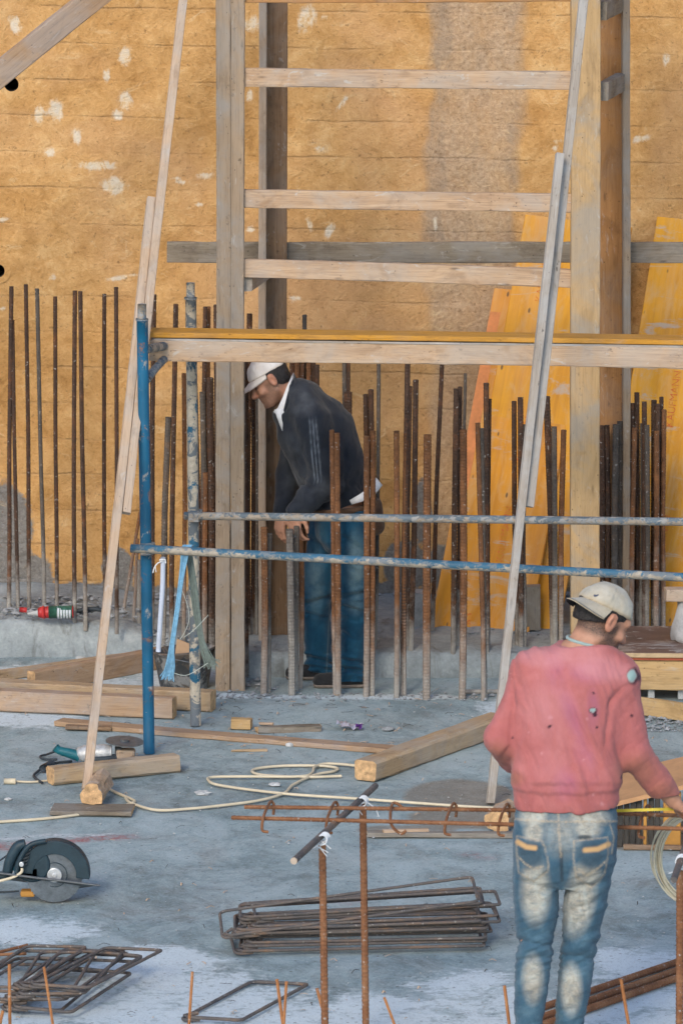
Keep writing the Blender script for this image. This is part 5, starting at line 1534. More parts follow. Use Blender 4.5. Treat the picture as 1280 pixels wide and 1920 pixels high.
# ================================================================== PEOPLE
class SDF:
    """signed distance field on a grid; soft unions give continuous figures"""
    def __init__(s, lo, hi, h):
        s.lo = np.array(lo, float); s.h = h
        n = np.ceil((np.array(hi) - s.lo) / h).astype(int) + 1
        s.F = np.full(n, 0.25, np.float32)
        s.ax = [s.lo[i] + h * np.arange(n[i]) for i in range(3)]
    def sub(s, lo, hi, m=0.07):
        sl = []
        for i in range(3):
            a = int(max(0, math.floor((lo[i] - m - s.lo[i]) / s.h)))
            b = int(min(s.F.shape[i], math.ceil((hi[i] + m - s.lo[i]) / s.h) + 1))
            sl.append(slice(a, max(a, b)))
        x = s.ax[0][sl[0]][:, None, None]; y = s.ax[1][sl[1]][None, :, None]; z = s.ax[2][sl[2]][None, None, :]
        return tuple(sl), x, y, z
    def smin(s, sl, d, k):
        f = s.F[sl]
        d = d.astype(np.float32)
        if k <= 0:
            s.F[sl] = np.minimum(f, d)
            return
        hh = np.clip(k - np.abs(f - d), 0, None) / k
        s.F[sl] = np.minimum(f, d) - hh * hh * k * 0.25
    def rc(s, a, b, ra, rb=None, k=0.02, sq=1.0):
        """tapered capsule; sq stretches it along world Y"""
        rb = ra if rb is None else rb
        a = np.array(a, float); b = np.array(b, float)
        R = max(ra, rb) * max(1, sq)
        sl, x, y, z = s.sub(np.minimum(a, b) - R, np.maximum(a, b) + R)
        ab = b - a
        ab2 = ab.copy(); ab2[1] /= sq
        dx, dy, dz = x - a[0], (y - a[1]) / sq, z - a[2]
        t = np.clip((dx * ab2[0] + dy * ab2[1] + dz * ab2[2]) / max(1e-9, ab2 @ ab2), 0, 1)
        d = np.sqrt((dx - t * ab2[0]) ** 2 + (dy - t * ab2[1]) ** 2 + (dz - t * ab2[2]) ** 2) - (ra + (rb - ra) * t)
        s.smin(sl, d, k)
    def ell_d(s, c, Rm, r, m=0.07):
        c = np.array(c, float); r = np.array(r, float); Rm = np.array(Rm, float)   # rows are the ellipsoid's axes
        mx = r.max()
        sl, x, y, z = s.sub(c - mx, c + mx, m)
        dx, dy, dz = x - c[0], y - c[1], z - c[2]
        u = [Rm[i][0] * dx + Rm[i][1] * dy + Rm[i][2] * dz for i in range(3)]
        k0 = np.sqrt(sum((u[i] / r[i]) ** 2 for i in range(3)))
        k1 = np.sqrt(sum((u[i] / r[i] ** 2) ** 2 for i in range(3))) + 1e-9
        return sl, k0 * (k0 - 1) / k1
    def ell(s, c, Rm, r, k=0.02):
        sl, d = s.ell_d(c, Rm, r)
        s.smin(sl, d, k)
    def ell_cut(s, c, Rm, r, k=0.01):
        sl, d = s.ell_d(c, Rm, r, 0.02)
        f = s.F[sl]
        hh = np.clip(k - np.abs(f + d), 0, None) / k
        s.F[sl] = np.maximum(f, -d) + hh * hh * k * 0.25
    def loft(s, lev, k=0.02, p=2.3):
        """lev: (z, cx, cy, rx, ry) from bottom to top"""
        L = np.array(sorted([tuple(l) for l in lev]), float)
        lo = [(L[:, 1] - L[:, 3]).min(), (L[:, 2] - L[:, 4]).min(), L[0, 0]]
        hi = [(L[:, 1] + L[:, 3]).max(), (L[:, 2] + L[:, 4]).max(), L[-1, 0]]
        sl, x, y, z = s.sub(lo, hi)
        zz = z.ravel()
        cx, cy, rx, ry = [np.interp(zz, L[:, 0], L[:, i])[None, None, :] for i in range(1, 5)]
        q = (np.abs((x - cx) / rx) ** p + np.abs((y - cy) / ry) ** p) ** (1 / p)
        d = (q - 1) * np.minimum(rx, ry)
        d = np.maximum(d, np.maximum(L[0, 0] - z, z - L[-1, 0]))
        s.smin(sl, d, k)
    def cut(s, c, n, k=0.0):
        """keep the side of the plane that n points away from"""
        n = np.array(n, float); n /= np.linalg.norm(n)
        d = (s.ax[0][:, None, None] - c[0]) * n[0] + (s.ax[1][None, :, None] - c[1]) * n[1] + (s.ax[2][None, None, :] - c[2]) * n[2]
        s.F = np.maximum(s.F, d.astype(np.float32))
    def mesh(s, smooth=2):
        F = s.F
        F[0, :, :] = F[-1, :, :] = 0.2; F[:, 0, :] = F[:, -1, :] = 0.2; F[:, :, 0] = F[:, :, -1] = 0.2
        inn = F < 0
        c = inn[:-1, :-1, :-1].astype(np.int8)
        cnt = np.zeros_like(c)
        for a in (0, 1):
            for b in (0, 1):
                for d in (0, 1):
                    cnt += inn[a:F.shape[0]-1+a, b:F.shape[1]-1+b, d:F.shape[2]-1+d]
        act = (cnt > 0) & (cnt < 8)
        idx = np.argwhere(act)
        vid = -np.ones(act.shape, np.int64)
        vid[act] = np.arange(len(idx))
        val = {}
        for a in (0, 1):
            for b in (0, 1):
                for d in (0, 1):
                    val[(a, b, d)] = F[idx[:, 0]+a, idx[:, 1]+b, idx[:, 2]+d].astype(float)
        acc = np.zeros((len(idx), 3)); n = np.zeros(len(idx))
        ks = list(val)
        for i in range(8):
            for j in range(i + 1, 8):
                p, q_ = ks[i], ks[j]
                if sum(abs(p[m] - q_[m]) for m in range(3)) != 1:
                    continue
                fa, fb = val[p], val[q_]
                m = (fa < 0) != (fb < 0)
                t = np.where(m, fa / np.where(m, fa - fb, 1), 0)
                pt = np.array(p)[None] + (np.array(q_) - np.array(p))[None] * t[:, None]
                acc[m] += pt[m]; n[m] += 1
        co = s.lo + s.h * (idx + acc / n[:, None])
        quads = []
        for ax in range(3):
            sh = [slice(None)] * 3; sh2 = [slice(None)] * 3
            sh[ax] = slice(0, -1); sh2[ax] = slice(1, None)
            ch = inn[tuple(sh)] != inn[tuple(sh2)]
            e = np.argwhere(ch)
            o1, o2 = [i for i in range(3) if i != ax]
            ok = (e[:, o1] > 0) & (e[:, o2] > 0) & (e[:, o1] < F.shape[o1]-1) & (e[:, o2] < F.shape[o2]-1)
            e = e[ok]
            def cell(d1, d2):
                k = e.copy(); k[:, o1] -= d1; k[:, o2] -= d2
                return vid[k[:, 0], k[:, 1], k[:, 2]]
            qd = np.stack([cell(1, 1), cell(0, 1), cell(0, 0), cell(1, 0)], 1)
            flip = ~inn[e[:, 0], e[:, 1], e[:, 2]]
            if ax == 1:
                flip = ~flip
            qd[flip] = qd[flip][:, ::-1]
            quads.append(qd)
        q_ = np.concatenate(quads)
        q_ = q_[(q_ >= 0).all(1)]
        for _ in range(smooth):
            a2 = np.zeros_like(co); n2 = np.zeros(len(co))
            for i in range(4):
                np.add.at(a2, q_[:, i], co[q_[:, (i+1) % 4]]); np.add.at(n2, q_[:, i], 1)
                np.add.at(a2, q_[:, i], co[q_[:, (i-1) % 4]]); np.add.at(n2, q_[:, i], 1)
            m = n2 > 0
            co[m] = co[m] * 0.5 + a2[m] / n2[m][:, None] * 0.5
        return co, q_
def vnormals(co, q):
    n = np.cross(co[q[:, 2]] - co[q[:, 0]], co[q[:, 3]] - co[q[:, 1]])
    out = np.zeros_like(co)
    for i in range(4):
        np.add.at(out, q[:, i], n)
    return out / (np.linalg.norm(out, axis=1)[:, None] + 1e-12)
def to_px(co):
    """photo coordinates of world points (used to lay cloth patterns out on garments in their own plane)"""
    d = co - np.array(_C)
    f = d @ np.array(_F)
    return 640 + FPX * (d[:, 0] / f), 960 - FPX * (d @ np.array(_U)) / f
def sdf_obj(name, sd, mat, parent, origin, disp=None, attrs=None, smooth=2):
    co, q = sd.mesh(smooth)
    n = vnormals(co, q)
    if disp is not None:
        co = co + n * disp(co, n)[:, None]
        n = vnormals(co, q)
    at = attrs(co, n) if attrs else None
    o0 = np.array(origin)
    me = np_mesh(name, co - o0, q, at)
    return link(name, me, mat, parent, Matrix.Translation(Vector(origin)), True)
class HeadFrame:
    def __init__(s, c, fwd, up, k=1.0):
        f = np.array(fwd, float); f /= np.linalg.norm(f)
        u = np.array(up, float); u -= f * (u @ f); u /= np.linalg.norm(u)
        s.c = np.array(c, float); s.f = f; s.u = u; s.r = np.cross(f, u); s.k = k
        s.R = np.stack([s.r, s.f, s.u])
    def __call__(s, x, y, z):
        return s.c + s.k * (s.r * x + s.f * y + s.u * z)
    def loc(s, co):
        return (co - s.c) @ s.R.T / s.k
def add_head(sd, H, neck_base, neck_r=0.056):
    k = H.k
    E = lambda c, r, kk=0.02: sd.ell(H(*c), H.R, np.array(r) * k, kk)
    E((0, -0.012, 0.040), (0.077, 0.098, 0.088), 0.0)
    E((0, 0.030, -0.040), (0.060, 0.066, 0.080), 0.03)
    sd.rc(H(-0.030, 0.052, -0.098), H(0.030, 0.052, -0.098), 0.020 * k, None, 0.03)
    E((0, 0.078, -0.104), (0.024, 0.020, 0.018), 0.02)
    sd.rc(H(-0.056, -0.005, -0.055), H(-0.028, 0.060, -0.100), 0.020 * k, 0.016 * k, 0.025)
    sd.rc(H(0.056, -0.005, -0.055), H(0.028, 0.060, -0.100), 0.020 * k, 0.016 * k, 0.025)
    sd.rc(H(-0.045, 0.072, 0.030), H(0.045, 0.072, 0.030), 0.014 * k, None, 0.02)      # brow
    for sx in (-1, 1):
        E((sx * 0.045, 0.066, -0.025), (0.020, 0.018, 0.017), 0.02)                     # cheekbone
        sd.ell_cut(H(sx * 0.033, 0.097, 0.006), H.R, np.array((0.020, 0.016, 0.012)) * k, 0.012)
        E((sx * 0.032, 0.076, 0.004), (0.014, 0.0135, 0.0125), 0.004)                    # eyeball
    sd.rc(H(0, 0.090, 0.018), H(0, 0.116, -0.030), 0.009 * k, 0.0125 * k, 0.014)       # nose
    for sx in (-1, 1):
        E((sx * 0.012, 0.102, -0.036), (0.009, 0.011, 0.008), 0.008)
    sd.rc(H(-0.020, 0.088, -0.060), H(0.020, 0.088, -0.060), 0.0085 * k, None, 0.010)  # lips
    sd.rc(H(-0.018, 0.087, -0.073), H(0.018, 0.087, -0.073), 0.0085 * k, None, 0.008)
    for sx in (-1, 1):                                                                    # ears
        E((sx * 0.080, -0.012, 0.004), (0.0105, 0.021, 0.035), 0.006)
        sd.rc(H(sx * 0.086, -0.022, 0.030), H(sx * 0.088, -0.026, 0.004), 0.0055 * k, None, 0.005)
        sd.rc(H(sx * 0.086, -0.022, 0.030), H(sx * 0.085, -0.002, 0.030), 0.005 * k, None, 0.005)
        sd.ell_cut(H(sx * 0.092, -0.009, 0.004), H.R, np.array((0.009, 0.0105, 0.018)) * k, 0.003)
    sd.rc(H(0, -0.022, -0.045), neck_base, neck_r, neck_r * 1.12, 0.03)
def add_hand(sd, wrist, d, n, side, curl=(0.5, 0.6, 0.4), k=1.0, spread=0.0, thumb=0.5):
    """d: wrist to knuckles; n: out of the back of the hand; side: +1 if the thumb lies along n x d"""
    d = np.array(d, float); d /= np.linalg.norm(d)
    n = np.array(n, float); n -= d * (n @ d); n /= np.linalg.norm(n)
    t = np.cross(n, d) * side
    W = np.array(wrist, float)
    L = [0.086, 0.094, 0.088, 0.070]
    for i in range(4):
        off = (0.030 - 0.020 * i)
        kn = W + k * (d * (0.088 - 0.004 * abs(i - 1)) + t * off + n * (0.004 - 0.003 * abs(i - 1.4)))
        sd.rc(W + k * (t * off * 0.65 + d * 0.006), kn, 0.0145 * k, 0.0115 * k, 0.014)
        # three bones, bending towards the palm
        ang = 0.0
        p = kn
        dd = d + t * (spread * (1.5 - i) * 0.1)
        dd /= np.linalg.norm(dd)
        for j, (f, r0, r1) in enumerate(((0.46, 0.0098, 0.0090), (0.31, 0.0090, 0.0082), (0.23, 0.0082, 0.0066))):
            ang += curl[j] * (1 + 0.12 * i)
            v = dd * math.cos(ang) - n * math.sin(ang)
            q_ = p + v * L[i] * f * k
            sd.rc(p, q_, r0 * k, r1 * k, 0.004)
            p = q_
    b0 = W + k * (t * 0.022 + d * 0.016 - n * 0.006)
    b1 = b0 + k * (t * 0.026 + d * 0.034 - n * 0.012 * (1 + thumb))
    b2 = b1 + k * (t * 0.006 + d * 0.030 - n * 0.012 * thumb)
    b3 = b2 + k * (-t * 0.004 + d * 0.024 - n * 0.012 * thumb)
    sd.rc(b0, b1, 0.0165 * k, 0.0125 * k, 0.012)
    sd.rc(b1, b2, 0.0115 * k, 0.0100 * k, 0.004)
    sd.rc(b2, b3, 0.0100 * k, 0.0075 * k, 0.004)

def skin_material():
    t = NT('skin')
    v = t.coord()
    n = t.noise(v, 40, 5, 0.6)
    c = t.ramp(n, [(0.3, (0.40, 0.200, 0.128)), (0.7, (0.49, 0.255, 0.168))])
    c = t.mix(t.math('MULTIPLY', t.attr('flush'), 0.35), c, (0.47, 0.175, 0.115))
    bn = t.noise(v, 260, 3, 0.7)
    c = t.mix(t.math('MULTIPLY', t.attr('beard'), t.ramp(bn, [(0.3, 0.45), (0.6, 0.95)])), c, (0.045, 0.032, 0.027))
    c = t.mix(t.attr('dark'), c, (0.022, 0.016, 0.014))
    m = t.done(c, 0.55, 0, t.bump(n, 0.15, 0.002), 0.35)
    t.b.inputs['Subsurface Weight'].default_value = 0.0
    t.b.inputs['Subsurface Radius'].default_value = (0.02, 0.008, 0.004)
    return m
M['skin'] = skin_material()
def hair_material():
    t = NT('hair')
    v = t.coord()
    n = t.noise(v, 180, 4, 0.7)
    c = t.ramp(n, [(0.35, (0.010, 0.009, 0.010)), (0.7, (0.045, 0.038, 0.036))])
    return t.done(c, 0.6, 0, t.bump(n, 0.9, 0.004), 0.3)
M['hair'] = hair_material()
def fabric(name, stops, scale=18, weave=420, bump=0.3, extra=None, rough=0.9):
    t = NT(name)
    v = t.coord()
    a = t.noise(v, scale, 6, 0.65, 0.4)
    w = t.noise(v, weave, 2, 0.6)
    f = t.math('ADD', t.math('MULTIPLY', a, 0.75), t.math('MULTIPLY', w, 0.25))
    c = t.ramp(f, stops)
    if extra:
        c = extra(t, v, c, a, w)
    cr1 = t.math('ABSOLUTE', t.math('SUBTRACT', t.noise(t.map(v, (1.0, 1.0, 0.55), (0, 0, 0), (0, 0.5, 0)), 13, 3, 0.55, 0.7), 0.5))
    ridge = t.ramp(cr1, [(0.0, 0.0), (0.07, 1.0)])
    nb = t.bump(ridge, 0.14, 0.005)
    m = t.done(c, rough, 0, t.bump(t.math('ADD', w, t.math('MULTIPLY', a, 0.4)), bump, 0.003, nb), 0.15)
    t.b.inputs['Sheen Weight'].default_value = 0.12
    return m
def sweater_extra(t, v, c, a, w):
    c = t.mix(t.math('MULTIPLY', t.attr('purple'), t.ramp(t.noise(v, 9, 4, 0.7), [(0.3, 0.08), (0.65, 0.36)])), c, (0.40, 0.14, 0.28))
    c = t.mix(t.math('MULTIPLY', t.attr('fade'), 0.60), c, (0.56, 0.25, 0.265))
    n1 = t.noise(t.map(v, (1, 1, 0.5)), 6, 6, 0.7, 1.0)
    c = t.mix(t.math('MULTIPLY', t.ramp(n1, [(0.5, 0.0), (0.68, 1.0)]), 0.30), c, (0.40, 0.10, 0.07))
    sp = t.vor(v, 32)
    sm = t.math('MULTIPLY', t.ramp(sp, [(0.03, 1.0), (0.055, 0.0)]), t.ramp(t.noise(v, 8, 3), [(0.52, 0.0), (0.60, 1.0)]))
    c = t.mix(t.math('MULTIPLY', sm, 0.7), c, (0.66, 0.52, 0.52))
    c = t.mix(t.attr('grime'), c, (0.30, 0.125, 0.075))
    c = t.mix(t.attr('dark'), c, (0.06, 0.022, 0.035))
    c = t.mix(t.attr('teal'), c, (0.30, 0.42, 0.40))
    return c
M['sweater'] = fabric('sweater', [(0.30, (0.36, 0.108, 0.104)), (0.5, (0.43, 0.138, 0.134)), (0.70, (0.49, 0.175, 0.170))], 10, 520, 0.35, sweater_extra)
def jeans_extra(t, v, c, a, w):
    fn = t.noise(t.map(v, (1.6, 1.6, 1)), 13, 6, 0.65, 0.8)
    fn2 = t.noise(t.map(v, (1.0, 1.0, 2.6)), 34, 4, 0.7, 0.5)
    f = t.math('MULTIPLY', t.attr('fade'), t.math('MULTIPLY', t.ramp(fn, [(0.30, 0.35), (0.58, 1.0)]), t.ramp(fn2, [(0.30, 0.55), (0.55, 1.0)])))
    c = t.mix(f, c, t.ramp(fn, [(0.35, (0.52, 0.42, 0.29)), (0.65, (0.44, 0.46, 0.43))]))
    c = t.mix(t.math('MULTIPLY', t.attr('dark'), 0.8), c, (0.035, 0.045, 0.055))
    c = t.mix(t.math('MULTIPLY', t.attr('stitch'), t.ramp(t.noise(v, 120, 2), [(0.35, 0.15), (0.6, 0.6)])), c, (0.50, 0.40, 0.28))
    c = t.mix(t.attr('patch'), c, (0.58, 0.36, 0.17))
    return c
M['jeans'] = fabric('jeans', [(0.30, (0.028, 0.070, 0.112)), (0.5, (0.054, 0.115, 0.168)), (0.70, (0.110, 0.190, 0.245))], 14, 480, 0.4, jeans_extra)
M['jeans_blue'] = fabric('jeans_blue', [(0.30, (0.003, 0.027, 0.060)), (0.5, (0.007, 0.048, 0.092)), (0.70, (0.018, 0.080, 0.135))], 12, 480, 0.4,
                         lambda t, v, c, a, w: t.mix(t.math('MULTIPLY', t.attr('fade'), t.ramp(t.noise(v, 16, 4, 0.7), [(0.30, 0.15), (0.62, 0.8)])), t.mix(t.math('MULTIPLY', t.attr('stitch'), 0.5), c, (0.2, 0.22, 0.2)), (0.115, 0.175, 0.20)))
M['jacket'] = fabric('jacket', [(0.30, (0.011, 0.014, 0.021)), (0.5, (0.018, 0.022, 0.031)), (0.70, (0.030, 0.034, 0.044))], 9, 520, 0.3,
                     lambda t, v, c, a, w: t.mix(t.attr('stitch'), t.mix(t.math('MULTIPLY', t.attr('fade'), 0.7), c, (0.15, 0.155, 0.165)), (0.16, 0.18, 0.21)))
M['cap_cloth'] = fabric('cap_cloth', [(0.30, (0.34, 0.305, 0.24)), (0.6, (0.50, 0.46, 0.385))], 16, 480, 0.25,
                        lambda t, v, c, a, w: t.mix(t.math('MULTIPLY', t.attr('stain'), 0.8), c, (0.45, 0.32, 0.17)))
M['cap_white'] = fabric('cap_white', [(0.30, (0.58, 0.53, 0.50)), (0.6, (0.72, 0.69, 0.67))], 12, 480, 0.25,
                        lambda t, v, c, a, w: t.mix(t.math('MULTIPLY', t.attr('stain'), 0.6), c, (0.55, 0.40, 0.26)))
M['cap_under'] = plain('cap_under', (0.05, 0.045, 0.05), 0.9, 0, 0.3, 30, 0.2)
M['swoosh'] = plain('swoosh', (0.06, 0.07, 0.11), 0.8, 0, 0.2, 30, 0.1)
M['teal_cloth'] = fabric('teal_cloth', [(0.3, (0.24, 0.33, 0.32)), (0.7, (0.38, 0.48, 0.46))], 30, 480, 0.3)
M['white_cloth'] = fabric('white_cloth', [(0.3, (0.58, 0.58, 0.60)), (0.7, (0.74, 0.74, 0.76))], 30, 480, 0.3)
M['leather'] = fabric('leather', [(0.3, (0.055, 0.03, 0.02)), (0.7, (0.15, 0.085, 0.05))], 16, 300, 0.5)
M['shoe'] = fabric('shoe', [(0.3, (0.010, 0.011, 0.013)), (0.7, (0.035, 0.035, 0.038))], 16, 300, 0.5)
M['sole'] = plain('sole', (0.20, 0.165, 0.14), 0.9, 0, 0.35, 20, 0.3)

def face_attrs(H, gain=0.72):
    def fn(co, n):
        p = H.loc(co)
        x, y, z = p[:, 0], p[:, 1], p[:, 2]
        near = (np.abs(x) < 0.11) & (np.abs(y) < 0.15) & (np.abs(z) < 0.16)
        jaw = sstep(-0.022, -0.050, z + 0.25 * (np.abs(x) - 0.06) * 0) * sstep(-0.035, 0.0, y)
        side = sstep(0.030, 0.046, np.abs(x)) * sstep(0.035, -0.010, z) * sstep(-0.012, 0.010, y) * sstep(0.050, 0.030, y)
        stache = np.clip(1 - np.abs(z + 0.050) / 0.009, 0, 1) * (np.abs(x) < 0.030) * (y > 0.06)
        beard = np.clip(np.maximum(np.maximum(jaw * sstep(-0.135, -0.118, z), side), stache), 0, 1) * near
        lips = np.clip(1.4 - np.abs(z + 0.066) / 0.010, 0, 1) * (np.abs(x) < 0.024) * (y > 0.075)
        beard = beard * (1 - lips)
        crop = 1.3 * sstep(-0.080, -0.026, z) * sstep(0.030, -0.005, y) * near * (np.abs(x) < 0.0745)
        beard = np.maximum(beard, crop * 1.05)
        brow = np.clip(1.5 - np.abs(z - 0.034 + 0.10 * (np.abs(x) - 0.03)) / 0.006, 0, 1) * sstep(0.008, 0.014, np.abs(x)) * sstep(0.056, 0.048, np.abs(x)) * (y > 0.05)
        eye = np.clip(1.5 - np.hypot((np.abs(x) - 0.032) / 0.013, (z - 0.005) / 0.0065), 0, 1) * (y > 0.06)
        mouth = np.clip(1.4 - np.abs(z + 0.0665) / 0.0040, 0, 1) * (np.abs(x) < 0.024) * (y > 0.07) * 0.8
        dark = np.clip(np.maximum(np.maximum(brow, eye), mouth), 0, 1) * near
        flush = np.clip(np.maximum(blob(y, z, (0.11, -0.03), 0.03, 0.03) * 2, np.clip((np.abs(x) - 0.076) / 0.008, 0, 1)), 0, 1) * near
        flush = np.maximum(flush, lips * near * 0.8)
        return dict(beard=np.clip(beard * gain, 0, 1), dark=dark, flush=flush)
    return fn
def cap(H, parent, origin, mat, brim_dir, brim_drop, name='cap', tilt=0.0, brim_len=0.075, curve=2.6, span=0.92):
    """baseball cap: six-panel dome with a stitched edge, and a curved brim"""
    lo, hi = H.c - 0.24, H.c + 0.24
    sd = SDF(lo, hi, 0.0042)
    sd.ell(H(0, -0.012, 0.040), H.R, np.array((0.086, 0.107, 0.097)) * H.k, 0)
    # lower edge of the dome: tilted plane in head coordinates
    bf = np.array(brim_dir, float); bf -= H.u * (bf @ H.u); bf /= np.linalg.norm(bf)
    nrm = -(H.u - bf * tilt)
    sd.cut(H(0, -0.012, 0.048), nrm)
    def disp(co, n):
        p = H.loc(co)
        a = np.arctan2(p[:, 0], p[:, 1])
        seam = np.abs(((a / (math.pi / 3)) % 1.0) - 0.5)
        return -0.0016 * np.clip(1 - (0.5 - seam) / 0.05, 0, 1) + 0.003 * fbm(p * 40, 3) + 0.007 * fbm(p * 15 + 3, 2)
    def at(co, n):
        p = H.loc(co)
        low = sstep(0.066, 0.046, p[:, 2] + 0.0 * p[:, 0])
        return dict(stain=np.clip(low * 0.5 + 0.45 * np.clip(fbm(p * 22, 4), 0, 1), 0, 1))
    o = sdf_obj(name, sd, mat, parent, origin, disp, at, 1)
    # brim: curved thin solid
    side = np.cross(bf, H.u)
    V, Fc = [], []
    nu, nv = 20, 7
    for layer in (0, 1):
        for j in range(nv):
            for i in range(nu + 1):
                a = (i / nu - 0.5) * math.pi * span
                rr = 0.086 + brim_len * (j / (nv - 1)) * (0.45 + 0.55 * math.cos(a))
                sx = math.sin(a) * (0.080 + 0.012 * j / (nv - 1) * math.cos(a))
                fx = math.cos(a) * rr * 1.0 + 0.004
                drop = brim_drop * (fx - 0.086 * math.cos(a) - 0.004) + curve * sx * sx * (0.05 + 0.95 * j / (nv - 1)) + (0.0035 if layer else 0)
                p = H(0, -0.012, 0.052 + tilt * fx) + bf * fx * H.k + side * sx * H.k - H.u * drop * H.k
                V.append(p - np.array(origin))
    m = nv * (nu + 1)
    for layer in (0, 1):
        for j in range(nv - 1):
            for i in range(nu):
                q_ = [layer*m + j*(nu+1) + i, layer*m + j*(nu+1) + i + 1, layer*m + (j+1)*(nu+1) + i + 1, layer*m + (j+1)*(nu+1) + i]
                Fc.append(tuple(q_ if layer else q_[::-1]))
    for i in range(nu):
        a0 = (nv-1)*(nu+1) + i
        Fc.append((a0, a0 + 1, m + a0 + 1, m + a0))
    me = mesh('brim', V, Fc)
    b = link('brim', me, [mat, 'cap_under'], o, Matrix.Translation(Vector(origin)), True)
    for k, pl in enumerate(me.polygons):
        pl.material_index = 1 if (nv-1)*nu <= k < 2*(nv-1)*nu else 0
    at_ = me.attributes.new('stain', 'FLOAT', 'POINT')
    at_.data.foreach_set('value', [0.25 + 0.4 * ((k % m) // (nu + 1) == nv - 1) for k in range(len(me.vertices))])
    return o
def hair_cap(H, parent, origin, region, label=None):
    sd = SDF(H.c - 0.2, H.c + 0.2, 0.0042)
    sd.ell(H(0, -0.014, 0.040), H.R, np.array((0.0805, 0.1015, 0.092)) * H.k, 0)
    sd.ell(H(0, -0.045, -0.010), H.R, np.array((0.066, 0.062, 0.070)) * H.k, 0.03)
    for (c, n) in region:
        sd.cut(H(*c), H.r * n[0] + H.f * n[1] + H.u * n[2])
    return sdf_obj('hair', sd, 'hair', parent, origin, lambda co, n: 0.0022 * fbm(co * 70, 3), None, 3)

# ------------------------------------------------------------------ worker in the pink sweater
YP = 16.78
def pp(px, py, dy=0.0):
    return np.array(P(px, py, YP + dy))
def zz(py, dy=0.0):
    return pp(1060, py, dy)[2]
SP = FPX / (YP * math.cos(PITCH) + 3.6 * math.sin(PITCH))
def lv(rows):
    """(py, cx, half width px, dy, half depth m)"""
    out = []
    for (py, cx, hw, dy, hd) in rows:
        c = pp(cx, py, dy)
        out.append((c[2], c[0], c[1], hw / SP, hd))
    return out
base_p = Vector((pp(1045, 1900)[0], YP, 0))
H1 = HeadFrame(pp(1127, 1165, 0.06), (0.78, 0.42, -0.48), (0.44, 0.20, 0.88), 1.0)
# figure
lo = np.array([pp(880, 1300)[0], YP - 0.32, -0.02]); hi = np.array([pp(1345, 1300)[0], YP + 0.55, 1.93])
sd = SDF(lo, hi, 0.0044)
LT1 = lv([(1640, 1060, 70, 0, 0.08), (1560, 1060, 84, 0, 0.10), (1480, 1062, 80, 0.01, 0.10), (1380, 1064, 80, 0.02, 0.10), (1290, 1070, 86, 0.03, 0.10), (1240, 1078, 80, 0.03, 0.08), (1205, 1092, 36, 0.035, 0.05)])
sd.loft(LT1, 0.0)
LEGL = [(1590, 1008, 44, 0, .09), (1650, 1005, 42, 0, .085), (1700, 1004, 39, 0, .078), (1770, 1003, 33, 0.0, .066), (1800, 1000, 32, 0, .064), (1850, 996, 30, -.01, .062), (1920, 990, 26, -.01, .054), (2000, 985, 24, 0, .05), (2030, 984, 24, 0, .05)]
LEGR = [(1590, 1108, 44, 0, .09), (1650, 1101, 41, 0.01, .085), (1700, 1096, 38, 0.02, .078), (1770, 1085, 32, 0.03, .066), (1800, 1081, 31, 0.03, .064), (1850, 1075, 30, .02, .062), (1920, 1067, 27, .02, .054), (2000, 1060, 24, 0.03, .05), (2030, 1058, 24, 0.03, .05)]
sd.loft(lv([(a, b, c * 0.84, d, e * 0.84) for a, b, c, d, e in LEGL]), 0.02)
sd.loft(lv([(a, b, c * 0.84, d, e * 0.84) for a, b, c, d, e in LEGR]), 0.02)
SHL, ELL, WRL = pp(992, 1254, 0.03), pp(936, 1386, 0.0), pp(985, 1452, 0.24)
SHR, ELR, WRR = pp(1160, 1268, 0.03), pp(1186, 1412, 0.02), pp(1262, 1502, 0.10)
sd.rc(SHL, ELL, 0.048, 0.040, 0.03); sd.rc(ELL, WRL, 0.040, 0.027, 0.02)
sd.rc(SHR, ELR, 0.050, 0.042, 0.03); sd.rc(ELR, WRR, 0.042, 0.028, 0.02)
add_head(sd, H1, pp(1094, 1212, 0.035), 0.054)
dR = (WRR - ELR) / np.linalg.norm(WRR - ELR)
add_hand(sd, WRR + dR * 0.01, dR + np.array([0.5, 0.1, -0.1]), (-0.35, -0.25, 0.9), 1, (0.5, 0.75, 0.5), 1.0)
dL = (WRL - ELL) / np.linalg.norm(WRL - ELL)
add_hand(sd, WRL + dL * 0.01, dL, (-0.3, -0.2, 0.9), -1, (0.5, 0.7, 0.5), 1.0)
person1 = sdf_obj('person', sd, 'skin', None, base_p, None, face_attrs(H1, 1.1), 1)
tag(person1, 'person in torn pink sweater and faded jeans seen from behind, head bent to the right', 'person')
# sweater
lo = np.array([pp(870, 1300)[0], YP - 0.35, zz(1545)]); hi = np.array([pp(1320, 1300)[0], YP + 0.45, zz(1180)])
sd = SDF(lo, hi, 0.0050)
sd.loft(lv([(1512, 1060, 93, 0.0, 0.122), (1496, 1061, 96, 0.0, 0.128), (1478, 1061, 97, 0, 0.13), (1470, 1061, 103, 0, 0.138), (1455, 1061, 103, 0, 0.138), (1400, 1062, 101, 0.01, 0.132), (1340, 1065, 101, 0.015, 0.13), (1290, 1070, 103, 0.02, 0.128), (1262, 1074, 103, 0.025, 0.118), (1240, 1079, 94, 0.03, 0.10), (1222, 1085, 74, 0.033, 0.086), (1206, 1092, 52, 0.035, 0.072)]), 0.0, 2.4)
sd.rc(SHL + np.array([0.008, 0, -0.006]), ELL, 0.058, 0.052, 0.04, 1.0)
sd.rc(ELL, ELL + (WRL - ELL) * 0.55, 0.056, 0.050, 0.02); sd.rc(ELL + (WRL - ELL) * 0.5, WRL, 0.049, 0.040, 0.02)
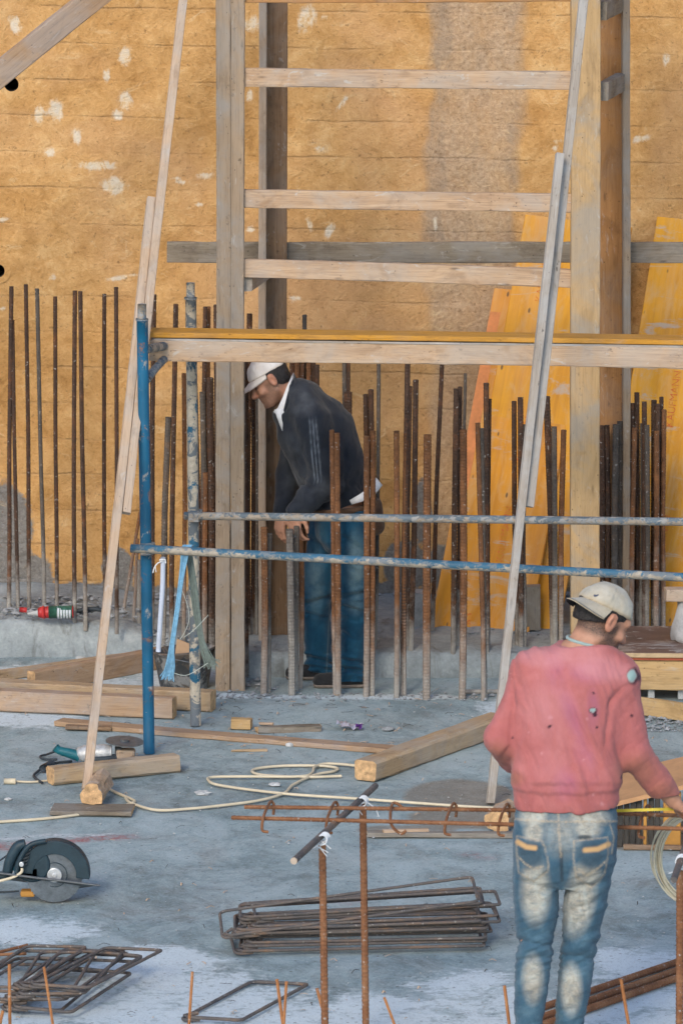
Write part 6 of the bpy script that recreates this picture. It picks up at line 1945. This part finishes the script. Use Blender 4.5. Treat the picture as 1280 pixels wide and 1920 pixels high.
sd.rc(pp(1100, 1232, 0.03), SHL, 0.045, 0.055, 0.05); sd.rc(pp(1100, 1232, 0.03), SHR, 0.048, 0.056, 0.05)
sd.rc(SHR + np.array([0.0, 0, -0.004]), ELR, 0.064, 0.058, 0.04)
sd.rc(ELR, ELR + (WRR - ELR) * 0.6, 0.058, 0.048, 0.02); sd.rc(ELR + (WRR - ELR) * 0.55, WRR - dR * 0.035, 0.050, 0.042, 0.02)
sd.rc(WRR - dR * 0.05, WRR + dR * 0.008, 0.037, 0.035, 0.008)
sd.cut(pp(1060, 1511 + 3), (0.07, 0, -1))
sd.ell_cut(pp(1098, 1186, 0.04), np.eye(3), (0.064, 0.064, 0.046), 0.01)
def sw_disp(co, n):
    x, y = to_px(co)
    u = (x - 1060) / 100; v = (y - 1350) / 100
    # long soft folds falling from the shoulders towards the lower right, bunching above the rib band
    d1 = (u * 0.92 - v * 0.38)
    along = (u * 0.38 + v * 0.92)
    f = 0.012 * fbm(np.stack([d1 * 3.1, along * 0.75, co[:, 1] * 5], -1), 3)
    f += 0.007 * fbm(np.stack([d1 * 7, along * 2.0 + 5, co[:, 1] * 9], -1), 3)
    bunch = sstep(1415, 1462, y) * sstep(1476, 1464, y) * (np.abs(x - 1060) < 112)
    f += bunch * 0.006 * (1 + vnoise(np.stack([u * 4, v * 0, v * 0], -1)))
    arm = ((x < 962) | (x > 1163)).astype(float)
    aL = fbm(np.stack([(x + y * 0.55) / 26, (y - x * 0.5) / 90, co[:, 1] * 6], -1), 3)
    aR = fbm(np.stack([(x - y * 0.6) / 90, (y + x * 0.7) / 24, co[:, 1] * 6], -1), 3)
    f = f * (1 - 0.5 * arm) + arm * 0.006 * np.where(x < 1060, aL, aR)
    # fold from the right armpit, creases in the elbow crooks
    def crease(p0, p1, w, amp):
        a = np.array(p0, float); b = np.array(p1, float); d = b - a
        t = np.clip(((x - a[0]) * d[0] + (y - a[1]) * d[1]) / (d @ d), 0, 1)
        ds = np.hypot(x - a[0] - t * d[0], y - a[1] - t * d[1])
        return amp * np.exp(-(ds / w) ** 2) * (0.35 + 0.65 * np.sin(t * math.pi)) * (n[:, 1] < 0.4)
    f -= crease((1150, 1300), (1135, 1400), 6, 0.010) + crease((1165, 1290), (1140, 1330), 5, 0.008)
    f -= crease((962, 1275), (958, 1390), 6, 0.011) + crease((958, 1400), (940, 1420), 5, 0.007)
    f -= crease((1050, 1290), (1120, 1430), 7, 0.006) - crease((1038, 1300), (1100, 1430), 9, 0.006)
    f -= crease((1165, 1440), (1150, 1380), 5, 0.008)
    f -= crease((1010, 1240), (1000, 1320), 8, 0.004)
    return f
def sw_attr(co, n):
    x, y = to_px(co)
    back = (n[:, 1] < 0.35)
    def B(cx, cy, rx, ry, rot=0.0):
        return blob(x, y, (cx, cy), rx, ry, rot)
    purple = np.clip(1.6 * np.maximum.reduce([B(1042, 1262, 26, 60, -0.2), B(1070, 1340, 22, 80, -0.35), B(1095, 1420, 24, 70, -0.3), B(1100, 1260, 60, 30), B(1060, 1470, 30, 40), B(1110, 1330, 16, 50)]), 0, 1) * back
    fade = np.clip(1.8 * np.maximum.reduce([B(1010, 1232, 60, 26, 0.2), B(1120, 1250, 70, 34, 0.25), B(1160, 1260, 40, 24, 0.3), B(1075, 1225, 70, 24), 0.6 * B(1020, 1330, 60, 80), 0.6 * B(1035, 1430, 40, 70)]), 0, 1) * (n[:, 1] < 0.6)
    grime = np.clip(1.5 * np.maximum.reduce([B(1195, 1450, 60, 50), B(1240, 1490, 50, 50), B(930, 1420, 40, 40), B(960, 1460, 30, 20)]), 0, 1) * 0.55
    x, y = x + 3 * vnoise(co * 45), y + 3 * vnoise(co * 45 + 9)
    tear_o = np.maximum.reduce([B(1187, 1266, 13.5, 20, 0.25), B(1111, 1331, 9, 7, 0.2), B(1115, 1339, 5, 6)])
    tear_i = np.maximum.reduce([B(1184, 1266, 9, 14, 0.25), B(1110, 1330, 6, 4.5, 0.2)])
    spots = np.maximum.reduce([B(1031, 1362, 6, 4), B(1118, 1365, 3, 3), B(1166, 1455, 5, 5), B(1183, 1341, 4, 4), B(960, 1385, 3, 3), B(1111, 1300, 3, 3)])
    dark = np.clip(3 * np.maximum(tear_o, spots * 0.6), 0, 1) * back
    neck = np.clip(1 - np.abs(np.hypot((x - 1098) / 66, (y - 1188) / 46) - 0.86) / 0.12, 0, 1) * 0
    white = np.maximum.reduce([B(1031, 1345, 6, 6), B(1100, 1348, 4, 4), B(990, 1372, 3, 3), B(1015, 1413, 4, 3), B(1092, 1425, 3, 3), B(1112, 1492, 4, 4), B(1129, 1507, 5, 5)])
    teal = np.clip(4 * tear_i, 0, 1) * back
    return dict(purple=purple, fade=np.clip(fade * (0.75 + 0.5 * fbm(co * 14, 3)) + 2 * white * back, 0, 1.3), grime=grime, dark=dark * (1 - teal), teal=teal)
sdf_obj('sweater', sd, 'sweater', person1, base_p, sw_disp, sw_attr, 2)
# shirt collar showing above the neckline
ring = [Vector(pp(1096, 1200, 0.038)) + Vector((math.cos(a) * 0.063, math.sin(a) * 0.063, -0.014 * math.cos(a) - 0.004)) for a in [2 * math.pi * k / 28 for k in range(28)]]
tube('shirt_collar', ring, 0.006, 'teal_cloth', person1, 8, True, origin=base_p)
# jeans
lo = np.array([pp(930, 1300)[0], YP - 0.32, 0.03]); hi = np.array([pp(1200, 1300)[0], YP + 0.34, zz(1480)])
sd = SDF(lo, hi, 0.0042)
sd.loft(lv([(1660, 1057, 60, 0.01, 0.085), (1640, 1057, 84, 0.01, 0.12), (1610, 1058, 95, 0.0, 0.132), (1570, 1058, 98, -0.005, 0.132), (1530, 1060, 96, 0.0, 0.122), (1500, 1061, 92, 0.005, 0.112)]), 0.0, 2.3)
wid = lambda rows, k: [(a, b, c * k, d, e * k) for a, b, c, d, e in rows]
sd.loft(lv(wid([(1575, 1014, 20, 0, .05), (1610, 1008, 41, 0, .09)] + LEGL[1:], 1.07)), 0.018)
sd.loft(lv(wid([(1575, 1102, 20, 0, .05), (1610, 1107, 41, 0, .09)] + LEGR[1:], 1.07)), 0.018)
# cleft between the seat halves and the gap at the crotch
def je_disp(co, n):
    x, y = to_px(co)
    f = 0.0035 * fbm(np.stack([x / 60, y / 22 + x / 90, co[:, 1] * 6], -1), 3)
    # crumples: knees, behind knees, thighs; mostly sideways, sagging
    leg = np.where(x < 1054, 0.0, 7.0)
    lx = np.where(x < 1054, x - 1003, x - 1088)
    wv = fbm(np.stack([lx / 55 + leg, (y + 0.35 * np.abs(lx) * np.sign(lx)) / 13, co[:, 1] * 4 + leg], -1), 3)
    knee = np.exp(-((y - 1785) / 55) ** 2) + 0.7 * np.exp(-((y - 1930) / 60) ** 2) + 0.35 * np.exp(-((y - 1690) / 60) ** 2)
    f += 0.0120 * wv * (knee + 0.18)
    def inside(poly, s=3.0):
        m = np.full(len(x), 1e3)
        cx = sum(p[0] for p in poly) / len(poly); cy = sum(p[1] for p in poly) / len(poly)
        for (a, b) in zip(poly, poly[1:]):
            nx, ny = b[1] - a[1], a[0] - b[0]
            L_ = math.hypot(nx, ny)
            sg = 1 if (cx - a[0]) * nx + (cy - a[1]) * ny > 0 else -1
            m = np.minimum(m, sg * ((x - a[0]) * nx + (y - a[1]) * ny) / L_)
        return sstep(-1.0, s - 1.0, m)
    pk = np.maximum(inside([(968, 1568), (1015, 1577), (1028, 1628), (1000, 1652), (972, 1636), (968, 1568)]), inside([(1075, 1577), (1138, 1570), (1136, 1636), (1108, 1664), (1078, 1645), (1075, 1577)]))
    f += 0.0042 * pk * (n[:, 1] < 0)
    f += 0.0022 * np.exp(-((y - 1539) / 2.2) ** 2) * (n[:, 1] < 0)
    seat = np.exp(-((x - 1055) / 7) ** 2) * sstep(1560, 1620, y) * sstep(1680, 1640, y) * (n[:, 1] < 0)
    f -= 0.012 * seat
    for (x0, y0, x1, y1, w, am) in [(970, 1650, 1045, 1672, 5, .005), (1062, 1668, 1130, 1655, 5, .005), (1120, 1690, 1070, 1740, 6, .006), (968, 1765, 1040, 1775, 5, .007), (1050, 1790, 1118, 1800, 5, .007), (965, 1800, 1035, 1795, 5, .006), (1050, 1815, 1115, 1812, 4, .005)]:
        d = np.array([x1 - x0, y1 - y0], float)
        t = np.clip(((x - x0) * d[0] + (y - y0) * d[1]) / (d @ d), 0, 1)
        ds = np.hypot(x - x0 - t * d[0], y - y0 - t * d[1])
        f -= am * np.exp(-(ds / w) ** 2) * (n[:, 1] < 0.3)
    return f
def je_attr(co, n):
    x, y = to_px(co)
    back = sstep(0.5, 0.1, n[:, 1])
    def B(cx, cy, rx, ry, rot=0.0):
        return blob(x, y, (cx, cy), rx, ry, rot)
    fade = np.clip(1.9 * np.maximum.reduce([B(1000, 1532, 34, 26), B(1102, 1534, 50, 24), B(1100, 1556, 34, 20), B(1000, 1560, 24, 26), B(1003, 1672, 34, 74), B(1000, 1640, 28, 30), B(1085, 1690, 36, 80, 0.18), B(1098, 1640, 34, 30), B(998, 1836, 25, 56), B(1070, 1855, 25, 58),
                                           0.4 * B(1055, 1560, 60, 60)]), 0, 1) * back
    def seg(pts, w):
        r = np.zeros_like(x)
        for (a, b) in zip(pts, pts[1:]):
            a = np.array(a, float); b = np.array(b, float); d = b - a
            t = np.clip(((x - a[0]) * d[0] + (y - a[1]) * d[1]) / (d @ d), 0, 1)
            r = np.maximum(r, np.clip(1.6 - np.hypot(x - a[0] - t * d[0], y - a[1] - t * d[1]) / w * 1.0, 0, 1))
        return r
    pL = [(968, 1568), (1015, 1577), (1020, 1588), (1028, 1622), (1026, 1634), (1000, 1652), (972, 1636), (968, 1600), (968, 1568)]
    pR = [(1075, 1577), (1138, 1570), (1140, 1600), (1132, 1640), (1108, 1664), (1080, 1645), (1074, 1610), (1075, 1577)]
    st = np.maximum.reduce([seg([(964, 1536), (1046, 1541), (1154, 1540)], 2.0), seg([(1045, 1508), (1047, 1560), (1051, 1606)], 2.2), 0.8 * seg(pL, 1.9), 0.8 * seg(pR, 1.9),
                            seg([(970, 1606), (985, 1620), (1000, 1630), (1016, 1624)], 2.0), seg([(1084, 1630), (1098, 1642), (1120, 1628), (1136, 1614)], 2.0), seg([(1033, 1500), (1034, 1516)], 3.5), seg([(1060, 1500), (1060, 1515)], 3.5), seg([(1142, 1545), (1150, 1570), (1146, 1600)], 1.6)]) * back
    pocket = np.clip(2.2 * np.maximum(B(994, 1603, 30, 32), B(1108, 1603, 32, 34)), 0, 1) * back
    fade = fade * (1 - 0.85 * pocket)
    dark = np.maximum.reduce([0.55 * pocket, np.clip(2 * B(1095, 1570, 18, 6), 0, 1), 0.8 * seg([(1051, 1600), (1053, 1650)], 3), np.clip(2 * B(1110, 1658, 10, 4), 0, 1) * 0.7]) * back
    patch = np.maximum(seg([(970, 1579), (986, 1588), (1002, 1590)], 4.2), seg([(1096, 1594), (1120, 1592), (1140, 1583)], 4.2)) * back
    return dict(fade=fade * 0.95, stitch=st, dark=dark, patch=np.clip(patch, 0, 1))
sdf_obj('jeans', sd, 'jeans', person1, base_p, je_disp, je_attr, 1)
for (px, dy) in ((984, 0.0), (1058, 0.03)):
    sd = SDF(pp(px - 60, 2040, -0.16) * np.array([1, 1, 0]) + np.array([0, 0, -0.005]), pp(px + 60, 2040, 0.32) * np.array([1, 1, 0]) + np.array([0, 0, 0.16]), 0.006)
    c = pp(px, 2030, dy)
    sd.rc((c[0], c[1] - 0.04, 0.045), (c[0], c[1] + 0.17, 0.040), 0.044, 0.040, 0.02)
    sd.rc((c[0], c[1] - 0.01, 0.06), (c[0], c[1], 0.11), 0.046, 0.044, 0.03)
    sd.cut((0, 0, 0.0), (0, 0, -1))
    sdf_obj('shoe', sd, 'shoe', person1, base_p, None, None, 1)
hair_cap(H1, person1, base_p, [((0, 0.048, 0.03), (0, 0.8, -0.30)), ((0, -0.05, -0.012), (0, 0.42, -1.0)), ((0, 0, 0.10), (0, 0, 1))])
cp1 = cap(H1, person1, base_p, 'cap_cloth', -H1.f + H1.r * 0.30, 0.34, 'cap', tilt=-0.02, brim_len=0.092, curve=6.0, span=0.72)
# little dark tick mark above the brim
tick = [(1111.5, 1116.5), (1113.5, 1114.2), (1116.5, 1115.2), (1128.5, 1111.8), (1118, 1118.4), (1113.5, 1119.2)]
def on_cap(px, py):
    c = H1(0, -0.012, 0.040)
    r_ = np.array((0.0885, 0.1095, 0.0995)) * H1.k
    d = np.array(ray(px, py)); o_ = np.array(_C)
    u0, u1 = (H1.R @ (o_ - c)) / r_, (H1.R @ d) / r_
    A_, B_, C_ = u1 @ u1, 2 * u0 @ u1, u0 @ u0 - 1
    t_ = (-B_ - math.sqrt(max(0.0, B_ * B_ - 4 * A_ * C_))) / (2 * A_)
    return Vector(o_ + d * t_)
tv = [on_cap(*p) for p in tick]
geo_obj('tick_mark', (tv + [v + Vector((0, 0.002, 0)) for v in tv], [(0, 1, 2, 5), (2, 3, 4, 5), (11, 8, 7, 6), (11, 10, 9, 8)]), 'swoosh', cp1, base_p)
# ------------------------------------------------------------------ stooping worker
YW = 24.15
def qp(px, py, dy=0.0):
    return np.array(P(px, py, YW + dy))
SW = FPX / (YW * math.cos(PITCH) + 3.8 * math.sin(PITCH))
base_w = Vector((qp(630, 1250)[0], YW, 0))
H2 = HeadFrame(qp(506, 714, 0.0), (-0.84, -0.10, -0.53), (-0.53, 0.0, 0.85), 0.96)
lo = np.array([qp(430, 900)[0], YW - 0.42, -0.02]); hi = np.array([qp(750, 900)[0], YW + 0.45, 1.80])
sd = SDF(lo, hi, 0.0044)
ch = [(qp(572, 775), 0.105), (qp(600, 830), 0.125), (qp(622, 900), 0.12), (qp(640, 975), 0.12)]
for (a, ra), (b, rb) in zip(ch, ch[1:]):
    sd.rc(a, b, ra, rb, 0.03, 1.25)
JL = [((625, 990), 0.100, 0.085), ((612, 1060), 0.088, 0.10), ((600, 1130), 0.070, 0.10), ((602, 1200), 0.062, 0.10), ((604, 1262), 0.052, 0.10)]
JR = [((655, 990), 0.100, -0.085), ((660, 1060), 0.088, -0.10), ((657, 1130), 0.070, -0.11), ((656, 1200), 0.062, -0.11), ((656, 1266), 0.052, -0.11)]
def chain(sd, rows, k=1.0, kk=0.02, add=0.0):
    for (a, ra, da), (b, rb, db) in zip(rows, rows[1:]):
        sd.rc(qp(a[0], a[1], da), qp(b[0], b[1], db), ra * k + add, rb * k + add, kk)
chain(sd, JL, 0.55); chain(sd, JR, 0.55)
AN = [((588, 792), 0.060, -0.18), ((612, 905), 0.050, -0.20), ((552, 960), 0.032, -0.18)]
AF = [((560, 800), 0.055, 0.20), ((548, 900), 0.048, 0.24), ((527, 962), 0.032, 0.10)]
chain(sd, AN, 0.8); chain(sd, AF, 0.8)
add_head(sd, H2, qp(552, 745, 0.0), 0.056)
wn_ = qp(552, 960, -0.18); wf_ = qp(527, 962, 0.10)
add_hand(sd, wn_, (0.05, 0.05, -1.0), (-0.75, -0.65, 0.0), 1, (0.35, 0.5, 0.4), 1.0, 0.6)
add_hand(sd, wf_, (-0.10, -0.05, -1.0), (-0.8, -0.6, 0.0), 1, (0.35, 0.55, 0.4), 1.0, 0.6)
person2 = sdf_obj('person', sd, 'skin', None, base_w, None, face_attrs(H2), 1)
tag(person2, 'person in dark jacket, blue jeans and white cap stooping left among the bars', 'person')
# jacket
lo = np.array([qp(470, 900)[0], YW - 0.46, qp(600, 990)[2]]); hi = np.array([qp(740, 900)[0], YW + 0.48, qp(600, 660)[2]])
sd = SDF(lo, hi, 0.0056)
jc = [(qp(566, 768), 0.150), (qp(592, 812), 0.185), (qp(615, 868), 0.178), (qp(632, 918), 0.155)]
for (a, ra), (b, rb) in zip(jc, jc[1:]):
    sd.rc(a, b, ra, rb, 0.04, 1.12)
sd.rc(qp(556, 742, 0), qp(590, 790, 0), 0.075, 0.12, 0.05, 1.3)
sd.rc(qp(562, 742, -0.08), qp(585, 790, -0.18), 0.075, 0.08, 0.05); sd.rc(qp(562, 742, 0.08), qp(575, 790, 0.2), 0.07, 0.08, 0.05)
chain(sd, [((588, 792), 0.088, -0.18), ((608, 860), 0.078, -0.20), ((612, 905), 0.073, -0.20)], 1, 0.035)
chain(sd, [((612, 905), 0.073, -0.20), ((580, 935), 0.060, -0.19), ((550, 956), 0.045, -0.18)], 1, 0.02)
chain(sd, [((560, 800), 0.08, 0.20), ((545, 890), 0.066, 0.24), ((527, 958), 0.046, 0.10)], 1, 0.03)
# hem: cut along the jacket's slanting lower edge, open front collar
h0, h1 = qp(600, 962), qp(690, 922)
dv = h1 - h0
nrm = np.array([dv[2], 0, -dv[0]])
if nrm[2] > 0:
    nrm = -nrm
keepF = sd.F.copy()
sd.cut(h0, nrm)
# restore the sleeves, which hang below the hem line
arm = SDF(lo, hi, 0.0056)
arm.F[:] = 0.25
arm.rc(qp(612, 905, -0.20), qp(580, 935, -0.19), 0.073, 0.060, 0.02); arm.rc(qp(580, 935, -0.19), qp(550, 956, -0.18), 0.060, 0.045, 0.02)
arm.rc(qp(545, 890, 0.24), qp(527, 958, 0.10), 0.066, 0.046, 0.02)
sd.F = np.minimum(sd.F, arm.F)
sd.ell_cut(qp(518, 736, 0), np.array([[0.75, 0, 0.66], [0, 1, 0], [-0.66, 0, 0.75]]), (0.085, 0.17, 0.135), 0.015)
def ja_disp(co, n):
    x, y = to_px(co)
    f = 0.015 * fbm(np.stack([x / 34 + y / 120, y / 75, co[:, 1] * 5], -1), 3) + 0.005 * fbm(np.stack([x / 18, y / 24, co[:, 1] * 12], -1), 2)
    near = (co[:, 1] < YW - 0.10)
    crook = np.exp(-((y - 912) / 34) ** 2) * near
    f += 0.012 * crook * fbm(np.stack([(x + y) / 40, (y - x) / 14, co[:, 1] * 4], -1), 2)
    return f
def ja_attr(co, n):
    x, y = to_px(co)
    near = (co[:, 1] < YW - 0.08) * (n[:, 1] < 0)
    st = np.zeros_like(x)
    for off in (-6, 0, 6):
        px = np.interp(y, [760, 800, 850, 900, 930], [584 + off, 587 + off, 591 + off * 1.1, 596 + off, 590 + off])
        st = np.maximum(st, np.clip(1.4 - np.abs(x - px) / 1.5, 0, 1) * sstep(775, 800, y) * sstep(912, 895, y))
    fade = np.clip(1.5 * np.maximum.reduce([blob(x, y, (565, 752), 38, 34, 0.4), 0.8 * blob(x, y, (560, 900), 40, 40), 0.6 * blob(x, y, (545, 850), 30, 60), 0.5 * blob(x, y, (600, 920), 50, 30)]), 0, 1) * (n[:, 1] < 0.2) * (0.5 + 0.5 * np.clip(fbm(co * 18, 3) * 2, -1, 1))
    return dict(stitch=st * near * (0.6 + 0.4 * vnoise(co * 60)), fade=np.clip(fade, 0, 1) * 0.6)
sdf_obj('jacket', sd, 'jacket', person2, base_w, ja_disp, ja_attr, 2)
# jacket collar and white shirt collar
def collar(name, path, w, mat, th=0.006):
    V, Fc = [], []
    for i, (px, py, dy, ux, uy) in enumerate(path):
        a = qp(px, py, dy); b = qp(px + ux, py + uy, dy)
        for p in (a, b):
            V.append(p - np.array(base_w)); V.append(p - np.array(base_w) + np.array([0.003, th, 0.0]))
    for i in range(len(path) - 1):
        k = i * 4
        Fc += [(k, k + 2, k + 6, k + 4), (k + 1, k + 5, k + 7, k + 3), (k, k + 4, k + 5, k + 1), (k + 2, k + 3, k + 7, k + 6)]
    Fc += [(0, 1, 3, 2), (len(V) - 4, len(V) - 2, len(V) - 1, len(V) - 3)]
    return link(name, mesh(name, V, Fc), mat, person2, Matrix.Translation(base_w), True)
collar('jacket_collar', [(556, 716, 0.0, -4, -14), (556, 722, -0.075, -4, -18), (550, 738, -0.115, -4, -22), (542, 762, -0.125, -3, -24), (534, 786, -0.12, -2, -20), (528, 804, -0.10, 0, -10)], 0, 'jacket', 0.010)
collar('shirt_collar', [(550, 699, -0.02, 3, 16), (547, 704, -0.07, 4, 22), (539, 722, -0.10, 6, 26), (530, 745, -0.112, 9, 28), (521, 764, -0.11, 12, 24), (512, 772, -0.095, 14, 12)], 0, 'white_cloth', 0.008)
collar('shirt_front', [(514, 768, -0.115, 20, -2), (520, 785, -0.125, 13, -2), (529, 808, -0.128, 3, 0)], 0, 'white_cloth', 0.006)
collar('shirt_tail', [(655, 938, -0.165, 4, 8), (675, 926, -0.165, 5, 14), (694, 912, -0.13, 6, 18), (704, 896, -0.08, 12, 14)], 0, 'white_cloth', 0.01)
# jeans
lo = np.array([qp(550, 900)[0], YW - 0.36, 0.03]); hi = np.array([qp(725, 900)[0], YW + 0.32, qp(600, 925)[2]])
sd = SDF(lo, hi, 0.0056)
sd.rc(qp(636, 965, 0), qp(640, 1000, 0), 0.128, 0.128, 0.0, 1.22)
chain(sd, [((a[0] - 7, a[1]), r * 1.08, d) for a, r, d in JL], 1, 0.010); chain(sd, [((a[0] + 7, a[1]), r * 1.08, d) for a, r, d in JR], 1, 0.012)
chain(sd, [((604, 1240), 0.066, 0.10), ((603, 1268), 0.074, 0.10)], 1, 0.02); chain(sd, [((657, 1244), 0.066, -0.11), ((657, 1274), 0.074, -0.11)], 1, 0.02)
sd.cut(qp(640, 946, 0), (0.0, 0, 1))
def j2_disp(co, n):
    x, y = to_px(co)
    hem = np.exp(-((y - 1258) / 26) ** 2) + 0.5 * np.exp(-((y - 1130) / 40) ** 2)
    f = 0.010 * fbm(np.stack([x / 26 + y / 60, y / 60, co[:, 1] * 7], -1), 3) + 0.024 * hem * fbm(np.stack([x / 34 + y / 40, y / 11, co[:, 1] * 4], -1), 2)
    for (x0, y0, x1, y1, w, am) in [(636, 1122, 690, 1112, 5, .013), (640, 1138, 688, 1150, 4, .011), (640, 1160, 672, 1164, 4, .008), (636, 1236, 694, 1246, 4, .014), (640, 1254, 692, 1262, 4, .014), (572, 1132, 624, 1122, 5, .012), (574, 1150, 612, 1160, 4, .009),
                                    (574, 1232, 628, 1244, 4, .014), (576, 1250, 626, 1258, 4, .013), (646, 1010, 690, 1040, 6, .010), (640, 1050, 670, 1075, 5, .008), (580, 1010, 616, 1040, 6, .010), (640, 1185, 662, 1200, 4, .008)]:
        d = np.array([x1 - x0, y1 - y0], float)
        t = np.clip(((x - x0) * d[0] + (y - y0) * d[1]) / (d @ d), 0, 1)
        ds = np.hypot(x - x0 - t * d[0], y - y0 - t * d[1])
        f -= am * np.exp(-(ds / w) ** 2) * (n[:, 1] < 0.3)
        ds2 = np.hypot(x - x0 - t * d[0], y - y0 - t * d[1] + w * 2)
        f += 0.5 * am * np.exp(-(ds2 / w) ** 2) * (n[:, 1] < 0.3)
    return f
def j2_attr(co, n):
    x, y = to_px(co)
    fade = np.clip(1.5 * np.maximum.reduce([blob(x, y, (668, 1060), 26, 80), 0.8 * blob(x, y, (592, 1090), 20, 90), 0.6 * blob(x, y, (665, 1130), 24, 30)]), 0, 1) * (n[:, 1] < 0.2)
    st = np.clip(1.4 - np.abs(x - np.interp(y, [960, 1060, 1260], [640, 622, 612])) / 1.4, 0, 1) * (co[:, 1] > YW) * 0.5
    return dict(fade=fade, stitch=st)
sdf_obj('jeans', sd, 'jeans_blue', person2, base_w, j2_disp, j2_attr, 1)
for (px, py, dy) in ((604, 1280, 0.10), (656, 1292, -0.11)):
    c = qp(px, py, dy)
    lo = np.array([c[0] - 0.26, c[1] - 0.12, -0.006]); hi = np.array([c[0] + 0.14, c[1] + 0.12, 0.16])
    sd = SDF(lo, hi, 0.005)
    sd.rc((c[0] + 0.05, c[1], 0.045), (c[0] - 0.15, c[1] - 0.02, 0.036), 0.043, 0.036, 0.02)
    sd.rc((c[0] + 0.02, c[1], 0.06), (c[0], c[1], 0.10), 0.048, 0.042, 0.03)
    sd.cut((0, 0, 0.012), (0, 0, -1))
    sh = sdf_obj('shoe', sd, 'shoe', person2, base_w, lambda co, n: 0.003 * fbm(co * 40, 2), None, 1)
    sd = SDF(lo, hi, 0.005)
    sd.rc((c[0] + 0.05, c[1], 0.03), (c[0] - 0.15, c[1] - 0.02, 0.03), 0.047, 0.040, 0.0)
    sd.cut((0, 0, 0.018), (0, 0, 1)); sd.cut((0, 0, 0.0), (0, 0, -1))
    sdf_obj('sole', sd, 'sole', sh, base_w, None, None, 0)
hair_cap(H2, person2, base_w, [((0, 0.012, 0.02), (0, 0.9, -0.35)), ((0, -0.05, -0.050), (0, 0.2, -1.0)), ((0, 0, 0.11), (0, 0, 1))])
cap(H2, person2, base_w, 'cap_white', H2.f, 0.42, 'cap', tilt=0.04, brim_len=0.092, curve=3.2)
# belt and tool pouch
b0 = [Vector(qp(640, 950, 0)) + Vector((math.cos(a) * 0.135, math.sin(a) * 0.160, 0.010 * math.cos(a))) for a in [2 * math.pi * k / 32 for k in range(32)]]
tube('belt', b0, 0.016, 'leather', person2, 8, True, origin=base_w)
lo, hi = qp(670, 1030, -0.34), qp(740, 900, 0.16)
sd = SDF(np.minimum(lo, hi), np.maximum(lo, hi), 0.0056)
sd.rc(qp(698, 945, -0.10), qp(702, 985, -0.10), 0.045, 0.052, 0.02, 1.5)
sd.ell_cut(qp(697, 930, -0.10), np.eye(3), (0.035, 0.055, 0.03), 0.01)
sdf_obj('tool_pouch', sd, 'leather', person2, base_w, lambda co, n: 0.004 * fbm(co * 25, 3), None, 1)
# measuring tape stretched from the worker's hand
hand = pp(1276, 1519, 0.14)
ta, tb_ = Vector(pp(1120, 1524, 0.16)), Vector(hand)
w_ = Vector((0, 0.004, 0.0095))
geo_obj('measuring_tape', ([ta, tb_, tb_ + w_, ta + w_, ta + Vector((0, 0.001, 0)), tb_ + Vector((0, 0.001, 0)), tb_ + w_ + Vector((0, 0.001, 0)), ta + w_ + Vector((0, 0.001, 0))],
        [(0, 1, 2, 3), (7, 6, 5, 4), (0, 4, 5, 1), (1, 5, 6, 2), (2, 6, 7, 3), (3, 7, 4, 0)]), 'tape_yellow', None, ta)
tag(bpy.data.objects['measuring_tape'], 'yellow measuring tape pulled tight towards the hand at right', 'measuring tape')
